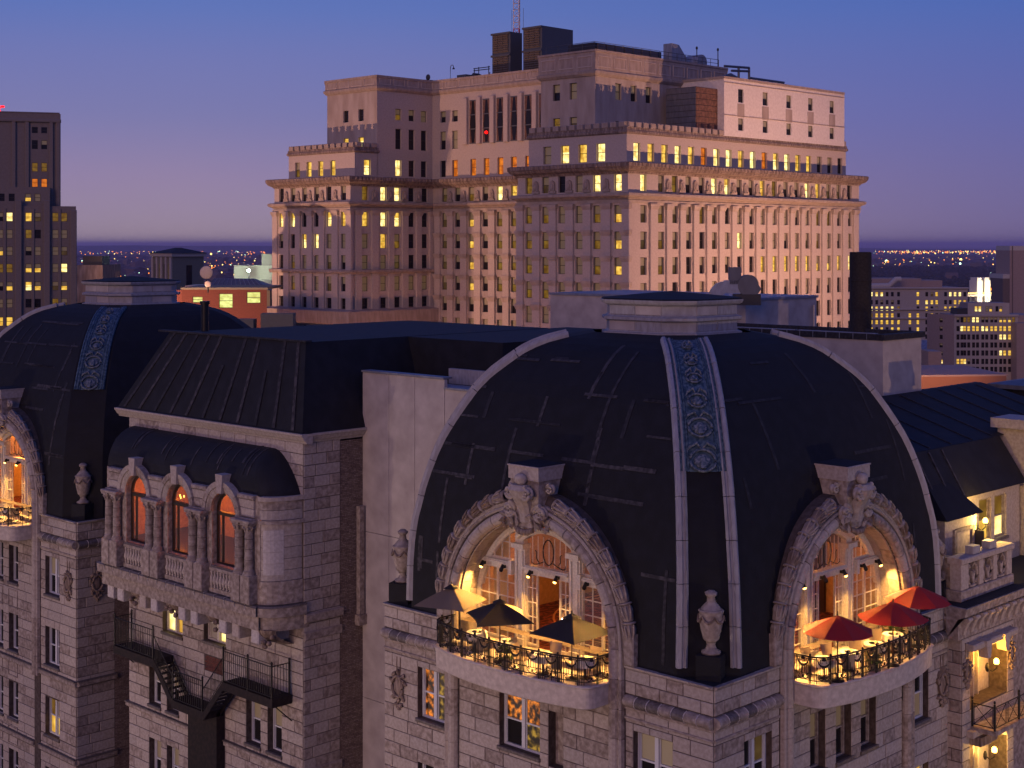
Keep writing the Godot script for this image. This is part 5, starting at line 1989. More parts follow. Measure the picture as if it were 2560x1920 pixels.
func right_wing() -> void:
	var P := thing("terrace_wing", "ornate stone wing with a bracketed cornice, terrace parapet and glowing wall lamps", "building")
	var XF := 9.9
	var F := Transform3D(Basis(Vector3.UP, PI / 2), Vector3(XF, 0, 0))   # x runs away from the camera: x = -z
	var holes := [[9.1, 12.75, -4.75, -2.05], [9.1, 12.75, -9.5, -5.95]]
	var b := MB.new()
	b.t = F
	b.holed(8.35, 13.4, -30, -1.4, holes, 0.9)
	var wall := part(P, "wall", b, M["mortar"])
	courses(wall, "stone_block", F, 8.35, 13.4, -12.0, -1.5, holes, 1.0, 0.55, 0.035, STONES, 0.03, 120)
	var G := Transform3D(Basis.IDENTITY, Vector3(0, 0, -8.35))
	b = MB.new()
	b.t = G
	b.quad(Vector3(8.6, -30, 0), Vector3(8.6, -1.4, 0), Vector3(XF, -1.4, 0), Vector3(XF, -30, 0))
	part(P, "side_wall", b, M["mortar"])
	courses(P, "side_stone", G, 8.9, XF, -12.0, -1.5, [], 0.9, 0.55, 0.035, STONES, 0.03, 60)
	# far side of the pier: dark reveal
	b = MB.new()
	b.box(Vector3(3.0, -30, -30), Vector3(8.4, -0.5, -13.4))
	part(P, "rear_wall", b, M["stone1"])
	for h in holes:
		b = MB.new()
		b.t = F
		b.box(Vector3(h[0], h[2], -1.1), Vector3(h[1], h[3], -0.92))
		part(P, "niche_wall", b, M["stone2"])
		for q in [[h[0] + 0.5, h[0] + 1.25], [h[0] + 1.75, h[0] + 2.3]]:
			b = MB.new()
			b.t = F
			b.box(Vector3(q[0], h[2], -0.92), Vector3(q[0] + 0.1, h[3] - 0.2, -0.72))
			b.box(Vector3(q[1] - 0.1, h[2], -0.92), Vector3(q[1], h[3] - 0.2, -0.72))
			b.box(Vector3(q[0], h[3] - 0.3, -0.92), Vector3(q[1], h[3] - 0.18, -0.72))
			part(P, "niche_frame", b, M["stone2"])
		b = MB.new()
		b.t = F
		b.bevel(Vector3(h[0] - 0.35, h[3] - 0.02, -0.1), Vector3(h[1] + 0.35, h[3] + 0.28, 0.42), 0.06)
		var hd := part(P, "hood_moulding", b, M["stone0"])
		for q in [0.9, 2.7]:
			b = MB.new()
			b.t = F
			b.prism(PackedVector2Array([Vector2(h[0] + q - 0.13, h[3] - 0.5), Vector2(h[0] + q + 0.13, h[3] - 0.5), Vector2(h[0] + q + 0.28, h[3] + 0.3), Vector2(h[0] + q - 0.28, h[3] + 0.3)]), 0.05, 0.52)
			part(hd, "keystone", b, M["stone2"])
	# pendant ornaments
	for q in [[8.75, -3.0], [13.1, -3.0]]:
		cartouche(P, F, q[0], q[1], 0.75)
	wall_lamp(P, Vector3(10.25, -2.95, -11.0), Vector3(1, 0, 0), 16.0, Color(1.0, 0.70, 0.26))
	wall_lamp(P, Vector3(10.2, -7.0, -10.9), Vector3(1, 0, 0), 16.0, Color(1.0, 0.76, 0.36))
	# cornice with consoles
	for q in [[F, 7.86, 14.4], [Transform3D(Basis.IDENTITY, Vector3(0, 0, -8.35)), 8.8, XF - 0.02]]:
		b = MB.new()
		b.t = q[0]
		var s1 := []
		var s2 := []
		for p in [Vector2(-0.5, -1.45), Vector2(0.08, -1.45), Vector2(0.1, -1.3), Vector2(0.08, -1.28), Vector2(0.08, -0.5), Vector2(0.3, -0.42), Vector2(0.42, -0.36), Vector2(0.46, -0.1), Vector2(0.5, 0.02), Vector2(-0.5, 0.05)]:
			s1.push_back(Vector3(q[1], p.y, p.x))
			s2.push_back(Vector3(q[2], p.y, p.x))
		b.loft([s1, s2])
		part(P, "cornice", b, M["stone1"])
		var n := int((q[2] - q[1]) / 0.72)
		for i in n:
			var x: float = q[1] + 0.5 + i * 0.72
			b = MB.new()
			b.t = q[0]
			var pr := [Vector3(0, -1.25, 0.14), Vector3(0, -1.0, 0.2), Vector3(0, -0.8, 0.3), Vector3(0, -0.62, 0.40), Vector3(0, -0.5, 0.40)]
			var secs := []
			for k in pr.size():
				var w := 0.11 + 0.02 * k
				secs.push_back([pr[k] + Vector3(x - w, 0, -0.3), pr[k] + Vector3(x - w, 0, 0), pr[k] + Vector3(x, 0, 0.05), pr[k] + Vector3(x + w, 0, 0), pr[k] + Vector3(x + w, 0, -0.3)])
			b.loft(secs)
			b.tube([Vector3(x - 0.19, -0.56, 0.36), Vector3(x + 0.19, -0.56, 0.36)], 0.10, 10)
			part(P, "console", b, M["stone2"])
	# terrace deck
	b = MB.new()
	b.box(Vector3(3.0, -0.2, -24.0), Vector3(XF + 0.42, 0.055, -8.0))
	part(P, "terrace_deck", b, M["roofing"])
	# parapet with pierced panels
	var T := Transform3D(Basis(Vector3.UP, PI / 2), Vector3(9.6, 0, 0))
	b = MB.new()
	b.t = T
	b.bevel(Vector3(8.7, 0.06, -0.6), Vector3(13.9, 0.55, 0.12), 0.04)
	var par := part(P, "parapet", b, M["stone1"])
	b = MB.new()
	b.t = T
	b.bevel(Vector3(8.75, 1.72, -0.62), Vector3(13.95, 2.0, 0.14), 0.05)
	part(par, "coping", b, M["stone0"])
	for q in [[8.8, 9.5], [10.55, 10.95], [11.95, 12.3], [13.3, 13.8]]:
		b = MB.new()
		b.t = T
		b.bevel(Vector3(q[0], 0.56, -0.5), Vector3(q[1], 1.715, 0.06), 0.03)
		part(par, "pier", b, M["stone2"])
	b = MB.new()
	b.t = T
	b.box(Vector3(9.5, 0.56, -0.45), Vector3(13.3, 1.715, -0.3))
	part(par, "panel_back", b, M["stone3"])
	for c in [10.02, 11.45, 12.8]:
		b = MB.new()
		b.t = T
		for s in [-1.0, 1.0]:
			b.tube([Vector3(c + s * 0.08, 0.62, -0.1), Vector3(c + s * 0.35, 0.8, -0.06), Vector3(c + s * 0.42, 1.1, -0.04), Vector3(c + s * 0.36, 1.45, -0.05), Vector3(c + s * 0.22, 1.6, -0.08), Vector3(c + s * 0.16, 1.45, -0.1)], [0.05, 0.08, 0.09, 0.08, 0.06, 0.03], 6)
		b.prism(PackedVector2Array([Vector2(c - 0.2, 1.3), Vector2(c - 0.1, 0.85), Vector2(c, 0.75), Vector2(c + 0.1, 0.85), Vector2(c + 0.2, 1.3), Vector2(c, 1.18)]), -0.2, 0.02)
		b.box(Vector3(c - 0.3, 0.58, -0.28), Vector3(c + 0.3, 0.66, 0.02))
		part(par, "strapwork", b, M["stone1"])
	# return of the parapet
	b = MB.new()
	b.box(Vector3(7.0, 0.06, -9.3), Vector3(9.0, 0.55, -8.75))
	b.box(Vector3(7.0, 1.5, -9.3), Vector3(9.1, 1.95, -8.8))
	b.box(Vector3(7.0, 0.55, -9.25), Vector3(9.0, 1.5, -9.0))
	for k in 3: b.ball(Vector3(7.5 + k * 0.55, 1.0, -8.98), Vector3(0.24, 0.32, 0.12), 8, 6)
	part(P, "parapet_return", b, M["stone3"])
	# grey blocks lying on the coping
	for q in [10.1, 11.75]:
		var above := "grey concrete block on the parapet beside the pale shed door" if q < 11 else "grey concrete block on the parapet below the lit mansard windows"
		b = MB.new()
		b.t = T
		b.bevel(Vector3(q, 2.003, -0.45), Vector3(q + 0.62, 2.36, 0.0), 0.03)
		solid("concrete_block", b, M["rib"], above, "block", "blocks on the terrace parapet")
	# lean-to shed with its door
	P = thing("roof_shed", "lamp-lit roof shed with a pale door behind the terrace parapet", "shed")
	b = MB.new()
	b.box(Vector3(4.0, 0.06, -13.5), Vector3(8.0, 3.3, -10.4))
	part(P, "wall", b, M["stone2"])
	b = MB.new()
	b.loft([[Vector3(3.0, 3.31, -13.75), Vector3(8.25, 3.31, -13.75), Vector3(8.25, 3.31, -10.15), Vector3(3.0, 3.31, -10.15)], [Vector3(3.0, 5.4, -12.4), Vector3(6.2, 5.4, -12.4), Vector3(6.2, 5.4, -11.2), Vector3(3.0, 5.4, -11.2)]])
	part(P, "roof", b, M["membrane"])
	b = MB.new()
	b.box(Vector3(8.0, 0.06, -12.75), Vector3(8.06, 2.6, -11.4))
	var door := part(P, "door", b, M["fascia"])
	b = MB.new()
	for z in [-13.0, -11.25]: b.box(Vector3(8.0, 0.06, z - 0.12), Vector3(8.12, 2.75, z + 0.12))
	b.box(Vector3(8.0, 2.62, -12.88), Vector3(8.12, 2.78, -11.37))
	part(door, "frame", b, M["stone3"])
	b = MB.new()
	b.box(Vector3(8.02, 0.06, -13.3), Vector3(8.5, 2.5, -13.22))
	part(door, "open_leaf", b, M["steel_dark"])
	wall_lamp(P, Vector3(8.35, 2.9, -13.72), Vector3(1, 0, 0), 13.0, Color(1.0, 0.80, 0.42))
	# window wall and mansard of the rear roof
	P = thing("rear_mansard", "black mansard roof with two lit windows under its eaves, right of the great dome", "building")
	var E := Transform3D(Basis(Vector3.UP, PI / 2), Vector3(7.0, 0, 0))
	var wh := [[15.75, 17.05, 1.35, 3.5], [17.4, 18.7, 1.35, 3.5]]
	b = MB.new()
	b.t = E
	b.holed(13.5, 20.2, 0.06, 3.9, wh, 0.3)
	part(P, "wall", b, M["stone2"])
	sash_window(P, E, 15.75, 17.05, 1.35, 3.5, 0.2, 1, ["lit_yellow", "lit_dim"], "stone3", 0.5, true)
	sash_window(P, E, 17.4, 18.7, 1.35, 3.5, 0.2, 1, ["lit_white", "lit_dim"], "stone3", 0.5, true)
	b = MB.new()
	b.loft([[Vector3(7.35, 3.9, -9.2), Vector3(7.35, 3.9, -20.3), Vector3(-4.0, 3.9, -20.3), Vector3(-4.0, 3.9, -9.2)], [Vector3(6.0, 6.2, -9.2), Vector3(6.0, 6.2, -20.0), Vector3(-4.0, 6.2, -20.0), Vector3(-4.0, 6.2, -9.2)]])
	var ro := part(P, "mansard_roof", b, M["roofing"])
	b = MB.new()
	b.loft([[Vector3(6.0, 6.21, -9.5), Vector3(6.0, 6.21, -31.0), Vector3(-6.0, 6.21, -31.0), Vector3(-6.0, 6.21, -9.5)], [Vector3(0.2, 8.0, -12.0), Vector3(0.2, 8.0, -29.5), Vector3(-0.2, 8.0, -29.5), Vector3(-0.2, 8.0, -12.0)]])
	part(P, "upper_roof", b, M["roofing"])
	for i in 9:
		b = MB.new()
		var z := -10.6 - i * 2.2
		var a := Vector3(5.9, 6.26, z)
		var c := Vector3(0.4, 7.97, z - 0.2)
		b.loft([[a + Vector3(0, 0, -0.05), a + Vector3(0, 0.04, -0.05), a + Vector3(0, 0.04, 0.05), a + Vector3(0, 0, 0.05)], [c + Vector3(0, 0, -0.05), c + Vector3(0, 0.04, -0.05), c + Vector3(0, 0.04, 0.05), c + Vector3(0, 0, 0.05)]])
		part(ro, "seam_strap", b, M["strap1"])
	for i in 3:
		b = MB.new()
		var z := -11.0 - i * 1.3
		b.loft([[Vector3(7.25, 4.0, z), Vector3(7.32, 4.03, z), Vector3(7.32, 4.03, z - 0.12), Vector3(7.25, 4.0, z - 0.12)], [Vector3(6.05, 6.1, z), Vector3(6.12, 6.13, z), Vector3(6.12, 6.13, z - 0.12), Vector3(6.05, 6.1, z - 0.12)]])
		part(ro, "seam_strap", b, M["strap2"])
	# scrolled stone gable at the frame's edge
	b = MB.new()
	b.box(Vector3(5.6, 0.06, -22.2), Vector3(7.6, 3.3, -20.4))
	b.box(Vector3(5.4, 3.3, -22.4), Vector3(7.75, 3.7, -20.3))
	b.box(Vector3(5.6, 3.7, -22.2), Vector3(7.5, 6.6, -20.6))
	b.box(Vector3(5.4, 6.6, -22.4), Vector3(7.8, 7.1, -20.2))
	var ga := part(P, "gable_pier", b, M["stone2"])
	for q in [[4.6, 0.42], [5.7, 0.36], [2.6, 0.36]]:
		b = MB.new()
		b.t = Transform3D(Basis(Vector3.UP, PI / 2), Vector3(7.6, 0, 0))
		b.tube(spiral(20.6, q[0], 0.05, q[1], 0.04, 2.0, -PI / 2, 1.0), 0.09, 6)
		b.ball(Vector3(20.6, q[0], -0.08), Vector3(q[1], q[1], 0.14), 10, 6)
		part(ga, "volute", b, M["stone1"])
	# roof lantern at the edge
	P = thing("roof_lantern", "dark flat-topped roof lantern with pale blue sheeting beyond the mansard", "lantern")
	b = MB.new()
	b.t = at3(4.5, 5.5, -34.0, 0.0)
	b.box(Vector3(-4.5, -2, -7), Vector3(3.5, 2.0, 2.0))
	part(P, "drum", b, M["roofing"])
	b = MB.new()
	b.t = at3(4.5, 5.5, -34.0, 0.0)
	b.box(Vector3(3.5, -0.2, -7.0), Vector3(3.6, 1.7, 0.0))
	part(P, "sheeting", b, M["zinc_panel"])
	b = MB.new()
	b.t = at3(4.5, 5.5, -34.0, 0.0)
	b.loft([[Vector3(-4.9, 2.0, 2.5), Vector3(4.1, 2.0, 2.5), Vector3(4.1, 2.0, -7.5), Vector3(-4.9, 2.0, -7.5)], [Vector3(-4.9, 2.25, 2.5), Vector3(4.1, 2.25, 2.5), Vector3(4.1, 2.25, -7.5), Vector3(-4.9, 2.25, -7.5)], [Vector3(-0.5, 2.9, -1.5), Vector3(0.0, 2.9, -1.5), Vector3(0.0, 2.9, -3.5), Vector3(-0.5, 2.9, -3.5)]])
	part(P, "roof", b, M["zinc_panel"])
	# small iron balcony under the upper lamp
	P = thing("iron_balcony", "small black iron balcony with crossed bars under the wall lamp", "balcony")
	b = MB.new()
	b.box(Vector3(9.95, -5.75, -15.5), Vector3(11.15, -5.55, -9.1))
	part(P, "slab", b, M["stone3"])
	b = MB.new()
	b.box(Vector3(9.95, -6.35, -10.6), Vector3(10.5, -5.95, -9.0))
	part(P, "bracket", b, M["stone_stained"])
	var pts := [Vector3(9.98, -5.55, -9.2), Vector3(11.05, -5.55, -9.2), Vector3(11.05, -5.55, -11.6), Vector3(11.05, -5.55, -14.0)]
	for p in pts:
		b = MB.new()
		b.tube([p, p + Vector3(0, 1.2, 0)], 0.05, 6)
		b.ball(p + Vector3(0, 1.28, 0), Vector3(0.06, 0.08, 0.06), 6, 5)
		part(P, "post", b, M["iron"])
	for i in 3:
		var p: Vector3 = pts[i]
		var q: Vector3 = pts[i + 1]
		b = MB.new()
		b.tube([p + Vector3(0, 1.05, 0), q + Vector3(0, 1.05, 0)], 0.03, 5)
		b.tube([p + Vector3(0, 0.12, 0), q + Vector3(0, 0.12, 0)], 0.025, 5)
		var n := 1 if i == 0 else 2
		for k in n:
			var a := p.lerp(q, (k + 0.08) / n)
			var c := p.lerp(q, (k + 0.92) / n)
			b.tube([a + Vector3(0, 0.12, 0), c + Vector3(0, 1.05, 0)], 0.018, 4)
			b.tube([a + Vector3(0, 1.05, 0), c + Vector3(0, 0.12, 0)], 0.018, 4)
			b.tube([a + Vector3(0, 0.12, 0), a + Vector3(0, 1.05, 0)], 0.018, 4)
			b.tube([c + Vector3(0, 0.12, 0), c + Vector3(0, 1.05, 0)], 0.018, 4)
		part(P, "railing", b, M["iron"])

# ---------------------------------------------------------------- the stepped office block
const PX := -99.72
const PZ := -116.47
const QX := -164.63
var win_cache := {}

func far_window(parent: Node3D, F: Transform3D, cx: float, y0: float, w: float, h: float, s: String, depth := 0.35, frame := "bronze_frame") -> void:
	var key := "%d_%d" % [roundi(w * 100), roundi(h * 100)]
	if not win_cache.has(key):
		var f := MB.new()
		var t := 0.07 if w > 0.8 else 0.05
		f.box(Vector3(-w / 2, 0, -0.1), Vector3(-w / 2 + t, h, 0.06))
		f.box(Vector3(w / 2 - t, 0, -0.1), Vector3(w / 2, h, 0.06))
		f.box(Vector3(-w / 2 + t, h - t, -0.1), Vector3(w / 2 - t, h, 0.06))
		f.box(Vector3(-w / 2 + t, 0, -0.1), Vector3(w / 2 - t, t, 0.06))
		f.box(Vector3(-w / 2 + t, h * 0.5 - 0.04, -0.08), Vector3(w / 2 - t, h * 0.5 + 0.04, 0.05))
		var lo := MB.new()
		lo.box(Vector3(-w / 2, 0, -0.06), Vector3(w / 2, h * 0.5, -0.02))
		var hi := MB.new()
		hi.box(Vector3(-w / 2, h * 0.5, -0.06), Vector3(w / 2, h, -0.02))
		var bl := MB.new()
		bl.box(Vector3(-w / 2, h * 0.62, -0.02), Vector3(w / 2, h, 0.0))
		win_cache[key] = [f.mesh(), lo.mesh(), hi.mesh(), bl.mesh()]
	var m: Array = win_cache[key]
	var at := F * Transform3D(Basis.IDENTITY, Vector3(cx, y0, -depth))
	var o := part(parent, "window", m[0], M[frame], at)
	var lo_m := "dark_glass"
	var hi_m := "dark_glass"
	match s:
		"w": lo_m = "lit_white"; hi_m = "lit_white"
		"y": lo_m = "lit_yellow"; hi_m = "lit_yellow"
		"h": lo_m = "lit_dim"; hi_m = "lit_blind"
		"H": lo_m = "lit_yellow"; hi_m = "lit_blind"
		"b": lo_m = "lit_blind"; hi_m = "lit_blind"
		"f": lo_m = "lit_faint"; hi_m = "lit_blind"
		"o": lo_m = "lit_amber"; hi_m = "lit_amber"
		"g": lo_m = "lit_dim"; hi_m = "lit_dim"
		"G": lo_m = "lit_green"; hi_m = "lit_green"
		"q": lo_m = "dark_glass"; hi_m = "lit_blind"
	part(o, "pane", m[1], M[lo_m])
	part(o, "pane", m[2], M[hi_m])
	if rng.randf() < 0.3 and s in ["w", "y"]:
		part(o, "blind", m[3], M["lit_yellow"])

# face with a grid of windows; rows: [y0, y1, states]
func office_face(P: Node3D, F: Transform3D, x0: float, x1: float, y0: float, y1: float, cols: Array, rows: Array, w: float, m: String, depth := 0.55, called := "wall") -> Node3D:
	var holes := []
	for r in rows:
		for i in cols.size():
			var s: String = r[2]
			if s[i % s.length()] != " ":
				holes.push_back([cols[i] - w / 2, cols[i] + w / 2, r[0], r[1]])
	var b := MB.new()
	b.t = F
	b.holed(x0, x1, y0, y1, holes, depth)
	var wall := part(P, called, b, M[m])
	for r in rows:
		for i in cols.size():
			var s: String = r[2]
			if s[i % s.length()] != " ":
				far_window(P, F, cols[i], r[0], w, r[1] - r[0], s[i % s.length()], depth - 0.12)
	return wall

func band(P: Node3D, called: String, F: Transform3D, x0: float, x1: float, prof: Array, m: String) -> void:
	var b := MB.new()
	b.t = F
	var s1 := []
	var s2 := []
	for p in prof:
		s1.push_back(Vector3(x0 - (p.x if p.x > 0 else 0.0), p.y, p.x))
		s2.push_back(Vector3(x1 + (p.x if p.x > 0 else 0.0), p.y, p.x))
	b.loft([s1, s2])
	part(P, called, b, M[m])

func cap_block(P: Node3D, lo: Vector3, hi: Vector3, m: String, called := "setback_roof") -> void:
	var b := MB.new()
	b.box(lo, hi)
	part(P, called, b, M[m])

func cresting(P: Node3D, F: Transform3D, x0: float, x1: float, y: float, step: float, h: float) -> void:
	var n := maxi(1, roundi((x1 - x0) / step))
	var s := (x1 - x0) / n
	var b := MB.new()
	b.bevel(Vector3(-s * 0.36, 0, -0.4), Vector3(s * 0.36, h, 0.25), 0.08)
	var m := b.mesh()
	for i in n:
		part(P, "parapet_block", m, M["tower_trim"], F * Transform3D(Basis.IDENTITY, Vector3(x0 + (i + 0.5) * s, y, 0)))

func office_tower() -> void:
	var P := thing("office_tower", "great stepped stone office block with rows of lit windows, rising behind the hotel", "building")
	var RZ := Transform3D(Basis.IDENTITY, Vector3(PX, 0, PZ))
	var RX := Transform3D(Basis(Vector3.UP, PI / 2), Vector3(PX, 0, PZ))
	var LZ := Transform3D(Basis.IDENTITY, Vector3(QX, 0, PZ))
	var LX := Transform3D(Basis(Vector3.UP, PI / 2), Vector3(QX, 0, PZ))
	var CZ := Transform3D(Basis.IDENTITY, Vector3(QX, 0, PZ - 20.2))
	var colz := [-20.5, -16.9, -13.4, -9.8, -6.2, -2.0]
	var colx := [3.65, 7.9, 11.25, 14.7, 18.1, 21.4, 24.85, 28.2, 31.55, 34.75, 38.2, 41.6, 44.9, 48.1, 51.45, 54.9, 58.15, 61.75]
	var collx := [3.47, 7.86, 11.22, 14.71, 18.06]
	var colc := [3.17, 6.73, 10.4, 14.1, 17.8, 21.4, 25.0]
	var wr := []   # window rows shared by all faces, bottom up
	var tops := [22.2, 18.2, 14.3, 10.4, 6.5, 2.6]
	# ------ shaft: from the street to the second ledge (23.4)
	var sz := ["hhbbhH", "hhbbhH", "hhbbhH", "hhbbhH", "bbbbbb", "bbbbbb"]
	var sx := ["fhffgfdbqbbbqbggqqb", "fhfqdfbwqbbqbfhbqb ", "fhfdqqqddyyyyyHHyw ", "fhddbqqddddqqbqqdd", "dddddddddddddddddd", "dddddddddddddddddd"]
	var szl := ["wwddwy", "qdwwbb", "dhbbfq", "dhbbfq", "dddddd", "dddddd"]
	var sxl := ["ywwdd", "byhdd", "bbfdd", "bbbbb", "ddddd", "ddddd"]
	var sc := ["fqHqhhh", "fqHqhhh", "fqHqhhh", "fqHqhhh", "qqqqqqq", "qqqqqqq"]
	var rows := func(S: Array) -> Array:
		var R := []
		for i in 6: R.push_back([tops[i] - 2.65, tops[i], S[i]])
		return R
	office_face(P, RZ, -22.9, 0, STREET, 23.4, colz, rows.call(sz), 1.5, "tower_stone")
	office_face(P, RX, 0, 65.0, STREET, 23.4, colx, rows.call(sx), 1.5, "tower_stone")
	office_face(P, LZ, -22.7, 0, STREET, 23.4, colz, rows.call(szl), 1.5, "tower_stone")
	office_face(P, LX, 0, 20.2, STREET, 23.4, collx, rows.call(sxl), 1.5, "tower_stone")
	office_face(P, CZ, 0, 42.0, STREET, 23.4, colc, rows.call(sc), 1.5, "tower_stone_b")
	# ------ frieze storey 23.4 to 28.6
	office_face(P, RZ, -22.9, 0, 23.4, 27.4, colz, [[24.3, 26.85, "gfdbww"]], 1.5, "tower_stone")
	office_face(P, RX, 0, 65.0, 23.4, 27.4, colx, [[24.3, 26.85, "wfgqqwwqqygqqwyffd"]], 1.5, "tower_stone")
	office_face(P, LZ, -22.7, 0, 23.4, 27.4, colz, [[24.3, 26.85, "dqqqdq"]], 1.5, "tower_stone")
	office_face(P, LX, 0, 20.2, 23.4, 27.4, collx, [[24.3, 26.85, "gwwdd"]], 1.5, "tower_stone")
	office_face(P, CZ, 0, 42.0, 23.4, 27.4, colc, [[24.3, 26.85, "fqhqwyy"]], 1.5, "tower_stone_b")
	# scrolled anthemion blocks between the frieze windows
	var ob := MB.new()
	ob.prism(PackedVector2Array([Vector2(-0.75, 0), Vector2(0.75, 0), Vector2(0.75, 0.35), Vector2(0.5, 0.45), Vector2(0.55, 1.2), Vector2(0.42, 1.75), Vector2(0.0, 2.0), Vector2(-0.42, 1.75), Vector2(-0.55, 1.2), Vector2(-0.5, 0.45), Vector2(-0.75, 0.35)]), -0.1, 0.35)
	ob.ball(Vector3(0, 1.0, 0.35), Vector3(0.34, 0.55, 0.2), 8, 6)
	ob.ball(Vector3(-0.4, 0.5, 0.35), Vector3(0.22, 0.22, 0.15), 7, 5)
	ob.ball(Vector3(0.4, 0.5, 0.35), Vector3(0.22, 0.22, 0.15), 7, 5)
	var om := ob.mesh()
	for q in [[RZ, colz], [RX, colx], [LZ, colz], [LX, collx], [CZ, colc]]:
		for i in q[1].size() - 1:
			if q[0] == RX and i == 0: continue
			part(P, "frieze_ornament", om, M["tower_trim"], q[0] * Transform3D(Basis.IDENTITY, Vector3((q[1][i] + q[1][i + 1]) * 0.5 - 0.1, 24.25, 0)))
	# ledges and the great cornice
	var ledge := [Vector2(-0.3, 23.0), Vector2(0.15, 23.0), Vector2(0.35, 23.25), Vector2(0.8, 23.45), Vector2(0.95, 23.6), Vector2(0.95, 23.95), Vector2(0.6, 24.1), Vector2(-0.3, 24.1)]
	var corn := [Vector2(-0.3, 26.9), Vector2(0.15, 26.9), Vector2(0.3, 27.2), Vector2(0.85, 27.45), Vector2(1.05, 27.7), Vector2(1.05, 27.85), Vector2(1.2, 27.9), Vector2(1.25, 28.5), Vector2(1.0, 28.6), Vector2(-0.3, 28.6)]
	for q in [[RZ, -22.9, 0.0], [RX, 0.0, 65.0], [LZ, -22.7, 0.0], [LX, 0.0, 20.2], [CZ, 0.0, 42.0]]:
		band(P, "ledge", q[0], q[1], q[2], ledge, "tower_trim")
		band(P, "cornice", q[0], q[1], q[2], corn, "tower_stained")
		# antefixes along the cornice
		var n := int((q[2] - q[1]) / 0.9)
		var ab := MB.new()
		ab.t = q[0]
		for i in n:
			var x: float = q[1] + 0.45 + i * 0.9
			ab.bevel(Vector3(x - 0.28, 27.92, 1.0), Vector3(x + 0.28, 28.52, 1.36), 0.08)
		part(P, "antefix_row", ab, M["tower_stained"])
		# capital band
		band(P, "string_course", q[0], q[1], q[2], [Vector2(-0.1, 22.55), Vector2(0.25, 22.55), Vector2(0.3, 22.9), Vector2(-0.1, 22.9)], "tower_stone_b")
	# pilasters
	for q in [[RX, colx, 65.0, false], [LZ, colz, 0.0, false], [LX, collx, 20.0, false], [RZ, colz, 0.0, true], [CZ, colc, 27.0, true]]:
		var cs: Array = q[1]
		for i in cs.size() + 1:
			var a: float = cs[i - 1] if i > 0 else cs[0] - 3.5
			var c: float = cs[i] if i < cs.size() else cs[cs.size() - 1] + 3.5
			var mid := (a + c) * 0.5
			var hw := minf((c - a) * 0.5 - 1.0, 0.85)
			if i == 0 and q[0] == RX: continue
			var b := MB.new()
			b.t = q[0]
			b.bevel(Vector3(mid - hw, STREET, -0.1), Vector3(mid + hw, 22.5, 0.38), 0.06)
			var pil := part(P, "pilaster", b, M["tower_stone"])
			for y in ([22.0, 18.0, 14.1, 10.2, 6.3] if q[3] else [22.0]):
				b = MB.new()
				b.t = q[0]
				b.loft([[Vector3(mid - hw, y - 0.45, -0.1), Vector3(mid - hw, y - 0.45, 0.4), Vector3(mid + hw, y - 0.45, 0.4), Vector3(mid + hw, y - 0.45, -0.1)], [Vector3(mid - hw - 0.2, y + 0.1, -0.1), Vector3(mid - hw - 0.2, y + 0.1, 0.6), Vector3(mid + hw + 0.2, y + 0.1, 0.6), Vector3(mid + hw + 0.2, y + 0.1, -0.1)], [Vector3(mid - hw - 0.24, y + 0.45, -0.1), Vector3(mid - hw - 0.24, y + 0.45, 0.64), Vector3(mid + hw + 0.24, y + 0.45, 0.64), Vector3(mid + hw + 0.24, y + 0.45, -0.1)]])
				part(pil, "capital", b, M["tower_stone_b"])
	# lower ledge of the left wing
	for q in [[LZ, -22.7, 0.0], [LX, 0.0, 20.0]]:
		band(P, "ledge", q[0], q[1], q[2], [Vector2(-0.3, 11.0), Vector2(0.6, 11.0), Vector2(0.8, 11.3), Vector2(0.8, 11.6), Vector2(-0.3, 11.8)], "tower_trim")
		band(P, "ledge", q[0], q[1], q[2], [Vector2(-0.3, 1.4), Vector2(1.4, 1.4), Vector2(2.0, 2.0), Vector2(2.0, 4.2), Vector2(-0.3, 4.6)], "tower_trim")
		band(P, "cornice", q[0], q[1], q[2], [Vector2(-0.3, -1.5), Vector2(1.6, -1.5), Vector2(2.3, -0.4), Vector2(2.6, 0.0), Vector2(2.6, 0.8), Vector2(-0.3, 1.1)], "tower_stone")
	# ------ tier 2: 28.6 to 34.7, set back
	var s := 1.5
	var R2Z := Transform3D(Basis.IDENTITY, Vector3(PX - s, 0, PZ - s))
	var R2X := Transform3D(Basis(Vector3.UP, PI / 2), Vector3(PX - s, 0, PZ - s))
	var L2Z := Transform3D(Basis.IDENTITY, Vector3(QX - s + 0.9, 0, PZ - s))
	var L2X := Transform3D(Basis(Vector3.UP, PI / 2), Vector3(QX - s + 0.9, 0, PZ - s))
	var z2 := [-16.4, -12.6, -8.9, -5.2]
	office_face(P, R2Z, -20.4, 0, 28.6, 33.2, z2, [[28.95, 31.75, "bwyw"]], 1.75, "tower_stone")
	var x2 := []
	for i in 18: x2.push_back(2.4 + 3.36 * i)
	office_face(P, R2X, 0, 61.5, 28.6, 33.2, x2, [[28.95, 31.75, "wyywyowwywowwyyqqd"]], 1.6, "tower_stone")
	office_face(P, L2Z, -19.6, 0, 28.6, 33.2, [-16.9, -13.4, -9.9, -6.3], [[28.95, 31.75, "hyyy"]], 1.5, "tower_stone")
	office_face(P, L2X, 0, 5.4, 28.6, 33.2, [3.0], [[28.95, 31.75, "w"]], 1.6, "tower_stone")
	var par := [Vector2(-0.3, 33.0), Vector2(0.1, 33.0), Vector2(0.3, 33.2), Vector2(0.3, 33.5), Vector2(0.15, 33.6), Vector2(0.15, 34.0), Vector2(-0.3, 34.0)]
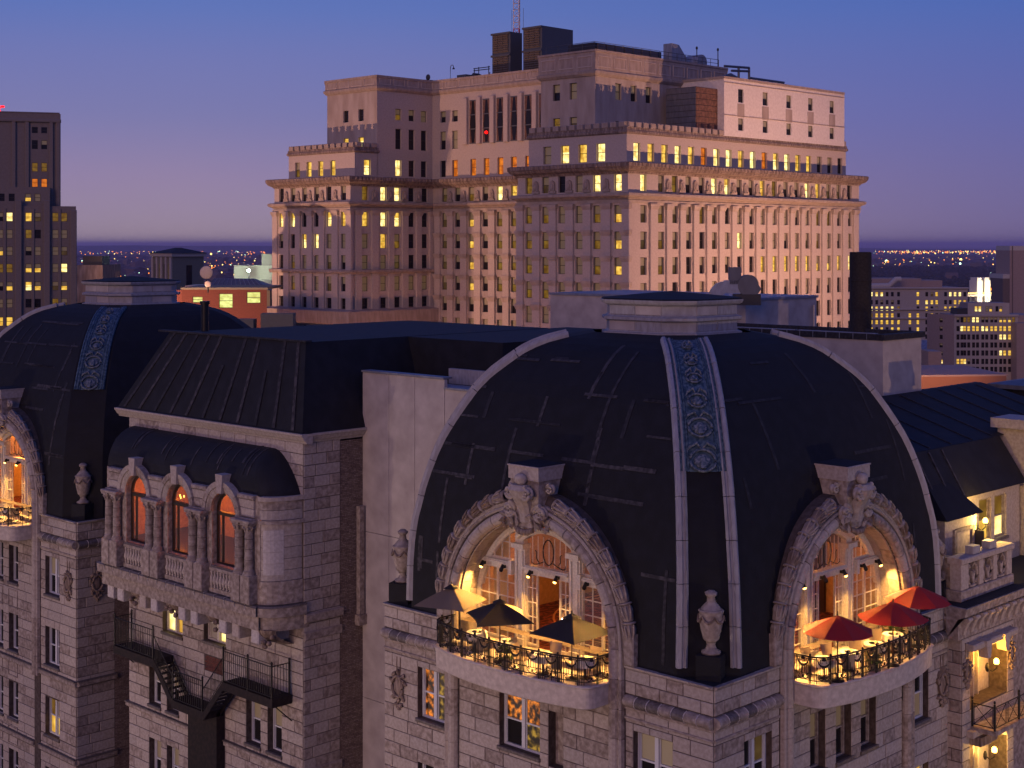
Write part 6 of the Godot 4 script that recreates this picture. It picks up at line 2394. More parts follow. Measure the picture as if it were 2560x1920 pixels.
	for q in [[R2Z, -20.4, 0.0], [R2X, 0.0, 61.5], [L2Z, -19.6, 0.0], [L2X, 0.0, 5.4]]:
		band(P, "parapet", q[0], q[1], q[2], par, "tower_stained")
		cresting(P, q[0], q[1], q[2], 34.0, 1.75, 0.85)
	cap_block(P, Vector3(PX - 21.9, 33.5, PZ - 63), Vector3(PX - s - 0.35, 34.0, PZ - s - 0.35), "tower_trim")
	cap_block(P, Vector3(QX - 20.2, 33.5, PZ - 20), Vector3(QX - 1.0, 34.0, PZ - s - 0.35), "tower_trim")
	cap_block(P, Vector3(PX - 22.6, 28.3, PZ - 64.8), Vector3(PX - 0.2, 28.55, PZ - 0.2), "tower_trim")
	cap_block(P, Vector3(QX - 22.4, 28.3, PZ - 40), Vector3(QX - 0.2, 28.55, PZ - 0.2), "tower_trim")
	# ------ left and middle upper block, to 47
	var UX := QX - 0.6
	var ULZ := Transform3D(Basis.IDENTITY, Vector3(UX, 0, PZ - 6.8))
	var ULX := Transform3D(Basis(Vector3.UP, PI / 2), Vector3(UX, 0, PZ - 6.8))
	var UCZ := Transform3D(Basis.IDENTITY, Vector3(UX, 0, PZ - 20.6))
	office_face(P, ULZ, -14.6, 0, 28.55, 47.0, [-9.0, -4.6], [[34.3, 36.2, "yw"], [39.2, 41.4, "dd"]], 1.5, "tower_stone_b")
	office_face(P, ULX, 0, 13.8, 28.55, 47.0, [5.2, 8.5, 11.6], [[29.0, 32.0, "wdd"], [34.0, 37.8, "ddd"], [39.4, 41.5, "hqb"]], 1.5, "tower_stone")
	office_face(P, UCZ, 0, 44.0, 28.55, 47.0, [2.9, 6.2, 11.1, 14.6, 18.2, 21.6, 25.2, 28.8], [[29.0, 32.1, "doooooo "], [34.2, 37.6, "qb      "], [39.3, 41.4, "qq      "]], 1.5, "tower_stone")
	# tall curtained windows of the top hall
	for i in 6:
		var x := 11.1 + i * 3.55
		var b := MB.new()
		b.t = UCZ
		b.box(Vector3(x - 0.95, 35.0, -0.05), Vector3(x + 0.95, 42.9, 0.03))
		var tall := part(P, "hall_window", b, M["dark_glass"])
		for k in 4:
			b = MB.new()
			b.t = UCZ
			var yy := 35.0 + 7.9 * k / 3.0
			b.box(Vector3(x - 0.95, yy - 0.1, 0.032), Vector3(x + 0.95, yy + 0.1, 0.1))
			part(tall, "glazing_bar", b, M["steel_grey"])
		for d in [-1.0, 1.0]:
			b = MB.new()
			b.t = UCZ
			b.prism(PackedVector2Array([Vector2(x + d * 0.9, 35.1), Vector2(x + d * 0.35, 35.1), Vector2(x + d * 0.75, 38.4), Vector2(x + d * 0.25, 42.8), Vector2(x + d * 0.9, 42.8)]), 0.034, 0.06)
			part(tall, "curtain", b, M["rust_panel"])
		for d in ([-1.77] if i > 0 else [-1.77]):
			b = MB.new()
			b.t = UCZ
			b.bevel(Vector3(x + d - 0.55, 34.8, -0.1), Vector3(x + d + 0.55, 43.4, 0.6), 0.08)
			part(P, "hall_pilaster", b, M["tower_stone"])
	var rb := MB.new()
	rb.t = UCZ
	rb.ball(Vector3(14.9, 36.8, 0.35), Vector3(0.28, 0.28, 0.28), 8, 6)
	part(P, "red_lamp", rb, M["red_lamp"])
	var up := [Vector2(-0.3, 45.5), Vector2(0.15, 45.5), Vector2(0.5, 45.9), Vector2(0.55, 46.3), Vector2(0.3, 46.4), Vector2(0.25, 50.0), Vector2(0.4, 50.1), Vector2(0.4, 50.5), Vector2(-0.3, 50.5)]
	for p in up.size(): up[p].y -= 0.9 if up[p].y < 47 else 3.1
	for q in [[ULZ, -14.6, 0.0], [ULX, 0.0, 13.8], [UCZ, 0.0, 44.0]]:
		band(P, "parapet", q[0], q[1], q[2], up, "tower_trim")
		var n := int((q[2] - q[1]) / 3.4)
		for i in n:
			var w: float = (q[2] - q[1]) / n
			var x: float = q[1] + (i + 0.5) * w
			var b := MB.new()
			b.t = q[0]
			for e in [[-0.4, -0.37], [0.37, 0.4]]: b.box(Vector3(x + e[0] * w, 45.7, 0.2), Vector3(x + e[1] * w, 47.2, 0.36))
			b.box(Vector3(x - 0.37 * w, 47.05, 0.2), Vector3(x + 0.37 * w, 47.2, 0.355))
			b.box(Vector3(x - 0.37 * w, 45.7, 0.2), Vector3(x + 0.37 * w, 45.85, 0.355))
			part(P, "parapet_panel", b, M["tower_stone"])
	cap_block(P, Vector3(UX - 14.4, 46.2, PZ - 45), Vector3(UX - 0.2, 47.0, PZ - 7.0), "tower_trim", "upper_roof")
	cap_block(P, Vector3(UX - 0.2, 46.2, PZ - 45), Vector3(UX + 44.0, 47.0, PZ - 20.8), "tower_trim", "upper_roof")
	cap_block(P, Vector3(UX - 16.0, 34.0, PZ - 14.0), Vector3(UX - 14.6, 43.5, PZ - 8.0), "white_brick", "side_shaft")
	# ------ right upper block: corner at PX - 10, PZ - 4
	var V := Vector3(PX - 10.0, 0, PZ - 4.0)
	var VZ := Transform3D(Basis.IDENTITY, V)
	var VX := Transform3D(Basis(Vector3.UP, PI / 2), V)
	office_face(P, VZ, -11.6, 0, 33.9, 44.0, [-8.2, -4.6], [[34.4, 36.4, "gf"], [39.2, 41.8, "qb"]], 1.55, "tower_stone_b")
	office_face(P, VX, 0, 34.0, 33.9, 44.0, [5.6, 9.4, 13.2], [[34.0, 35.8, "fdd"], [39.2, 41.8, "bqq"]], 1.5, "tower_stone_b")
	var vp := [Vector2(-0.3, 42.6), Vector2(0.15, 42.6), Vector2(0.5, 43.0), Vector2(0.55, 43.4), Vector2(0.3, 43.5), Vector2(0.25, 46.3), Vector2(0.4, 46.4), Vector2(0.4, 46.7), Vector2(-0.3, 46.7)]
	for q in [[VZ, -11.6, 0.0], [VX, 0.0, 34.0]]:
		band(P, "parapet", q[0], q[1], q[2], vp, "tower_trim")
		var n := int((q[2] - q[1]) / 3.6)
		for i in n:
			var w: float = (q[2] - q[1]) / n
			var x: float = q[1] + (i + 0.5) * w
			var b := MB.new()
			b.t = q[0]
			for e in [[-0.4, -0.37], [0.37, 0.4]]: b.box(Vector3(x + e[0] * w, 44.0, 0.2), Vector3(x + e[1] * w, 45.8, 0.36))
			b.box(Vector3(x - 0.37 * w, 45.65, 0.2), Vector3(x + 0.37 * w, 45.8, 0.355))
			b.box(Vector3(x - 0.37 * w, 44.0, 0.2), Vector3(x + 0.37 * w, 44.15, 0.355))
			part(P, "parapet_panel", b, M["tower_stone"])
	cap_block(P, V + Vector3(-11.4, 45.6, -33.8), V + Vector3(-0.2, 46.3, -0.2), "tower_trim", "upper_roof")
	# ------ white rear block on tier 2
	var WX := PX - 1.2
	var WZ0 := -142.2
	var WF := Transform3D(Basis(Vector3.UP, PI / 2), Vector3(WX, 0, WZ0))
	var WN := Transform3D(Basis.IDENTITY, Vector3(WX, 0, WZ0))
	office_face(P, WF, 0, 36.3, 33.9, 43.4, [4.6, 11.6, 18.6, 25.3, 32.2], [[35.0, 37.0, "qqqqq"], [39.6, 41.8, "dqqqq"]], 1.5, "white_brick", 0.4, "white_wall")
	office_face(P, WN, -13.5, 0, 33.9, 43.4, [-5.6, -2.6], [[39.4, 41.6, "qb"]], 1.9, "white_brick", 0.3, "white_wall")
	for x in [4.6, 11.6, 18.6, 25.3, 32.2]:
		var b := MB.new()
		b.t = WF
		b.box(Vector3(x - 0.95, 37.2, -0.02), Vector3(x + 0.95, 39.4, 0.05))
		part(P, "spandrel_panel", b, M["tower_stone_b"])
	for y in [37.3, 42.6]:
		band(P, "string_course", WF, 0.0, 36.3, [Vector2(-0.05, y), Vector2(0.1, y), Vector2(0.1, y + 0.1), Vector2(-0.05, y + 0.1)], "tower_trim")
	var ab2 := MB.new()
	ab2.t = WN
	ab2.box(Vector3(-5.9, 33.95, 0.0), Vector3(-4.4, 36.4, 0.08))
	part(P, "blue_door", ab2, M["zinc_panel"])
	cap_block(P, Vector3(WX - 13.4, 43.2, WZ0 - 36.2), Vector3(WX + 0.15, 43.6, WZ0 + 0.15), "tower_trim", "upper_roof")
	# rusty clad plant box between the two
	var K := thing("plant_box", "rust-streaked metal plant box between the stone penthouse and the white block", "plant box")
	for q in [[Vector3(PX - 8.6, 34.0, PZ - 26.5), Vector3(PX - 2.6, 41.6, PZ - 20.0)], [Vector3(PX - 4.4, 37.5, PZ - 29.5), Vector3(PX - 2.7, 41.0, PZ - 26.51)]]:
		var b := MB.new()
		b.box(q[0], q[1])
		part(K, "casing", b, M["steel_dark"])
		for j in 8:
			var y0: float = lerpf(q[0].y, q[1].y, j / 8.0)
			var y1: float = lerpf(q[0].y, q[1].y, (j + 1) / 8.0) - 0.08
			b = MB.new()
			b.box(Vector3(q[0].x, y0, q[1].z), Vector3(q[1].x, y1, q[1].z + 0.08))
			part(K, "zinc_sheet", b, M["zinc_panel"])
			b = MB.new()
			b.box(Vector3(q[1].x, y0, q[0].z), Vector3(q[1].x + 0.08, y1, q[1].z))
			part(K, "rusty_sheet", b, M["rust_panel"])
	# ------ rooftop plant
	cooling("tall louvred cooling tower, further left of the two on the office roof", Vector3(-149.7, 46.9, -141.55), Vector3(4.7, 8.4, 3.1))
	cooling("tall louvred cooling tower next to the stone penthouse on the office roof", Vector3(-141.7, 46.9, -144.15), Vector3(4.6, 8.7, 8.3))
	mast()
	clutter()

func cooling(label: String, c: Vector3, s: Vector3) -> void:
	var P := thing("cooling_tower", label, "cooling tower", "cooling towers on the office roof")
	var b := MB.new()
	b.box(Vector3(c.x - s.x / 2, c.y, c.z - s.z / 2), Vector3(c.x + s.x / 2, c.y + s.y, c.z + s.z / 2))
	part(P, "casing", b, M["steel_grey"])
	var slat := MB.new()
	slat.loft([[Vector3(0, 0, 0), Vector3(0, 0.12, 0), Vector3(0, 0.34, 0.28), Vector3(0, 0.24, 0.3)], [Vector3(1, 0, 0), Vector3(1, 0.12, 0), Vector3(1, 0.34, 0.28), Vector3(1, 0.24, 0.3)]])
	var sm := slat.mesh()
	for h in 2:
		for j in 9:
			for k in 3:
				var w := (s.x - 0.7) / 3.0
				var y := c.y + 0.6 + h * s.y * 0.49 + j * (s.y * 0.43 / 9.0)
				part(P, "louvre_slat", sm, M["louvre"], Transform3D(Basis.IDENTITY.scaled(Vector3(w - 0.12, 1.0, 1.0)), Vector3(c.x - s.x / 2 + 0.35 + k * w, y, c.z + s.z / 2 + 0.01)))
	for e in [0.02, 0.49, 0.97]:
		b = MB.new()
		b.box(Vector3(c.x - s.x / 2 - 0.1, c.y + s.y * e - 0.1, c.z + s.z / 2), Vector3(c.x + s.x / 2 + 0.1, c.y + s.y * e + 0.25, c.z + s.z / 2 + 0.35))
		part(P, "frame_rail", b, M["steel_grey"])

func mast() -> void:
	var P := thing("radio_mast", "red and white lattice radio mast behind the cooling towers", "mast")
	var c := Vector3(-157.2, 46.9, -152.0)
	var H := 26.0
	for k in 7:
		var b := MB.new()
		var y0 := H * k / 7.0
		var y1 := H * (k + 1) / 7.0
		for i in 3:
			var a := TAU * i / 3.0 + 0.4
			var a2 := TAU * (i + 1) / 3.0 + 0.4
			var r := 0.75
			var p := Vector3(cos(a) * r, 0, sin(a) * r)
			var q := Vector3(cos(a2) * r, 0, sin(a2) * r)
			b.tube([c + p + Vector3(0, y0, 0), c + p + Vector3(0, y1, 0)], 0.09, 5)
			for j in 3:
				var ya := lerpf(y0, y1, j / 3.0)
				var yb := lerpf(y0, y1, (j + 1) / 3.0)
				b.tube([c + p + Vector3(0, ya, 0), c + q + Vector3(0, yb, 0)], 0.05, 4)
				b.tube([c + p + Vector3(0, yb, 0), c + q + Vector3(0, yb, 0)], 0.05, 4)
		part(P, "lattice_section", b, M[["mast_red", "mast_red", "mast_red", "mast_white", "mast_white", "mast_red", "mast_white"][k]])
	var wb := MB.new()
	for d in [-1.5, 1.6]: wb.tube([c + Vector3(d, 2, 0), c + Vector3(d, 15, 0)], 0.05, 4)
	part(P, "whip_aerial", wb, M["steel_grey"])

func clutter() -> void:
	var b: MB
	# low plant on the left roof
	var P := thing("roof_plant", "low dark roof plant with tilted vents on the left office roof", "roof plant")
	b = MB.new()
	b.box(Vector3(-170.0, 46.9, -142.0), Vector3(-158.5, 47.9, -140.5))
	part(P, "casing", b, M["zinc_panel"])
	b = MB.new()
	b.box(Vector3(-162.0, 46.9, -142.4), Vector3(-159.6, 48.5, -140.4))
	part(P, "tall_unit", b, M["steel_grey"])
	b = MB.new()
	b.prism(PackedVector2Array([Vector2(-175.6, 48.7), Vector2(-174.0, 47.0), Vector2(-170.2, 47.0), Vector2(-170.2, 48.3)]), -142.0, -140.4)
	part(P, "tilted_vent", b, M["steel_dark"])
	b = MB.new()
	b.prism(PackedVector2Array([Vector2(-159.3, 47.2), Vector2(-157.6, 48.6), Vector2(-156.9, 48.3), Vector2(-158.2, 47.2)]), -142.0, -140.4)
	part(P, "tilted_vent", b, M["steel_dark"])
	P = thing("goose_neck_lamp", "slim goose-neck lamp post on the left office roof", "lamp post")
	b = MB.new()
	b.tube([Vector3(-163.6, 46.9, -140.2), Vector3(-163.6, 50.0, -140.2), Vector3(-163.4, 50.5, -140.2), Vector3(-162.9, 50.5, -140.2), Vector3(-162.7, 50.1, -140.2)], 0.07, 5)
	part(P, "pole", b, M["steel_dark"])
	b = MB.new()
	b.lathe([Vector2(0.04, 0.4), Vector2(0.3, 0.0)], 8, Vector3(-162.7, 49.7, -140.2))
	part(P, "lamp_shade", b, M["steel_dark"])
	P = thing("pipe_gantry", "dark pipe gantry frame on the left office roof", "gantry")
	for q in [[-159.9, 49.8], [-158.7, 50.0], [-156.0, 50.0], [-155.7, 48.8]]:
		b = MB.new()
		b.tube([Vector3(q[0], 46.9, -143.0), Vector3(q[0], q[1], -143.0)], 0.09, 5)
		part(P, "post", b, M["steel_dark"])
	for y in [49.8, 49.4, 48.3]:
		b = MB.new()
		b.tube([Vector3(-160.1, y, -143.0), Vector3(-155.7, y, -143.0)], 0.09, 5)
		part(P, "beam", b, M["steel_dark"])
	P = thing("dish_aerial", "small satellite dish between the roof vents", "dish")
	b = MB.new()
	b.tube([Vector3(-169.8, 46.9, -140.2), Vector3(-169.8, 48.9, -140.2)], 0.08, 5)
	part(P, "mount", b, M["steel_dark"])
	b = MB.new()
	b.ball(Vector3(-169.8, 48.7, -140.1), Vector3(0.6, 0.6, 0.25), 12, 6)
	part(P, "dish", b, M["steel_dark"])
	# railed condenser deck on the right penthouse
	P = thing("condenser_deck", "railed row of dark condensers on the stone penthouse roof", "condensers")
	var V := Vector3(PX - 10.0, 46.7, PZ - 4.0)
	b = MB.new()
	b.box(V + Vector3(-7.5, 0, -19.0), V + Vector3(-2.0, 1.5, -2.0))
	part(P, "casing", b, M["steel_dark"])
	for k in 7:
		b = MB.new()
		b.box(V + Vector3(-1.98, 0.2, -17.8 + k * 2.2), V + Vector3(-1.8, 1.4, -16.0 + k * 2.2))
		part(P, "fan_panel", b, M["louvre"])
	b = MB.new()
	for q in [[V + Vector3(-11.0, 0, -0.6), V + Vector3(-0.6, 0, -0.6)], [V + Vector3(-0.6, 0, -0.6), V + Vector3(-0.6, 0, -33.0)]]:
		var n := int(q[0].distance_to(q[1]) / 2.2)
		for i in n + 1:
			var p: Vector3 = q[0].lerp(q[1], float(i) / n)
			b.tube([p, p + Vector3(0, 1.35, 0)], 0.05, 4)
		for y in [0.7, 1.35]: b.tube([q[0] + Vector3(0, y, 0), q[1] + Vector3(0, y, 0)], 0.045, 4)
	part(P, "railing", b, M["steel_grey"])
	# wedge vent, round tank, aerials
	P = thing("wedge_vent", "tall wedge-shaped metal vent on the stone penthouse roof", "vent")
	b = MB.new()
	b.t = Transform3D(Basis(Vector3.UP, PI / 2), V + Vector3(-3.4, 0, 0))
	b.prism(PackedVector2Array([Vector2(21.3, 0), Vector2(26.4, 0), Vector2(23.2, 3.1), Vector2(21.3, 3.2)]), 0.0, 1.8)
	part(P, "casing", b, M["zinc"])
	P = thing("round_tank", "round-backed pale tank beside the wedge vent", "tank")
	b = MB.new()
	b.t = Transform3D(Basis(Vector3.UP, PI / 2), V + Vector3(-4.0, 0, 0))
	b.tube([Vector3(28.9, 0.6, 0), Vector3(28.9, 0.6, 3.0)], 1.35, 14)
	part(P, "drum", b, M["zinc"])
	for q in [[28.0, 3.0], [34.0, 3.3]]:
		b = MB.new()
		b.t = Transform3D(Basis(Vector3.UP, PI / 2), V + Vector3(-1.5, 0, 0))
		b.tube([Vector3(q[0], -0.2, 0), Vector3(q[0], q[1], 0)], 0.09, 5)
		b.ball(Vector3(q[0], q[1], 0), Vector3(0.2, 0.3, 0.2), 6, 5)
		solid("whip_aerial", b, M["steel_dark"], "thin aerial pole beside the round tank" if q[0] < 30 else "thin aerial pole at the far end of the penthouse railing", "aerial", "aerials on the penthouse roof")
	# pipe frame on the white block
	P = thing("roof_gantry", "blue-grey pipe gantry standing on the white block", "gantry")
	b = MB.new()
	b.t = Transform3D(Basis(Vector3.UP, PI / 2), Vector3(PX - 4.5, 43.6, -142.2))
	b.tube([Vector3(3.2, 0, 0), Vector3(6.2, 0.9, 0), Vector3(10.0, 0, 0)], 0.4, 6)
	for q in [[8.6, 0.0, 8.6, 2.6], [11.6, 0.0, 11.6, 2.6], [4.6, 2.3, 11.6, 2.6], [6.6, 1.7, 11.4, 2.0], [12.0, 0.9, 22.0, 0.9], [18.0, 0.4, 23.0, 0.5]]:
		b.tube([Vector3(q[0], q[1], 0), Vector3(q[2], q[3], 0)], 0.22, 6)
	part(P, "pipework", b, M["zinc_panel"])

# ---------------------------------------------------------------- city round the hotel
const YAW := 0.77388   # the camera's heading; blocks that face it use the same turn
const CAM := Vector3(41.65, 16.2, 52.98)

# frame at distance d in the direction of bearing b (tangent from the view axis), facing back
func facing(b: float, d: float, turn := 0.0) -> Transform3D:
	var f := Basis(Vector3.UP, YAW)
	var p := CAM + f * Vector3(b * d, 0, -d)
	return Transform3D(Basis(Vector3.UP, YAW + turn), Vector3(p.x, 0, p.z))

func sub(o: Transform3D, x: float, y: float, z: float) -> Transform3D:
	return o * Transform3D(Basis.IDENTITY, Vector3(x, y, z))

func city() -> void:
	var b: MB
	# ground
	b = MB.new()
	b.quad(Vector3(-45000, STREET, 3000), Vector3(3000, STREET, 3000), Vector3(3000, STREET, -45000), Vector3(-45000, STREET, -45000))
	structure("ground", b, M["plain"])
	b = MB.new()
	b.box(Vector3(-60, STREET, 12), Vector3(60, STREET + 0.15, 16))
	structure("pavement", b, M["mortar"])
	b = MB.new()
	b.quad(Vector3(-400, STREET + 0.02, 16), Vector3(300, STREET + 0.02, 16), Vector3(300, STREET + 0.02, 30), Vector3(-400, STREET + 0.02, 30))
	structure("road", b, M["asphalt"])
	# low hills along the horizon
	b = MB.new()
	var rows := []
	var nz := FastNoiseLite.new()
	nz.seed = 7
	nz.frequency = 0.9
	for k in 3:
		var line := []
		for i in 61:
			var a := lerpf(-0.75, 0.75, i / 60.0)
			var d: float = [15000.0, 17500.0, 24000.0][k]
			var p := CAM + Basis(Vector3.UP, YAW) * Vector3(sin(a) * d, 0, -cos(a) * d)
			var h: float = [0.0, 62.0 + 26.0 * nz.get_noise_2d(i * 0.16, 0.0) - (30.0 if a > 0.12 else 0.0), 0.0][k]
			line.push_back(Vector3(p.x, STREET + h, p.z))
		rows.push_back(line)
	b.grid(rows)
	structure("hills", b, M["wood_mass"])
	far_houses()
	far_lights()
	deco_tower()
	left_middle()
	right_middle()

func far_houses() -> void:
	# house roofs of the far quarters, too many and too small to tell apart
	var mm := MultiMesh.new()
	mm.transform_format = MultiMesh.TRANSFORM_3D
	mm.use_colors = true
	var b := MB.new()
	b.box(Vector3(-0.5, 0, -0.5), Vector3(0.5, 0.8, 0.5))
	b.loft([[Vector3(-0.5, 0.8, -0.5), Vector3(0.5, 0.8, -0.5), Vector3(0.5, 0.8, 0.5), Vector3(-0.5, 0.8, 0.5)], [Vector3(-0.5, 1.0, 0), Vector3(0.5, 1.0, 0), Vector3(0.5, 1.0, 0.02), Vector3(-0.5, 1.0, 0.02)]])
	mm.mesh = b.mesh()
	var N := 9000
	mm.instance_count = N
	var base := Basis(Vector3.UP, YAW)
	for i in N:
		var d := 420.0 * pow(26.0, rng.randf())
		var t := rng.randf_range(-0.40, 0.42)
		if t > -0.10 and t < 0.20: t += 0.3 * signf(t - 0.05)
		var p := CAM + base * Vector3(t * d, 0, -d)
		var w := rng.randf_range(8, 22) * (1.0 + d / 6000.0)
		var h := rng.randf_range(7, 16) * (1.0 + (rng.randf() if rng.randf() < 0.06 else 0.0) * 2.0)
		if t > 0.1 and d > 900 : h *= 0.6
		var B := Basis(Vector3.UP, 0.2 * (rng.randi() % 3)).scaled_local(Vector3(w, h, w * rng.randf_range(0.6, 1.4)))
		mm.set_instance_transform(i, Transform3D(B, Vector3(p.x, STREET, p.z)))
		var g := rng.randf_range(0.35, 1.2)
		mm.set_instance_color(i, Color(g, g * rng.randf_range(0.8, 1.0), g * rng.randf_range(0.75, 1.05)))
	var o := MultiMeshInstance3D.new()
	o.name = "far_houses"
	o.multimesh = mm
	o.material_override = M["house_mass"]
	add_child(o)
	tag(o, "mass of small dark house roofs on the plain reaching to the horizon", "houses", "", "stuff")
	# woods beyond the river on the right
	mm = MultiMesh.new()
	mm.transform_format = MultiMesh.TRANSFORM_3D
	b = MB.new()
	b.ball(Vector3(0, 0.5, 0), Vector3(0.6, 0.55, 0.5), 7, 5)
	mm.mesh = b.mesh()
	mm.instance_count = 5000
	for i in 5000:
		var d := rng.randf_range(900, 4200)
		var p := CAM + base * Vector3(rng.randf_range(0.21, 0.40) * d, 0, -d)
		var w := rng.randf_range(10, 22)
		mm.set_instance_transform(i, Transform3D(Basis(Vector3.UP, rng.randf() * TAU).scaled_local(Vector3(w, rng.randf_range(10, 19), w)), Vector3(p.x, STREET, p.z)))
	o = MultiMeshInstance3D.new()
	o.name = "far_wood"
	o.multimesh = mm
	o.material_override = M["wood_mass"]
	add_child(o)
	tag(o, "dark far wood beyond the bridge under the right horizon", "wood", "", "stuff")

func far_lights() -> void:
	# street and yard lamps of the plain
	var base := Basis(Vector3.UP, YAW)
	for k in 3:
		var mm := MultiMesh.new()
		mm.transform_format = MultiMesh.TRANSFORM_3D
		var b := MB.new()
		b.ball(Vector3.ZERO, Vector3.ONE, 6, 4)
		mm.mesh = b.mesh()
		var N: int = [560, 330, 120][k]
		mm.instance_count = N
		for i in N:
			var d := 1100.0 * pow(11.0, rng.randf())
			var t: float
			var y := STREET + rng.randf_range(6, 16)
			var r := rng.randf_range(0.5, 1.3) * (0.6 + d / 4500.0)
			if i % 5 < 3:
				t = rng.randf_range(-0.305, -0.165)
			else:
				t = rng.randf_range(0.24, 0.345)
				if k < 2 and rng.randf() < 0.45:
					# bright strip of a yard near the right horizon
					d = rng.randf_range(9000, 12500)
					t = rng.randfn(0.272, 0.012) if rng.randf() < 0.5 else rng.randfn(0.315, 0.012)
					r = rng.randf_range(2.0, 5.0)
				elif rng.randf() < 0.6:
					d = rng.randf_range(5000, 12000)
			if rng.randf() < 0.05: r *= 1.8
			var p := CAM + base * Vector3(t * d, 0, -d)
			mm.set_instance_transform(i, Transform3D(Basis.IDENTITY.scaled(Vector3(r, r, r)), Vector3(p.x, y + (14.0 if d > 8000 else 0.0), p.z)))
		var o := MultiMeshInstance3D.new()
		o.name = ["far_lights", "far_lights_001", "far_lights_002"][k]
		o.multimesh = mm
		o.material_override = [M["city_amber"], M["city_yellow"], M["city_white"]][k]
		add_child(o)
		tag(o, ["scattered amber street lights across the dark plain", "scattered yellow street lights across the dark plain", "scattered cold white lights across the dark plain"][k], "lights", "", "stuff")

func deco_tower() -> void:
	var P := thing("stepped_tower", "brown stepped tower block with paired lit windows, left of the far dome", "building")
	var F := facing(-0.29587, 314.0, 0.31)
	var cols := [-15.3, -13.4, -9.6, -7.75, -4.2, -2.4]
	var st := ["qwyfgg", "bbgdbb", "HbqbbfG", "ggHHbw", "qHwHfH", "bbddgf", "yyyydd", "ybbbbb", "ddbbbb", "bbbbbb"]
	var rows := []
	var tops := [23.0, 19.4, 15.8, 12.2, 8.4, 4.8, 1.0, -2.6, -6.2, -9.8]
	for i in 10: rows.push_back([tops[i] - 1.85, tops[i], st[i]])
	var cols2 := cols.duplicate()
	office_face(P, F, -32.0, 0.0, STREET, 24.4, cols2, rows, 1.25, "deco_stone", 0.3)
	# piers running up the front
	for x in [-17.6, -11.6, -5.9, -0.5]:
		var b := MB.new()
		b.t = F
		b.bevel(Vector3(x - 0.65, STREET, -0.1), Vector3(x + 0.65, 25.6 if x < -1 else 23.6, 0.7), 0.12)
		part(P, "pier", b, M["deco_stone"])
	for x in [-14.35, -8.7, -3.3]:
		var b := MB.new()
		b.t = F
		b.bevel(Vector3(x - 0.3, STREET, -0.1), Vector3(x + 0.3, 23.8, 0.2), 0.08)
		part(P, "thin_pier", b, M["deco_stone"])
	var Fu := sub(F, 0, 0, -2.6)
	office_face(P, Fu, -32.0, -3.1, 24.4, 44.2, [-8.35, -6.45], [[28.5, 30.3, "oo"], [31.8, 33.7, "gg"], [36.6, 38.5, "dq"], [40.0, 41.3, "dd"]], 1.2, "deco_stone", 0.3)
	var Fm := sub(F, 0, 0, -0.8)
	office_face(P, Fm, -32.0, -5.3, 24.4, 28.4, [-15.0, -13.0, -9.7, -7.8], [[25.4, 27.0, "ddHb"]], 1.2, "deco_stone", 0.3)
	for x in [-12.6, -9.9, -5.0, -3.6]:
		var b := MB.new()
		b.t = Fu
		b.bevel(Vector3(x - 0.4, 24.4, -0.1), Vector3(x + 0.4, 42.5, 0.45), 0.1)
		part(P, "thin_pier", b, M["deco_stone"])
	var b := MB.new()
	b.t = F
	b.box(Vector3(-32, 23.8, -26), Vector3(0, 24.35, -0.4))
	b.box(Vector3(-32, 27.8, -26), Vector3(-5.3, 28.38, -1.2))
	b.box(Vector3(-32, 43.6, -24), Vector3(-3.12, 44.18, -3.0))
	b.box(Vector3(-0.3, STREET, -26), Vector3(0.0, 24.3, -0.02))
	b.box(Vector3(-3.4, 24.4, -24), Vector3(-3.1, 44.1, -2.62))
	part(P, "roof", b, M["deco_stone"])
	b = MB.new()
	b.t = Fu
	b.bevel(Vector3(-32, 42.3, -0.1), Vector3(-3.0, 43.0, 0.55), 0.15)
	b.bevel(Vector3(-32, 44.2, -0.5), Vector3(-3.3, 44.5, 0.1), 0.1)
	part(P, "parapet", b, M["deco_stone"])
	b = MB.new()
	b.t = Fu
	for q in [[-15.9, 45.2, 0.7], [-14.9, 45.5, 0.5], [-15.6, 44.6, 0.4]]: b.ball(Vector3(q[0], q[1], -0.6), Vector3(q[2], q[2] * 0.5, 0.3), 7, 5)
	part(P, "red_neon", b, M["red_lamp"])

func simple_block(P: Node3D, F: Transform3D, x0: float, x1: float, top: float, depth: float, m: String) -> void:
	var b := MB.new()
	b.t = F
	b.box(Vector3(x0, STREET, -depth), Vector3(x1, top, -0.02))
	part(P, "wall", b, M[m])

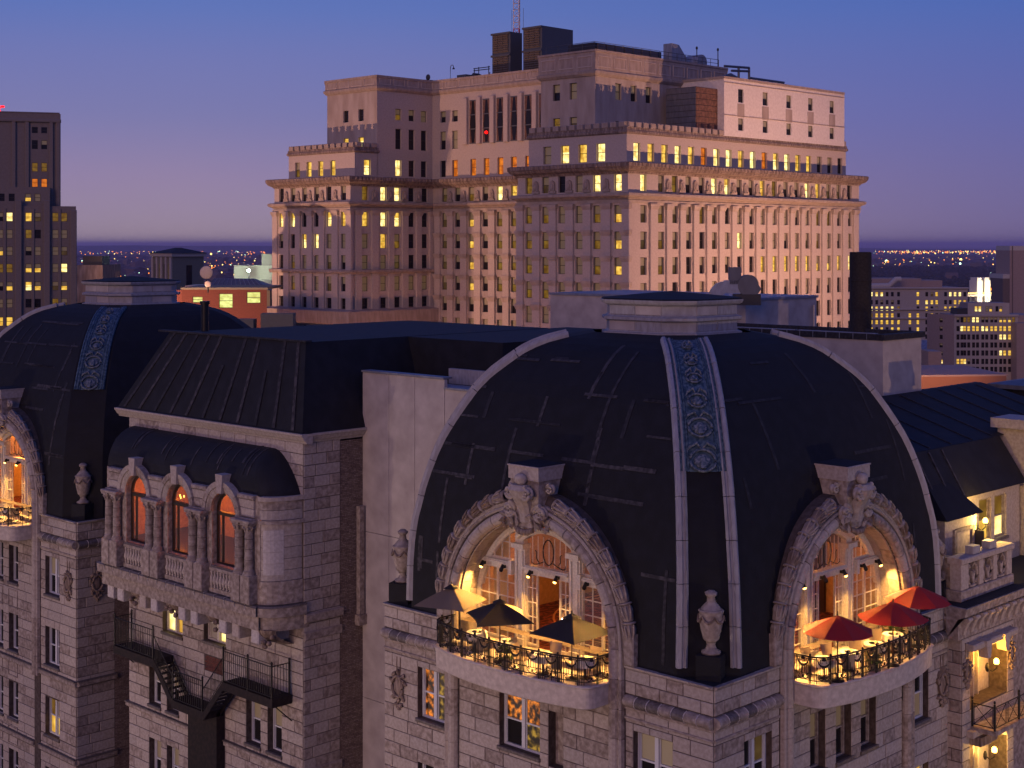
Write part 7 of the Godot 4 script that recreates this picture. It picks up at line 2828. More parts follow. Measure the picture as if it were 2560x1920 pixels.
func left_middle() -> void:
	var b: MB
	# pavilion-topped classical tower
	var P := thing("classical_tower", "small olive classical tower with pilasters and a dark hipped roof", "building")
	var F := Transform3D(Basis.IDENTITY, Vector3(-303.84, 0, -168.67))
	b = MB.new()
	b.t = F
	b.box(Vector3(-10, STREET, -10), Vector3(0, 13.0, 0))
	part(P, "wall", b, M["olive_wall"])
	b = MB.new()
	b.t = F
	b.box(Vector3(-10.5, 13.0, -10.5), Vector3(0.5, 13.9, 0.5))
	part(P, "cornice", b, M["pale_wall"])
	b = MB.new()
	b.t = F
	b.loft([[Vector3(-10.8, 13.9, 0.8), Vector3(0.8, 13.9, 0.8), Vector3(0.8, 13.9, -10.8), Vector3(-10.8, 13.9, -10.8)], [Vector3(-5.6, 15.4, -4.4), Vector3(-4.4, 15.4, -4.4), Vector3(-4.4, 15.4, -5.6), Vector3(-5.6, 15.4, -5.6)]])
	part(P, "roof", b, M["roofing"])
	for k in 5:
		b = MB.new()
		b.t = F
		b.bevel(Vector3(-9.9 + k * 2.25, 4.0, 0.0), Vector3(-9.1 + k * 2.25, 12.8, 0.5), 0.1)
		part(P, "pilaster", b, M["pale_wall"])
		if k < 4:
			b = MB.new()
			b.t = F
			b.box(Vector3(-8.7 + k * 2.25, 4.5, -0.1), Vector3(-8.0 + k * 2.25, 11.0, 0.06))
			part(P, "window", b, M["dark_glass"] if k % 2 == 0 else M["lit_faint"])
	b = MB.new()
	b.t = F
	b.box(Vector3(0.0, 5.0, -6.2), Vector3(0.06, 10.6, -4.4))
	part(P, "window", b, M["dark_glass"])
	b = MB.new()
	b.t = F
	b.box(Vector3(-12, STREET, -14), Vector3(5, 4.0, 2))
	part(P, "base", b, M["olive_wall"])
	# red brick house with lit windows
	P = thing("brick_house", "low red brick building with three bright windows behind the far dome", "building")
	F = facing(-0.22394, 250.0)
	var holes := []
	var wl := [[1.8, 6.4, 1.7, 1.0], [6.3, 5.5, 2.3, 2.4], [11.0, 6.3, 2.3, 1.9]]
	for q in wl: holes.push_back([q[0], q[0] + q[2], q[1], q[1] + q[3]])
	b = MB.new()
	b.t = F
	b.holed(0, 14.4, STREET, 8.6, holes, 0.3)
	part(P, "wall", b, M["brick_red"])
	for q in wl: far_window(P, F, q[0] + q[2] / 2, q[1], q[2], q[3], "G", 0.2)
	b = MB.new()
	b.t = F
	b.box(Vector3(-0.2, 8.6, -16), Vector3(14.6, 8.95, 0.15))
	part(P, "coping", b, M["olive_wall"])
	b = MB.new()
	b.t = facing(-0.22394, 250.0, -0.5)
	b.box(Vector3(-4.5, STREET, -9), Vector3(-0.02, 8.5, -0.05))
	part(P, "side_wall", b, M["brick_red"])
	# sheds and units in front of it
	P = thing("roof_units", "grey box of roof machinery in front of the brick building", "roof plant")
	F = facing(-0.205, 205.0)
	b = MB.new()
	b.t = F
	b.box(Vector3(-2.5, STREET, -4), Vector3(12.0, 4.4, 0.0))
	part(P, "deck", b, M["steel_dark"])
	for q in [[-1.5, 1.5, 5.6], [2.5, 6.0, 5.8], [7.0, 11.5, 6.6]]:
		b = MB.new()
		b.t = F
		b.box(Vector3(q[0], 4.4, -3), Vector3(q[1], q[2], -0.3))
		part(P, "unit", b, M["olive_wall"])
	b = MB.new()
	b.t = F
	for x in [-0.6, 1.95]: b.box(Vector3(x, 4.45, 0.02), Vector3(x + 0.22, 6.3, 0.1))
	part(P, "strip_lamp", b, M["lit_white"])
	# glass-ribbed hip roof
	P = thing("hip_roof_hall", "grey ribbed hip roof of a low hall behind the brick building", "building")
	F = facing(-0.2104, 292.0)
	b = MB.new()
	b.t = F
	b.box(Vector3(0, STREET, -10), Vector3(13.5, 7.2, 0))
	part(P, "wall", b, M["olive_wall"])
	b = MB.new()
	b.t = F
	b.loft([[Vector3(-0.4, 7.2, 0.4), Vector3(13.9, 7.2, 0.4), Vector3(13.9, 7.2, -10.4), Vector3(-0.4, 7.2, -10.4)], [Vector3(1.5, 9.4, -4.5), Vector3(9.5, 9.4, -4.5), Vector3(9.5, 9.4, -5.5), Vector3(1.5, 9.4, -5.5)]])
	var hr := part(P, "roof", b, M["zinc_panel"])
	for i in 12:
		b = MB.new()
		b.t = F
		var x := 0.3 + i * 1.1
		b.tube([Vector3(x, 7.25, 0.4), Vector3(lerpf(1.5, 9.5, i / 11.0), 9.45, -4.5)], 0.06, 4)
		part(hr, "rib", b, M["zinc"])
	# pale building with a flood lamp
	P = thing("flood_lit_block", "pale block with a white flood lamp between the tower and the office block", "building")
	F = facing(-0.18865, 330.0)
	b = MB.new()
	b.t = F
	b.box(Vector3(0, STREET, -10), Vector3(9.5, 11.6, 0))
	b.box(Vector3(6.0, 11.6, -9), Vector3(9.4, 14.2, -1))
	b.box(Vector3(-2.0, STREET, 0), Vector3(9.0, 8.4, 4))
	part(P, "wall", b, M["pale_wall"])
	b = MB.new()
	b.t = F
	b.tube([Vector3(4.0, 8.4, 3.8), Vector3(4.0, 10.2, 3.8)], 0.1, 5)
	var fl := part(P, "flood_lamp", b, M["steel_dark"])
	b = MB.new()
	b.t = F
	b.ball(Vector3(4.0, 10.5, 4.0), Vector3(0.4, 0.35, 0.3), 8, 6)
	part(fl, "bulb", b, M["bulb_white"])
	var L := OmniLight3D.new()
	L.light_color = Color(0.85, 1.0, 0.9)
	L.light_energy = 45.0
	L.light_size = 0.3
	L.omni_range = 80.0
	L.omni_attenuation = 2.0
	L.shadow_enabled = true
	fl.add_child(L)
	L.position = F * Vector3(4.0, 10.6, 5.0)
	# dishes
	for q in [[-0.20738, 298.0, 10.6, 1.35, "large pale satellite dish on a roof beside the classical tower"], [-0.2063, 247.0, 9.6, 0.55, "small pale satellite dish on the edge of the brick building"]]:
		var T := facing(q[0], q[1])
		P = thing("satellite_dish", q[4], "satellite dish")
		b = MB.new()
		b.t = sub(T, 0, q[2], 0)
		b.ball(Vector3.ZERO, Vector3(q[3], q[3], q[3] * 0.3), 16, 8)
		part(P, "dish", b, M["fascia"])
		b = MB.new()
		b.t = sub(T, 0, q[2], 0)
		b.tube([Vector3(0, -q[3] * 2.6, 0), Vector3(0, 0, 0)], 0.12, 5)
		part(P, "mount", b, M["steel_dark"])
	P = thing("flat_block", "flat-roofed pale block under the large satellite dish", "building")
	simple_block(P, facing(-0.222, 296.0), 0.0, 22.0, 8.0, 10.0, "pale_wall")
	P = thing("dark_block", "dark flat-topped block with a roof tank beside the stepped tower", "building")
	F = facing(-0.2953, 262.0)
	simple_block(P, F, 0.0, 4.6, 12.6, 12.0, "tower_stained")
	b = MB.new()
	b.t = F
	b.box(Vector3(0.8, 12.6, -6), Vector3(4.2, 14.2, -1))
	part(P, "roof_tank", b, M["steel_dark"])
	P = thing("roof_terrace", "dark rooftop block between the far dome and the office block", "building")
	simple_block(P, facing(-0.235, 180.0), 0.0, 14.0, 4.0, 20.0, "steel_dark")

func right_middle() -> void:
	var b: MB
	# big pale hotel far right
	var P := thing("pale_hotel", "pale many-windowed hotel block with a white barrel roof, beyond the stucco tower", "building")
	var F := facing(0.24023, 500.0)
	var cols := []
	for u in [2178.6, 2191.9, 2204.6, 2217.9, 2231.0, 2246.5, 2275.0, 2295.0, 2317.0, 2330.0, 2342.0, 2364.0, 2376.0, 2388.0, 2400.0, 2412.0]: cols.push_back((u - 2165.0) * 0.1357)
	var st := ["wwwddd ydfydwwwd", "ddqdqd ywyyddyyy", "wwwwwg dydfyyydd", "gyyyydyydydfydyd", "yyyyyyyydyffydyd", "ydydyydydydddyyd", "ddddyddddddddddd"]
	var rows := []
	for i in 7:
		var v: float = [730, 750, 766, 783, 800, 818, 836][i]
		rows.push_back([16.2 + (612 - v) * 0.1357 - 1.5, 16.2 + (612 - v) * 0.1357, st[i]])
	office_face(P, F, -6.0, 34.5, STREET, 1.6, cols, rows, 0.95, "pale_wall", 0.3)
	for y in [1.2, -6.0, -9.0]:
		b = MB.new()
		b.t = F
		b.bevel(Vector3(-6, y, -0.1), Vector3(34.7, y + 0.6, 0.7), 0.15)
		part(P, "cornice", b, M["pale_wall"])
	b = MB.new()
	b.t = F
	b.box(Vector3(-6, STREET, -25), Vector3(34.5, 1.55, -0.5))
	b.box(Vector3(3.5, 1.55, -22), Vector3(21, 4.6, -8))
	b.box(Vector3(21, 1.55, -22), Vector3(28.5, 3.9, -9))
	part(P, "rear_block", b, M["pink_wall"])
	b = MB.new()
	b.t = F
	b.tube([Vector3(-6, 2.0, -3), Vector3(8.5, 2.2, -3), Vector3(11, 4.4, -3), Vector3(12.6, 4.4, -3)], [0.9, 1.0, 1.0, 1.0], 10)
	part(P, "barrel_roof", b, M["fascia"])
	# paired-window office
	P = thing("pair_window_office", "plain office block with rows of paired windows and a brick side", "building")
	F = facing(0.29995, 350.0)
	cols = []
	for u in [2400.0, 2417.0, 2439.0, 2462.0, 2484.5, 2507.0, 2529.0]:
		cols.push_back((u - 2385.0) * 0.095 - 0.47)
		cols.push_back((u - 2385.0) * 0.095 + 0.47)
	st = ["q wwq  yyyqbqbbwHwH", "ddddddwwdddddwHwHH", "dgwwwwwwwwyywwww", "ddddddddddddyyyy", "dddddddddddddddd", "ddddddddddddyyyy", "ywddwddddddddddd", "dddddddddddddddd"]
	var s2 := ["qdggwwqqqqHHHg", "dwyyyywwyyyyyy", "ddddddddddwwyy", "dddddddddddddd", "ddddddddddwyyy", "yywqdddddddddd", "dddddddddddddd"]
	rows = []
	for i in 7:
		var v: float = [793, 815, 836, 856, 876, 897, 917][i]
		rows.push_back([16.2 + (612 - v) * 0.095 - 1.25, 16.2 + (612 - v) * 0.095, s2[i]])
	office_face(P, F, 0, 15.2, STREET, -0.5, cols, rows, 0.72, "pale_wall", 0.25)
	b = MB.new()
	b.t = F
	b.bevel(Vector3(-0.1, -0.9, -0.2), Vector3(15.3, -0.3, 0.4), 0.1)
	part(P, "cornice", b, M["pale_wall"])
	var Fs := facing(0.29995, 350.0, -0.9)
	var srows := []
	for i in 7:
		var v: float = [797, 818, 839, 860, 880, 901, 919][i]
		srows.push_back([16.2 + (612 - v) * 0.095 - 1.0, 16.2 + (612 - v) * 0.095, ["q", "q", "d", "q", "q", "w", "f"][i]])
	office_face(P, Fs, -7.6, -0.02, STREET, -0.4, [-3.6], srows, 0.9, "pink_wall", 0.25, "side_wall")
	office_face(P, sub(F, 0, 0, -3.0), 4.2, 14.2, -0.5, 2.3, [6.2, 7.1, 8.8, 9.7, 11.2, 12.1], [[0.2, 1.5, "wwbHdH"]], 0.7, "pale_wall", 0.2, "attic_wall")
	b = MB.new()
	b.t = F
	b.box(Vector3(1.5, -0.45, -8), Vector3(4.1, 1.0, -3))
	part(P, "roof_plant", b, M["steel_dark"])
	b = MB.new()
	b.t = F
	b.box(Vector3(0.1, STREET, -12), Vector3(20, -0.55, -0.4))
	b.box(Vector3(4.3, -0.5, -10), Vector3(14.1, 2.25, -3.3))
	part(P, "rear_block", b, M["pink_wall"])
	P = thing("pink_annex", "windowless pinkish block joined to the paired-window office", "building")
	simple_block(P, facing(0.3425, 346.0), 0.0, 8.0, -2.2, 12.0, "pink_wall")
	P = thing("tall_slab", "tall plain brown slab with a white rim at the right edge", "building")
	F = facing(0.33306, 420.0)
	simple_block(P, F, 2.0, 22.0, 14.6, 12.0, "pink_wall")
	b = MB.new()
	b.t = F
	b.box(Vector3(2.0, 14.6, -12), Vector3(22, 15.9, 0.02))
	b.box(Vector3(0.0, 6.6, -12), Vector3(1.95, 7.8, 0.02))
	part(P, "rim", b, M["fascia"])
	b = MB.new()
	b.t = F
	b.box(Vector3(0.0, STREET, -10), Vector3(1.95, 6.58, 0.0))
	b.box(Vector3(2.6, STREET, -0.02), Vector3(2.9, 15.85, 0.06))
	part(P, "side_shaft", b, M["brick1"])
	# bridge with its lights and stone pylons
	P = thing("lit_bridge", "brightly lit truss bridge between pale stone pylons on the right", "bridge")
	F = facing(0.30945, 700.0, 0.35)
	b = MB.new()
	b.t = F
	b.box(Vector3(-4, -8.2, -3), Vector3(90, -7.4, 3))
	part(P, "deck", b, M["pale_wall"])
	b = MB.new()
	b.t = F
	for i in 22:
		var x := -3.0 + i * 2.4
		b.tube([Vector3(x, -8.2, 3), Vector3(x + 1.2, -13.0, 3)], 0.14, 4)
		b.tube([Vector3(x + 1.2, -13.0, 3), Vector3(x + 2.4, -8.2, 3)], 0.14, 4)
	b.tube([Vector3(-3, -13, 3), Vector3(50, -13, 3)], 0.2, 4)
	part(P, "truss", b, M["steel_grey"])
	for x in [4.6, 9.0]:
		b = MB.new()
		b.t = F
		b.bevel(Vector3(x - 1.6, STREET, -3), Vector3(x + 1.6, -0.6, 3), 0.3)
		b.bevel(Vector3(x - 1.2, -0.6, -2.6), Vector3(x + 1.2, 0.7, 2.6), 0.3)
		part(P, "pylon", b, M["bridge_stone"])
	b = MB.new()
	b.t = F
	for i in 40: b.ball(Vector3(-2 + i * 0.9, -6.7, 3.2), Vector3(0.32, 0.32, 0.32), 6, 4)
	part(P, "lamp_row", b, M["city_yellow"])
	b = MB.new()
	b.t = F
	for i in 9: b.ball(Vector3(11.0 + i * 1.3, -4.9 + 1.2 * sin(i * 1.7), 3.0), Vector3(0.6, 0.6, 0.6), 6, 4)
	part(P, "lamp_cluster", b, M["city_amber"])
	var PL := OmniLight3D.new()  # lamp out of view, placed to light the pale pylons
	PL.light_color = Color(1.0, 0.93, 0.78)
	PL.light_energy = 900.0
	PL.light_size = 1.0
	PL.omni_range = 200.0
	PL.omni_attenuation = 2.0
	PL.shadow_enabled = true
	P.add_child(PL)
	PL.position = F * Vector3(7.0, -6.0, 16.0)
	# red-brown and pale low blocks
	P = thing("striped_block", "striped red and white block standing in the far wood", "building")
	F = facing(0.2593, 1300.0)
	for k in 4:
		b = MB.new()
		b.t = F
		b.box(Vector3(0, STREET + 8 + k * 8.0, -8), Vector3(15, STREET + 13.5 + k * 8.0, 0))
		part(P, "storey", b, M[["pink_wall", "fascia"][k % 2]])
	b = MB.new()
	b.t = F
	b.box(Vector3(0.2, STREET, -8), Vector3(14.8, STREET + 40.0, -0.3))
	part(P, "core", b, M["brick_red"])
	P = thing("orange_block", "low orange-lit brick building beyond the black mansard", "building")
	F = facing(0.274, 250.0, 0.1)
	simple_block(P, F, 0.0, 16.0, -6.2, 20.0, "orange_lit_brick")
	b = MB.new()
	b.t = F
	b.box(Vector3(-0.2, -6.2, -20), Vector3(16.2, -5.9, 0.1))
	part(P, "roof", b, M["pink_wall"])
	P = thing("pink_penthouse", "small pink roof hut beside the paired-window office", "building")
	simple_block(P, facing(0.2825, 290.0), 0.0, 2.6, -4.8, 6.0, "pink_wall")
	P = thing("lit_pavilion", "small brightly lit white building with a flagpole beyond the stucco tower", "building")
	F = facing(0.2773, 420.0)
	simple_block(P, F, 0.0, 5.0, -13.5, 10.0, "pale_wall")
	b = MB.new()
	b.t = F
	b.loft([[Vector3(-0.4, -13.5, 0.4), Vector3(5.2, -13.5, 0.4), Vector3(5.2, -13.5, -8), Vector3(-0.4, -13.5, -8)], [Vector3(1.0, -11.2, -3), Vector3(4.0, -11.2, -3), Vector3(4.0, -11.2, -4), Vector3(1.0, -11.2, -4)]])
	part(P, "roof", b, M["zinc"])
	b = MB.new()
	b.t = F
	for k in 5: b.box(Vector3(0.3 + k, -16.6, 0.0), Vector3(0.9 + k, -14.4, 0.08))
	part(P, "lit_glazing", b, M["lit_yellow"])
	b = MB.new()
	b.t = F
	b.tube([Vector3(3.0, -13.4, 1), Vector3(3.0, -5.5, 1)], 0.1, 5)
	part(P, "flagpole", b, M["fascia"])
	P = thing("beige_wall_block", "beige low block below the lit white building", "building")
	simple_block(P, facing(0.2765, 360.0), 0.0, 8.0, -17.0, 10.0, "pale_wall")

# flood lamps out of view across the streets, placed to light hotel and office block
func flood(label: String, from: Vector3, to: Vector3, energy: float, angle: float, col: Color, group: String) -> void:
	var P := thing("flood_lamp", label, "flood lamp", group)
	var d := (to - from).normalized()
	var T := Transform3D(Basis.looking_at(d, Vector3.UP), from)
	var b := MB.new()
	b.t = T
	b.bevel(Vector3(-0.5, -0.35, 0.0), Vector3(0.5, 0.35, 0.35), 0.05)
	part(P, "housing", b, M["steel_dark"])
	b = MB.new()
	b.t = T
	b.box(Vector3(-0.42, -0.28, -0.03), Vector3(0.42, 0.28, -0.005))
	part(P, "lens", b, M["bulb"])
	b = MB.new()
	b.tube([from - Vector3(0, 1.2, 0) - d * 0.2, from - d * 0.2], 0.08, 6)
	part(P, "stand", b, M["steel_dark"])
	var L := SpotLight3D.new()
	L.light_color = col
	L.light_energy = energy
	L.light_size = 0.45
	L.spot_angle = angle
	L.spot_range = 250.0
	L.spot_attenuation = 2.0
	L.shadow_enabled = true
	P.add_child(L)
	L.transform = Transform3D(Basis.looking_at(d, Vector3.UP), from + d * 0.3)

func unseen_street_blocks() -> void:  # unseen blocks, put out of view to carry the flood lamps
	for q in [[Vector3(-110, STREET, 44), Vector3(20, -14.0, 70), "unseen low dark block across the street, carrying lamps that light the domed front"], [Vector3(62, STREET, -70), Vector3(88, -14.0, 18), "unseen low dark block across the side street, carrying lamps that light the terrace side"], [Vector3(-40, STREET, -190), Vector3(-16, -14.0, -120), "unseen low dark block carrying lamps that light the long side of the office tower"], [Vector3(-185, STREET, -72), Vector3(-95, -9.5, -52), "unseen low dark block carrying lamps that light the short sides of the office tower"]]:
		var P := thing("unseen_street_block", q[2], "building", "unseen low blocks across the streets")
		var b := MB.new()
		b.box(q[0], q[1])
		part(P, "wall", b, M["deco_stone"])
		b = MB.new()
		b.box(Vector3(q[0].x, q[1].y + 0.004, q[0].z), Vector3(q[1].x, q[1].y + 0.3, q[0].z + 0.5))
		part(P, "parapet", b, M["deco_stone"])
	var pink := Color(1.0, 0.86, 0.79)
	var g := "unseen flood lamps across the streets"
	flood("unseen flood lamp across the street aimed at the far domed pavilion", Vector3(-58, -12.6, 46), Vector3(-45, -6, 9), 290.0, 34.0, pink, g)
	flood("unseen flood lamp across the street aimed at the three-arched wing", Vector3(-34, -12.6, 46), Vector3(-22, -4, 9), 290.0, 34.0, pink, g)
	flood("unseen flood lamp across the street aimed at the great dome's front", Vector3(-10, -12.6, 46), Vector3(0, -4, 9), 290.0, 34.0, pink, g)
	flood("unseen flood lamp across the side street aimed at the great dome's red balcony", Vector3(64, -12.6, -6), Vector3(9, -4, 0), 480.0, 26.0, pink, g)
	flood("unseen flood lamp across the side street aimed at the stucco tower", Vector3(64, -12.6, -30), Vector3(0, 6, -20), 800.0, 20.0, Color(1.0, 0.78, 0.62), g)
	var warm := Color(1.0, 0.74, 0.60)
	flood("unseen flood lamp aimed at the near half of the tower's long side", Vector3(-38, -12.6, -130), Vector3(PX, 20, PZ - 16), 4000.0, 40.0, warm, g)
	flood("unseen flood lamp aimed at the far half of the tower's long side", Vector3(-38, -12.6, -165), Vector3(PX, 22, PZ - 46), 4000.0, 40.0, warm, g)
	flood("unseen flood lamp aimed at the tower's right short side", Vector3(-108, -8.0, -54), Vector3(PX - 12, 18, PZ), 4200.0, 40.0, warm, g)
	flood("unseen flood lamp aimed at the tower's left short side", Vector3(-172, -8.0, -54), Vector3(QX - 8, 18, PZ), 4200.0, 40.0, warm, g)

# unseen flood lamps on an unseen low annexe, placed to light the office block
func unseen_annexe_lamps() -> void:
	var b := MB.new()
	b.box(Vector3(QX - 30, STREET, PZ + 0.8), Vector3(PX + 24, -16.0, PZ + 26))
	solid("unseen_annexe_roof", b, M["roofing"], "unseen low dark annexe roof carrying flood lamps at the foot of the office block", "roof")
	b = MB.new()
	b.box(Vector3(PX + 1.2, STREET, PZ - 70), Vector3(PX + 24, -16.05, PZ + 0.7))
	solid("unseen_annexe_roof", b, M["roofing"], "unseen low dark annexe roof carrying flood lamps along the office block's long side", "roof")
	var spots := [
		[Vector3(PX - 12, -15.5, PZ + 15), Vector3(PX - 12, 12, PZ), 200.0],
		[Vector3(PX + 15, -15.5, PZ - 14), Vector3(PX, 10, PZ - 14), 170.0],
		[Vector3(PX + 15, -15.5, PZ - 40), Vector3(PX, 10, PZ - 40), 170.0],
		[Vector3(QX - 12, -15.5, PZ + 15), Vector3(QX - 12, 10, PZ), 230.0],
		[Vector3(QX + 17, -15.5, PZ + 4), Vector3(QX + 8, 12, PZ - 16), 260.0],
	]
	var aims := ["right wing's short side", "near end of the long side", "middle of the long side", "left wing's short side", "recess between the wings"]
	for i in spots.size():
		var q: Array = spots[i]
		var P := thing("flood_lamp", "unseen flood lamp on the annexe aimed up the office block's " + aims[i], "flood lamp", "unseen flood lamps on the annexe roof")
		var d: Vector3 = (q[1] - q[0]).normalized()
		b = MB.new()
		b.t = Transform3D(Basis.looking_at(d, Vector3.UP), q[0])
		b.bevel(Vector3(-0.5, -0.35, 0.0), Vector3(0.5, 0.35, 0.35), 0.05)
		part(P, "housing", b, M["steel_dark"])
		b = MB.new()
		b.t = Transform3D(Basis.looking_at(d, Vector3.UP), q[0])
		b.box(Vector3(-0.42, -0.28, -0.03), Vector3(0.42, 0.28, -0.005))
		part(P, "lens", b, M["bulb"])
		var L := SpotLight3D.new()
		L.light_color = Color(1.0, 0.66, 0.5)
		L.light_energy = q[2]
		L.light_size = 0.5
		L.spot_angle = 62.0
		L.spot_range = 200.0
		L.spot_attenuation = 2.0
		L.shadow_enabled = true
		P.add_child(L)
		L.transform = Transform3D(Basis.looking_at(d, Vector3.UP), q[0] + d * 0.3)

# ---------------------------------------------------------------- balcony furniture
const DECK := -0.716

func square_umbrella(label: String, x: float, z: float, turn: float, side_mat: Array) -> void:
	var P := thing("square_parasol", label, "parasol", "", at3(x, DECK, z, turn))
	var b := MB.new()
	b.tube([Vector3(0, 0.05, 0), Vector3(0, 2.55, 0)], 0.025, 6)
	part(P, "pole", b, M["wood_dark"])
	b = MB.new()
	b.lathe([Vector2(0.0, 0.0), Vector2(0.26, 0.0), Vector2(0.26, 0.05), Vector2(0.05, 0.09), Vector2(0.05, 0.3)], 12)
	part(P, "foot", b, M["iron"])
	var S := 1.18
	for k in 4:
		b = MB.new()
		b.t = Transform3D(Basis(Vector3.UP, k * PI / 2), Vector3.ZERO)
		var rows := []
		for i in 7:
			var f := i / 6.0
			var line := []
			for j in 9:
				var g := -1.0 + 2.0 * j / 8.0
				var sag := (1.0 - g * g) * 0.16 * f
				line.push_back(Vector3(g * S * f, 2.44 - 0.66 * f + 0.05 * sin(f * PI) * absf(g) - 0.04 * f * (1 - g * g), (S * f) - sag))
			rows.push_back(line)
		b.grid(rows)
		part(P, "canopy_panel", b, M[side_mat[k]])
		b = MB.new()
		b.t = Transform3D(Basis(Vector3.UP, k * PI / 2), Vector3.ZERO)
		b.tube([Vector3(0, 2.38, 0), Vector3(S, 1.74, S)], 0.014, 4)
		part(P, "rib", b, M["wood_dark"])
		b = MB.new()
		b.t = Transform3D(Basis(Vector3.UP, k * PI / 2), Vector3.ZERO)
		b.quad(Vector3(-0.26, 2.40, 0.26), Vector3(-0.03, 2.56, 0.03), Vector3(0.03, 2.56, 0.03), Vector3(0.26, 2.40, 0.26))
		part(P, "vent_flap", b, M["canopy_black"])
	b = MB.new()
	b.ball(Vector3(0, 2.62, 0), Vector3(0.035, 0.08, 0.035), 6, 5)
	part(P, "finial", b, M["wood_dark"])

func round_umbrella(label: String, x: float, z: float, turn: float) -> void:
	var P := thing("red_parasol", label, "parasol", "", at3(x, DECK, z, turn))
	var b := MB.new()
	b.tube([Vector3(0, 0.05, 0), Vector3(0, 2.62, 0)], 0.025, 6)
	part(P, "pole", b, M["wood_dark"])
	b = MB.new()
	b.lathe([Vector2(0.0, 0.0), Vector2(0.26, 0.0), Vector2(0.26, 0.05), Vector2(0.05, 0.09), Vector2(0.05, 0.3)], 12)
	part(P, "foot", b, M["iron"])
	for k in 8:
		b = MB.new()
		var rows := []
		for i in 6:
			var f := i / 5.0
			var line := []
			for j in 5:
				var a := TAU * (k + j / 4.0) / 8.0
				var a0 := TAU * k / 8.0
				var chord := cos(PI / 8) / cos(a - a0 - PI / 8)
				line.push_back(Vector3(cos(a) * 1.42 * f * chord, 2.56 - 0.62 * pow(f, 1.12) - 0.05 * f * sin(PI * j / 4.0), sin(a) * 1.42 * f * chord))
			rows.push_back(line)
		b.grid(rows)
		part(P, "canopy_panel", b, M["canopy_red"])
		b = MB.new()
		var ae := TAU * k / 8.0
		b.tube([Vector3(0, 2.5, 0), Vector3(cos(ae) * 1.40, 1.92, sin(ae) * 1.40)], 0.014, 4)
		part(P, "rib", b, M["wood_dark"])
	b = MB.new()
	b.tube([Vector3(0, 2.56, 0), Vector3(0, 2.72, 0)], [0.04, 0.02], 6)
	part(P, "finial", b, M["wood_dark"])

func cafe_table(label: String, x: float, z: float, group: String) -> void:
	var where := label.substr(label.find(" table ") + 7)
	var P := thing("cafe_table", label, "table", group, at3(x, DECK, z))
	var b := MB.new()
	b.lathe([Vector2(0.0, 0.74), Vector2(0.42, 0.74), Vector2(0.43, 0.755), Vector2(0.42, 0.77), Vector2(0.0, 0.77)], 24)
	part(P, "table_top", b, M["linen"])
	b = MB.new()
	var rows := []
	for q in [[0.425, 0.752], [0.44, 0.62], [0.47, 0.5]]:
		var line := []
		for j in 32: line.push_back(Vector3(cos(TAU * j / 32) * (q[0] + (0.03 * sin(j * 2.4) if q[1] < 0.7 else 0.0)), q[1], sin(TAU * j / 32) * (q[0] + (0.03 * sin(j * 2.4) if q[1] < 0.7 else 0.0))))
		rows.push_back(line)
	b.grid(rows, true)
	part(P, "cloth_skirt", b, M["linen"])
	b = MB.new()
	b.lathe([Vector2(0.24, 0.0), Vector2(0.24, 0.03), Vector2(0.035, 0.06), Vector2(0.035, 0.74)], 12)
	part(P, "pedestal", b, M["iron"])
	var C := thing("table_candle", "small candle glass on the white table " + where, "candle", "candles on the balcony tables", at3(x + 0.1, DECK + 0.772, z + 0.05))
	b = MB.new()
	b.lathe([Vector2(0.0, 0.0), Vector2(0.035, 0.0), Vector2(0.045, 0.12), Vector2(0.0, 0.12)], 10)
	part(C, "holder", b, M["candle"])
	b = MB.new()
	b.lathe([Vector2(0.05, 0.0), Vector2(0.055, 0.17)], 10)
	part(C, "glass", b, M["glass"])

func cafe_chair(label: String, x: float, z: float, turn: float, group: String) -> void:
	var P := thing("balcony_chair", label, "chair", group, at3(x, DECK, z, turn))
	var b := MB.new()
	b.bevel(Vector3(-0.23, 0.40, -0.24), Vector3(0.23, 0.46, 0.24), 0.02)
	part(P, "seat", b, M["wicker"])
	b = MB.new()
	var rows := []
	for i in 6:
		var f := i / 5.0
		var line := []
		for j in 7:
			var g := -1.0 + j / 3.0
			line.push_back(Vector3(g * (0.23 + 0.05 * f), 0.44 + f * (0.52 + 0.06 * g * g), -0.24 - 0.14 * f + 0.06 * g * g))
		rows.push_back(line)
	b.grid(rows)
	part(P, "backrest", b, M["wicker"])
	for s in [[-1, -1], [1, -1], [1, 1], [-1, 1]]:
		b = MB.new()
		b.tube([Vector3(s[0] * 0.20, 0.40, s[1] * 0.2), Vector3(s[0] * 0.22, 0.0, s[1] * 0.23)], [0.022, 0.016], 6)
		part(P, "leg", b, M["iron"])

func potted_plant(label: String, at: Vector3, r: float, n: int) -> void:
	var P := thing("potted_plant", label, "plant", "", at3(at.x, at.y, at.z))
	var b := MB.new()
	b.lathe([Vector2(0.0, 0.0), Vector2(0.16, 0.0), Vector2(0.21, 0.34), Vector2(0.19, 0.34), Vector2(0.0, 0.3)], 12)
	part(P, "pot", b, M["stone3"])
	b = MB.new()
	for i in n:
		var d := Vector3(rng.randf_range(-1, 1), rng.randf_range(-0.1, 1.0), rng.randf_range(-1, 1)).normalized()
		var c := Vector3(0, 0.42, 0) + d * r * rng.randf_range(0.4, 1.0)
		var t := d.cross(Vector3.UP).normalized() * 0.045
		var e := d * 0.16 + Vector3(0, -0.03, 0)
		b.tri(c - t, c + e * 0.5 + t * 1.4, c + e)
		b.tri(c - t, c + e, c + e * 0.5 - t * 1.6)
	var f := part(P, "foliage", b, M["leaf"])
	f.set_meta("kind", "stuff")

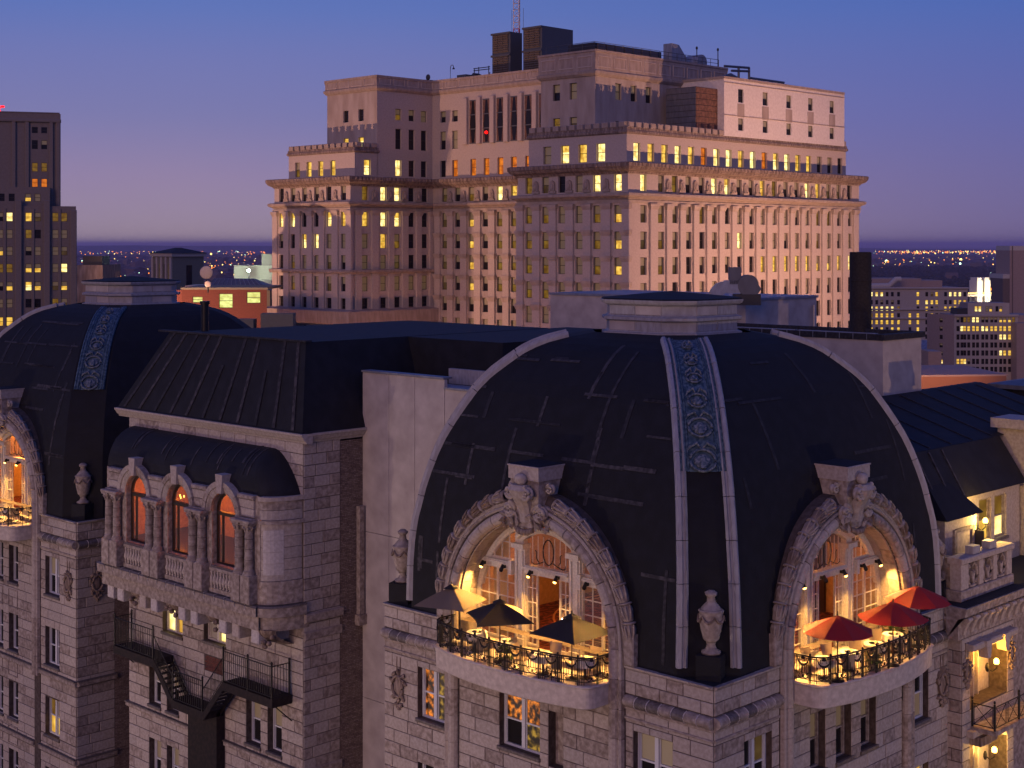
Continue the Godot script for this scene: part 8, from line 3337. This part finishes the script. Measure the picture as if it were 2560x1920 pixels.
func armchair(label: String, at: Vector3, turn: float) -> void:
	var P := thing("armchair", label, "armchair", "", at3(at.x, at.y, at.z, turn))
	var b := MB.new()
	b.bevel(Vector3(-0.34, 0.22, -0.32), Vector3(0.34, 0.48, 0.34), 0.04)
	part(P, "seat", b, M["upholstery"])
	b = MB.new()
	b.bevel(Vector3(-0.36, 0.46, -0.42), Vector3(0.36, 1.15, -0.26), 0.05)
	part(P, "backrest", b, M["upholstery"])
	for s in [[-1, -1], [1, -1], [1, 1], [-1, 1]]:
		b = MB.new()
		b.tube([Vector3(s[0] * 0.28, 0.24, s[1] * 0.28), Vector3(s[0] * 0.30, 0.0, s[1] * 0.3)], [0.03, 0.02], 6)
		part(P, "leg", b, M["wood_dark"])

func props() -> void:
	square_umbrella("square tan and black parasol against the left jamb of the lit arch", -3.75, 10.2, 0.35, ["canopy_tan", "canopy_tan", "canopy_tan", "canopy_black"])
	square_umbrella("square black parasol with one tan side before the open balcony doors", -0.45, 10.6, 0.98, ["canopy_black", "canopy_tan", "canopy_tan", "canopy_black"])
	square_umbrella("square black parasol at the rounded end of the balcony by the right jamb", 3.2, 10.3, 0.0, ["canopy_black", "canopy_black", "canopy_tan", "canopy_tan"])
	round_umbrella("red parasol at the rounded near end of the balcony with red parasols", 10.75, 3.3, 0.2)
	round_umbrella("middle one of three red parasols on the red-lit balcony", 11.2, -0.1, 0.45)
	round_umbrella("red parasol glowing orange on one side beside the far jamb of the red-lit arch", 10.5, -3.3, 0.3)
	var g := "white tables on the balcony with black parasols"
	for q in [[-2.4, 10.0, "between the tan parasol and the left casements"], [-0.5, 10.15, "under the black parasol before the doors"], [1.9, 10.55, "at the railing between two black parasols"], [3.5, 9.85, "under the black parasol by the right jamb"]]:
		cafe_table("round white-clothed table " + q[2], q[0], q[1], g)
	for q in [[-1.85, 9.75, 2.6, "beside the table near the tan parasol"], [-0.15, 9.75, 2.9, "beside the black parasol before the doors"], [1.75, 9.8, 0.3, "between the open doors and the railing table"], [2.6, 10.7, 4.4, "at the railing by the right black parasol"], [0.9, 10.75, 1.8, "at the railing by the bushy plant"], [-1.2, 10.9, 3.6, "at the railing left of the middle parasol pole"], [3.3, 9.2, 0.2, "against the right casements under a black parasol"]]:
		cafe_chair("wicker balcony chair " + q[3], q[0], q[1], q[2], "chairs on the balcony with black parasols")
	g = "white tables on the balcony with red parasols"
	for q in [[10.2, -1.85, "between the two further red parasols"], [10.4, 0.0, "beneath the middle red parasol"], [10.35, 1.75, "between the near and middle red parasols"], [10.15, 3.3, "beneath the near red parasol"]]:
		cafe_table("round white-clothed table " + q[2], q[0], q[1], g)
	for q in [[9.85, -1.05, 0.6, "between the leafy plant and the middle red parasol"], [10.05, 0.75, 0.8, "facing the table beneath the middle red parasol"], [9.75, 2.2, 1.2, "by the open doors behind the near red parasol"], [10.85, 0.9, 3.4, "at the railing below the middle red parasol"], [10.8, 2.6, 3.6, "at the railing below the near red parasol"], [9.6, -2.5, 0.4, "in front of the large leafy plant"], [9.5, 3.3, 1.3, "against the near casements of the red-lit arch"]]:
		cafe_chair("wicker balcony chair " + q[3], q[0], q[1], q[2], "chairs on the balcony with red parasols")
	potted_plant("bushy potted plant behind the railing of the balcony with black parasols", Vector3(0.15, DECK, 10.85), 0.38, 220)
	potted_plant("large leafy potted plant beside the far jamb on the red-lit balcony", Vector3(9.45, DECK, -2.9), 0.62, 420)
	potted_plant("small potted plant behind the railing below the red parasols", Vector3(11.0, DECK, 1.1), 0.28, 140)
	armchair("olive armchair on the patterned carpet seen through the open doors", Vector3(0.75, -0.78, 4.6), 0.4)
	armchair("second olive armchair further inside the domed room", Vector3(0.3, -0.78, 2.4), 0.4)
	# the far pavilion's balcony
	for q in [[-45.4, 10.3, "in the middle of the far dome's balcony"], [-43.4, 10.0, "at the right end of the far dome's balcony"]]:
		cafe_table("round white-clothed table " + q[2], q[0], q[1], "white tables on the far balcony")
	for q in [[-44.6, 10.4, 1.5, "between the two tables of the far dome's balcony"], [-42.7, 9.9, 4.0, "in the right corner of the far dome's balcony"]]:
		cafe_chair("wicker balcony chair " + q[3], q[0], q[1], q[2], "chairs on the far balcony")

# ---------------------------------------------------------------- scene
func make_sky() -> Sky:
	# dusk: violet haze at the horizon into deep blue overhead
	var w := 1024
	var h := 512
	var im := Image.create(w, h, false, Image.FORMAT_RGBF)
	var dim := [[-90.0, Color8(30, 26, 34)], [-2.0, Color8(72, 62, 84)], [0.0, Color8(112, 98, 136)], [0.7, Color8(116, 104, 148)], [4.9, Color8(100, 104, 168)], [9.0, Color8(78, 104, 178)], [18.0, Color8(64, 90, 172)], [40.0, Color8(54, 76, 156)], [90.0, Color8(46, 64, 146)]]
	var warm := [[-90.0, Color8(30, 26, 34)], [-2.0, Color8(84, 70, 84)], [0.0, Color8(171, 150, 156)], [1.0, Color8(158, 140, 162)], [2.56, Color8(148, 132, 168)], [4.9, Color8(125, 124, 174)], [7.2, Color8(112, 120, 180)], [9.1, Color8(95, 117, 185)], [18.0, Color8(72, 98, 178)], [40.0, Color8(54, 76, 156)], [90.0, Color8(46, 64, 146)]]
	var nz := FastNoiseLite.new()
	nz.seed = 11
	nz.frequency = 0.006
	nz.fractal_octaves = 4
	var pick := func(stops: Array, e: float) -> Color:
		for i in range(stops.size() - 2, -1, -1):
			if e >= stops[i][0]:
				return stops[i][1].srgb_to_linear().lerp(stops[i + 1][1].srgb_to_linear(), clampf((e - stops[i][0]) / (stops[i + 1][0] - stops[i][0]), 0, 1))
		return stops[0][1].srgb_to_linear()
	for y in h:
		var e := 90.0 - 180.0 * (y + 0.5) / h
		var c0: Color = pick.call(dim, e)
		var c1: Color = pick.call(warm, e)
		for x in w:
			var a := TAU * (x + 0.5) / w
			var d := wrapf(a + YAW + 0.42, -PI, PI)
			var g := clampf((exp(-d * d / 0.8) - 0.45) / 0.5, 0.0, 1.0)
			var c := c0.lerp(c1, g)
			var k := 1.0 + 0.08 * nz.get_noise_3d(cos(a) * 160, e * 14.0, sin(a) * 160)
			im.set_pixel(x, y, Color(c.r * k, c.g * (1.0 + (k - 1.0) * 0.6), c.b))
	var m := PanoramaSkyMaterial.new()
	m.panorama = ImageTexture.create_from_image(im)
	var s := Sky.new()
	s.sky_material = m
	return s

func _ready() -> void:
	rng.seed = 20240
	var cam := Camera3D.new()
	cam.name = "camera"
	add_child(cam)
	cam.position = CAM
	cam.rotation.y = YAW
	# a shift lens: the view stays level, the frame hangs below the horizon
	cam.set_frustum(0.52117, Vector2(0.0, -0.09446), 1.0, 60000.0)
	cam.current = true
	var env := Environment.new()
	env.background_mode = Environment.BG_SKY
	env.sky = make_sky()
	env.background_energy_multiplier = 1.0
	env.tonemap_mode = Environment.TONE_MAPPER_LINEAR
	env.tonemap_exposure = 1.0
	# evening haze over the plain
	env.fog_enabled = true
	env.fog_density = 0.00006
	env.fog_light_color = Color(0.74, 0.68, 0.80)
	env.sdfgi_enabled = true
	env.ssao_enabled = true
	env.ssil_enabled = true
	var we := WorldEnvironment.new()
	we.name = "world_environment"
	we.environment = env
	add_child(we)
	# afterglow of the set sun, low and soft, from the street side
	var sun := DirectionalLight3D.new()
	sun.name = "afterglow"
	sun.light_color = Color(1.0, 0.77, 0.66)
	sun.light_energy = 0.24
	sun.light_angular_distance = 30.0
	sun.shadow_enabled = true
	add_child(sun)
	sun.transform.basis = Basis.looking_at(Vector3(-0.35, -0.2, -0.9).normalized(), Vector3.UP)
	make_materials()
	glow("city_amber", Color(1.0, 0.55, 0.16), 3.0)
	glow("city_yellow", Color(1.0, 0.85, 0.45), 4.0)
	glow("city_white", Color(0.8, 1.0, 0.85), 4.0)
	mat("bridge_stone", lin(0.6, 0.56, 0.5), 0.9)
	mat("orange_lit_brick", lin(0.30, 0.13, 0.07), 0.9)  # brick with orange street light put into its colour
	# large structure
	city()
	office_tower()
	unseen_annexe_lamps()
	unseen_street_blocks()
	roofs()
	pavilion(-45.9, false)
	wing()
	right_wing()
	pavilion(0.0, true)
	# objects
	fire_escape()
	urn("garlanded stone urn on the front corner of the great dome", Vector3(8.45, 0.01, 8.35), 0.9, 0.88)
	urn("garlanded stone urn beside the pale left rib of the great dome", Vector3(-8.65, 0.01, 8.6), 0.9, 0.88)
	urn("garlanded stone urn by the terrace at the great dome's right rib", Vector3(8.5, 0.01, -8.5), 0.9, 0.88)
	urn("garlanded stone urn on the corner of the far dome", Vector3(-45.9 + 8.45, 0.01, 8.35), 0.9, 0.88)
	props()
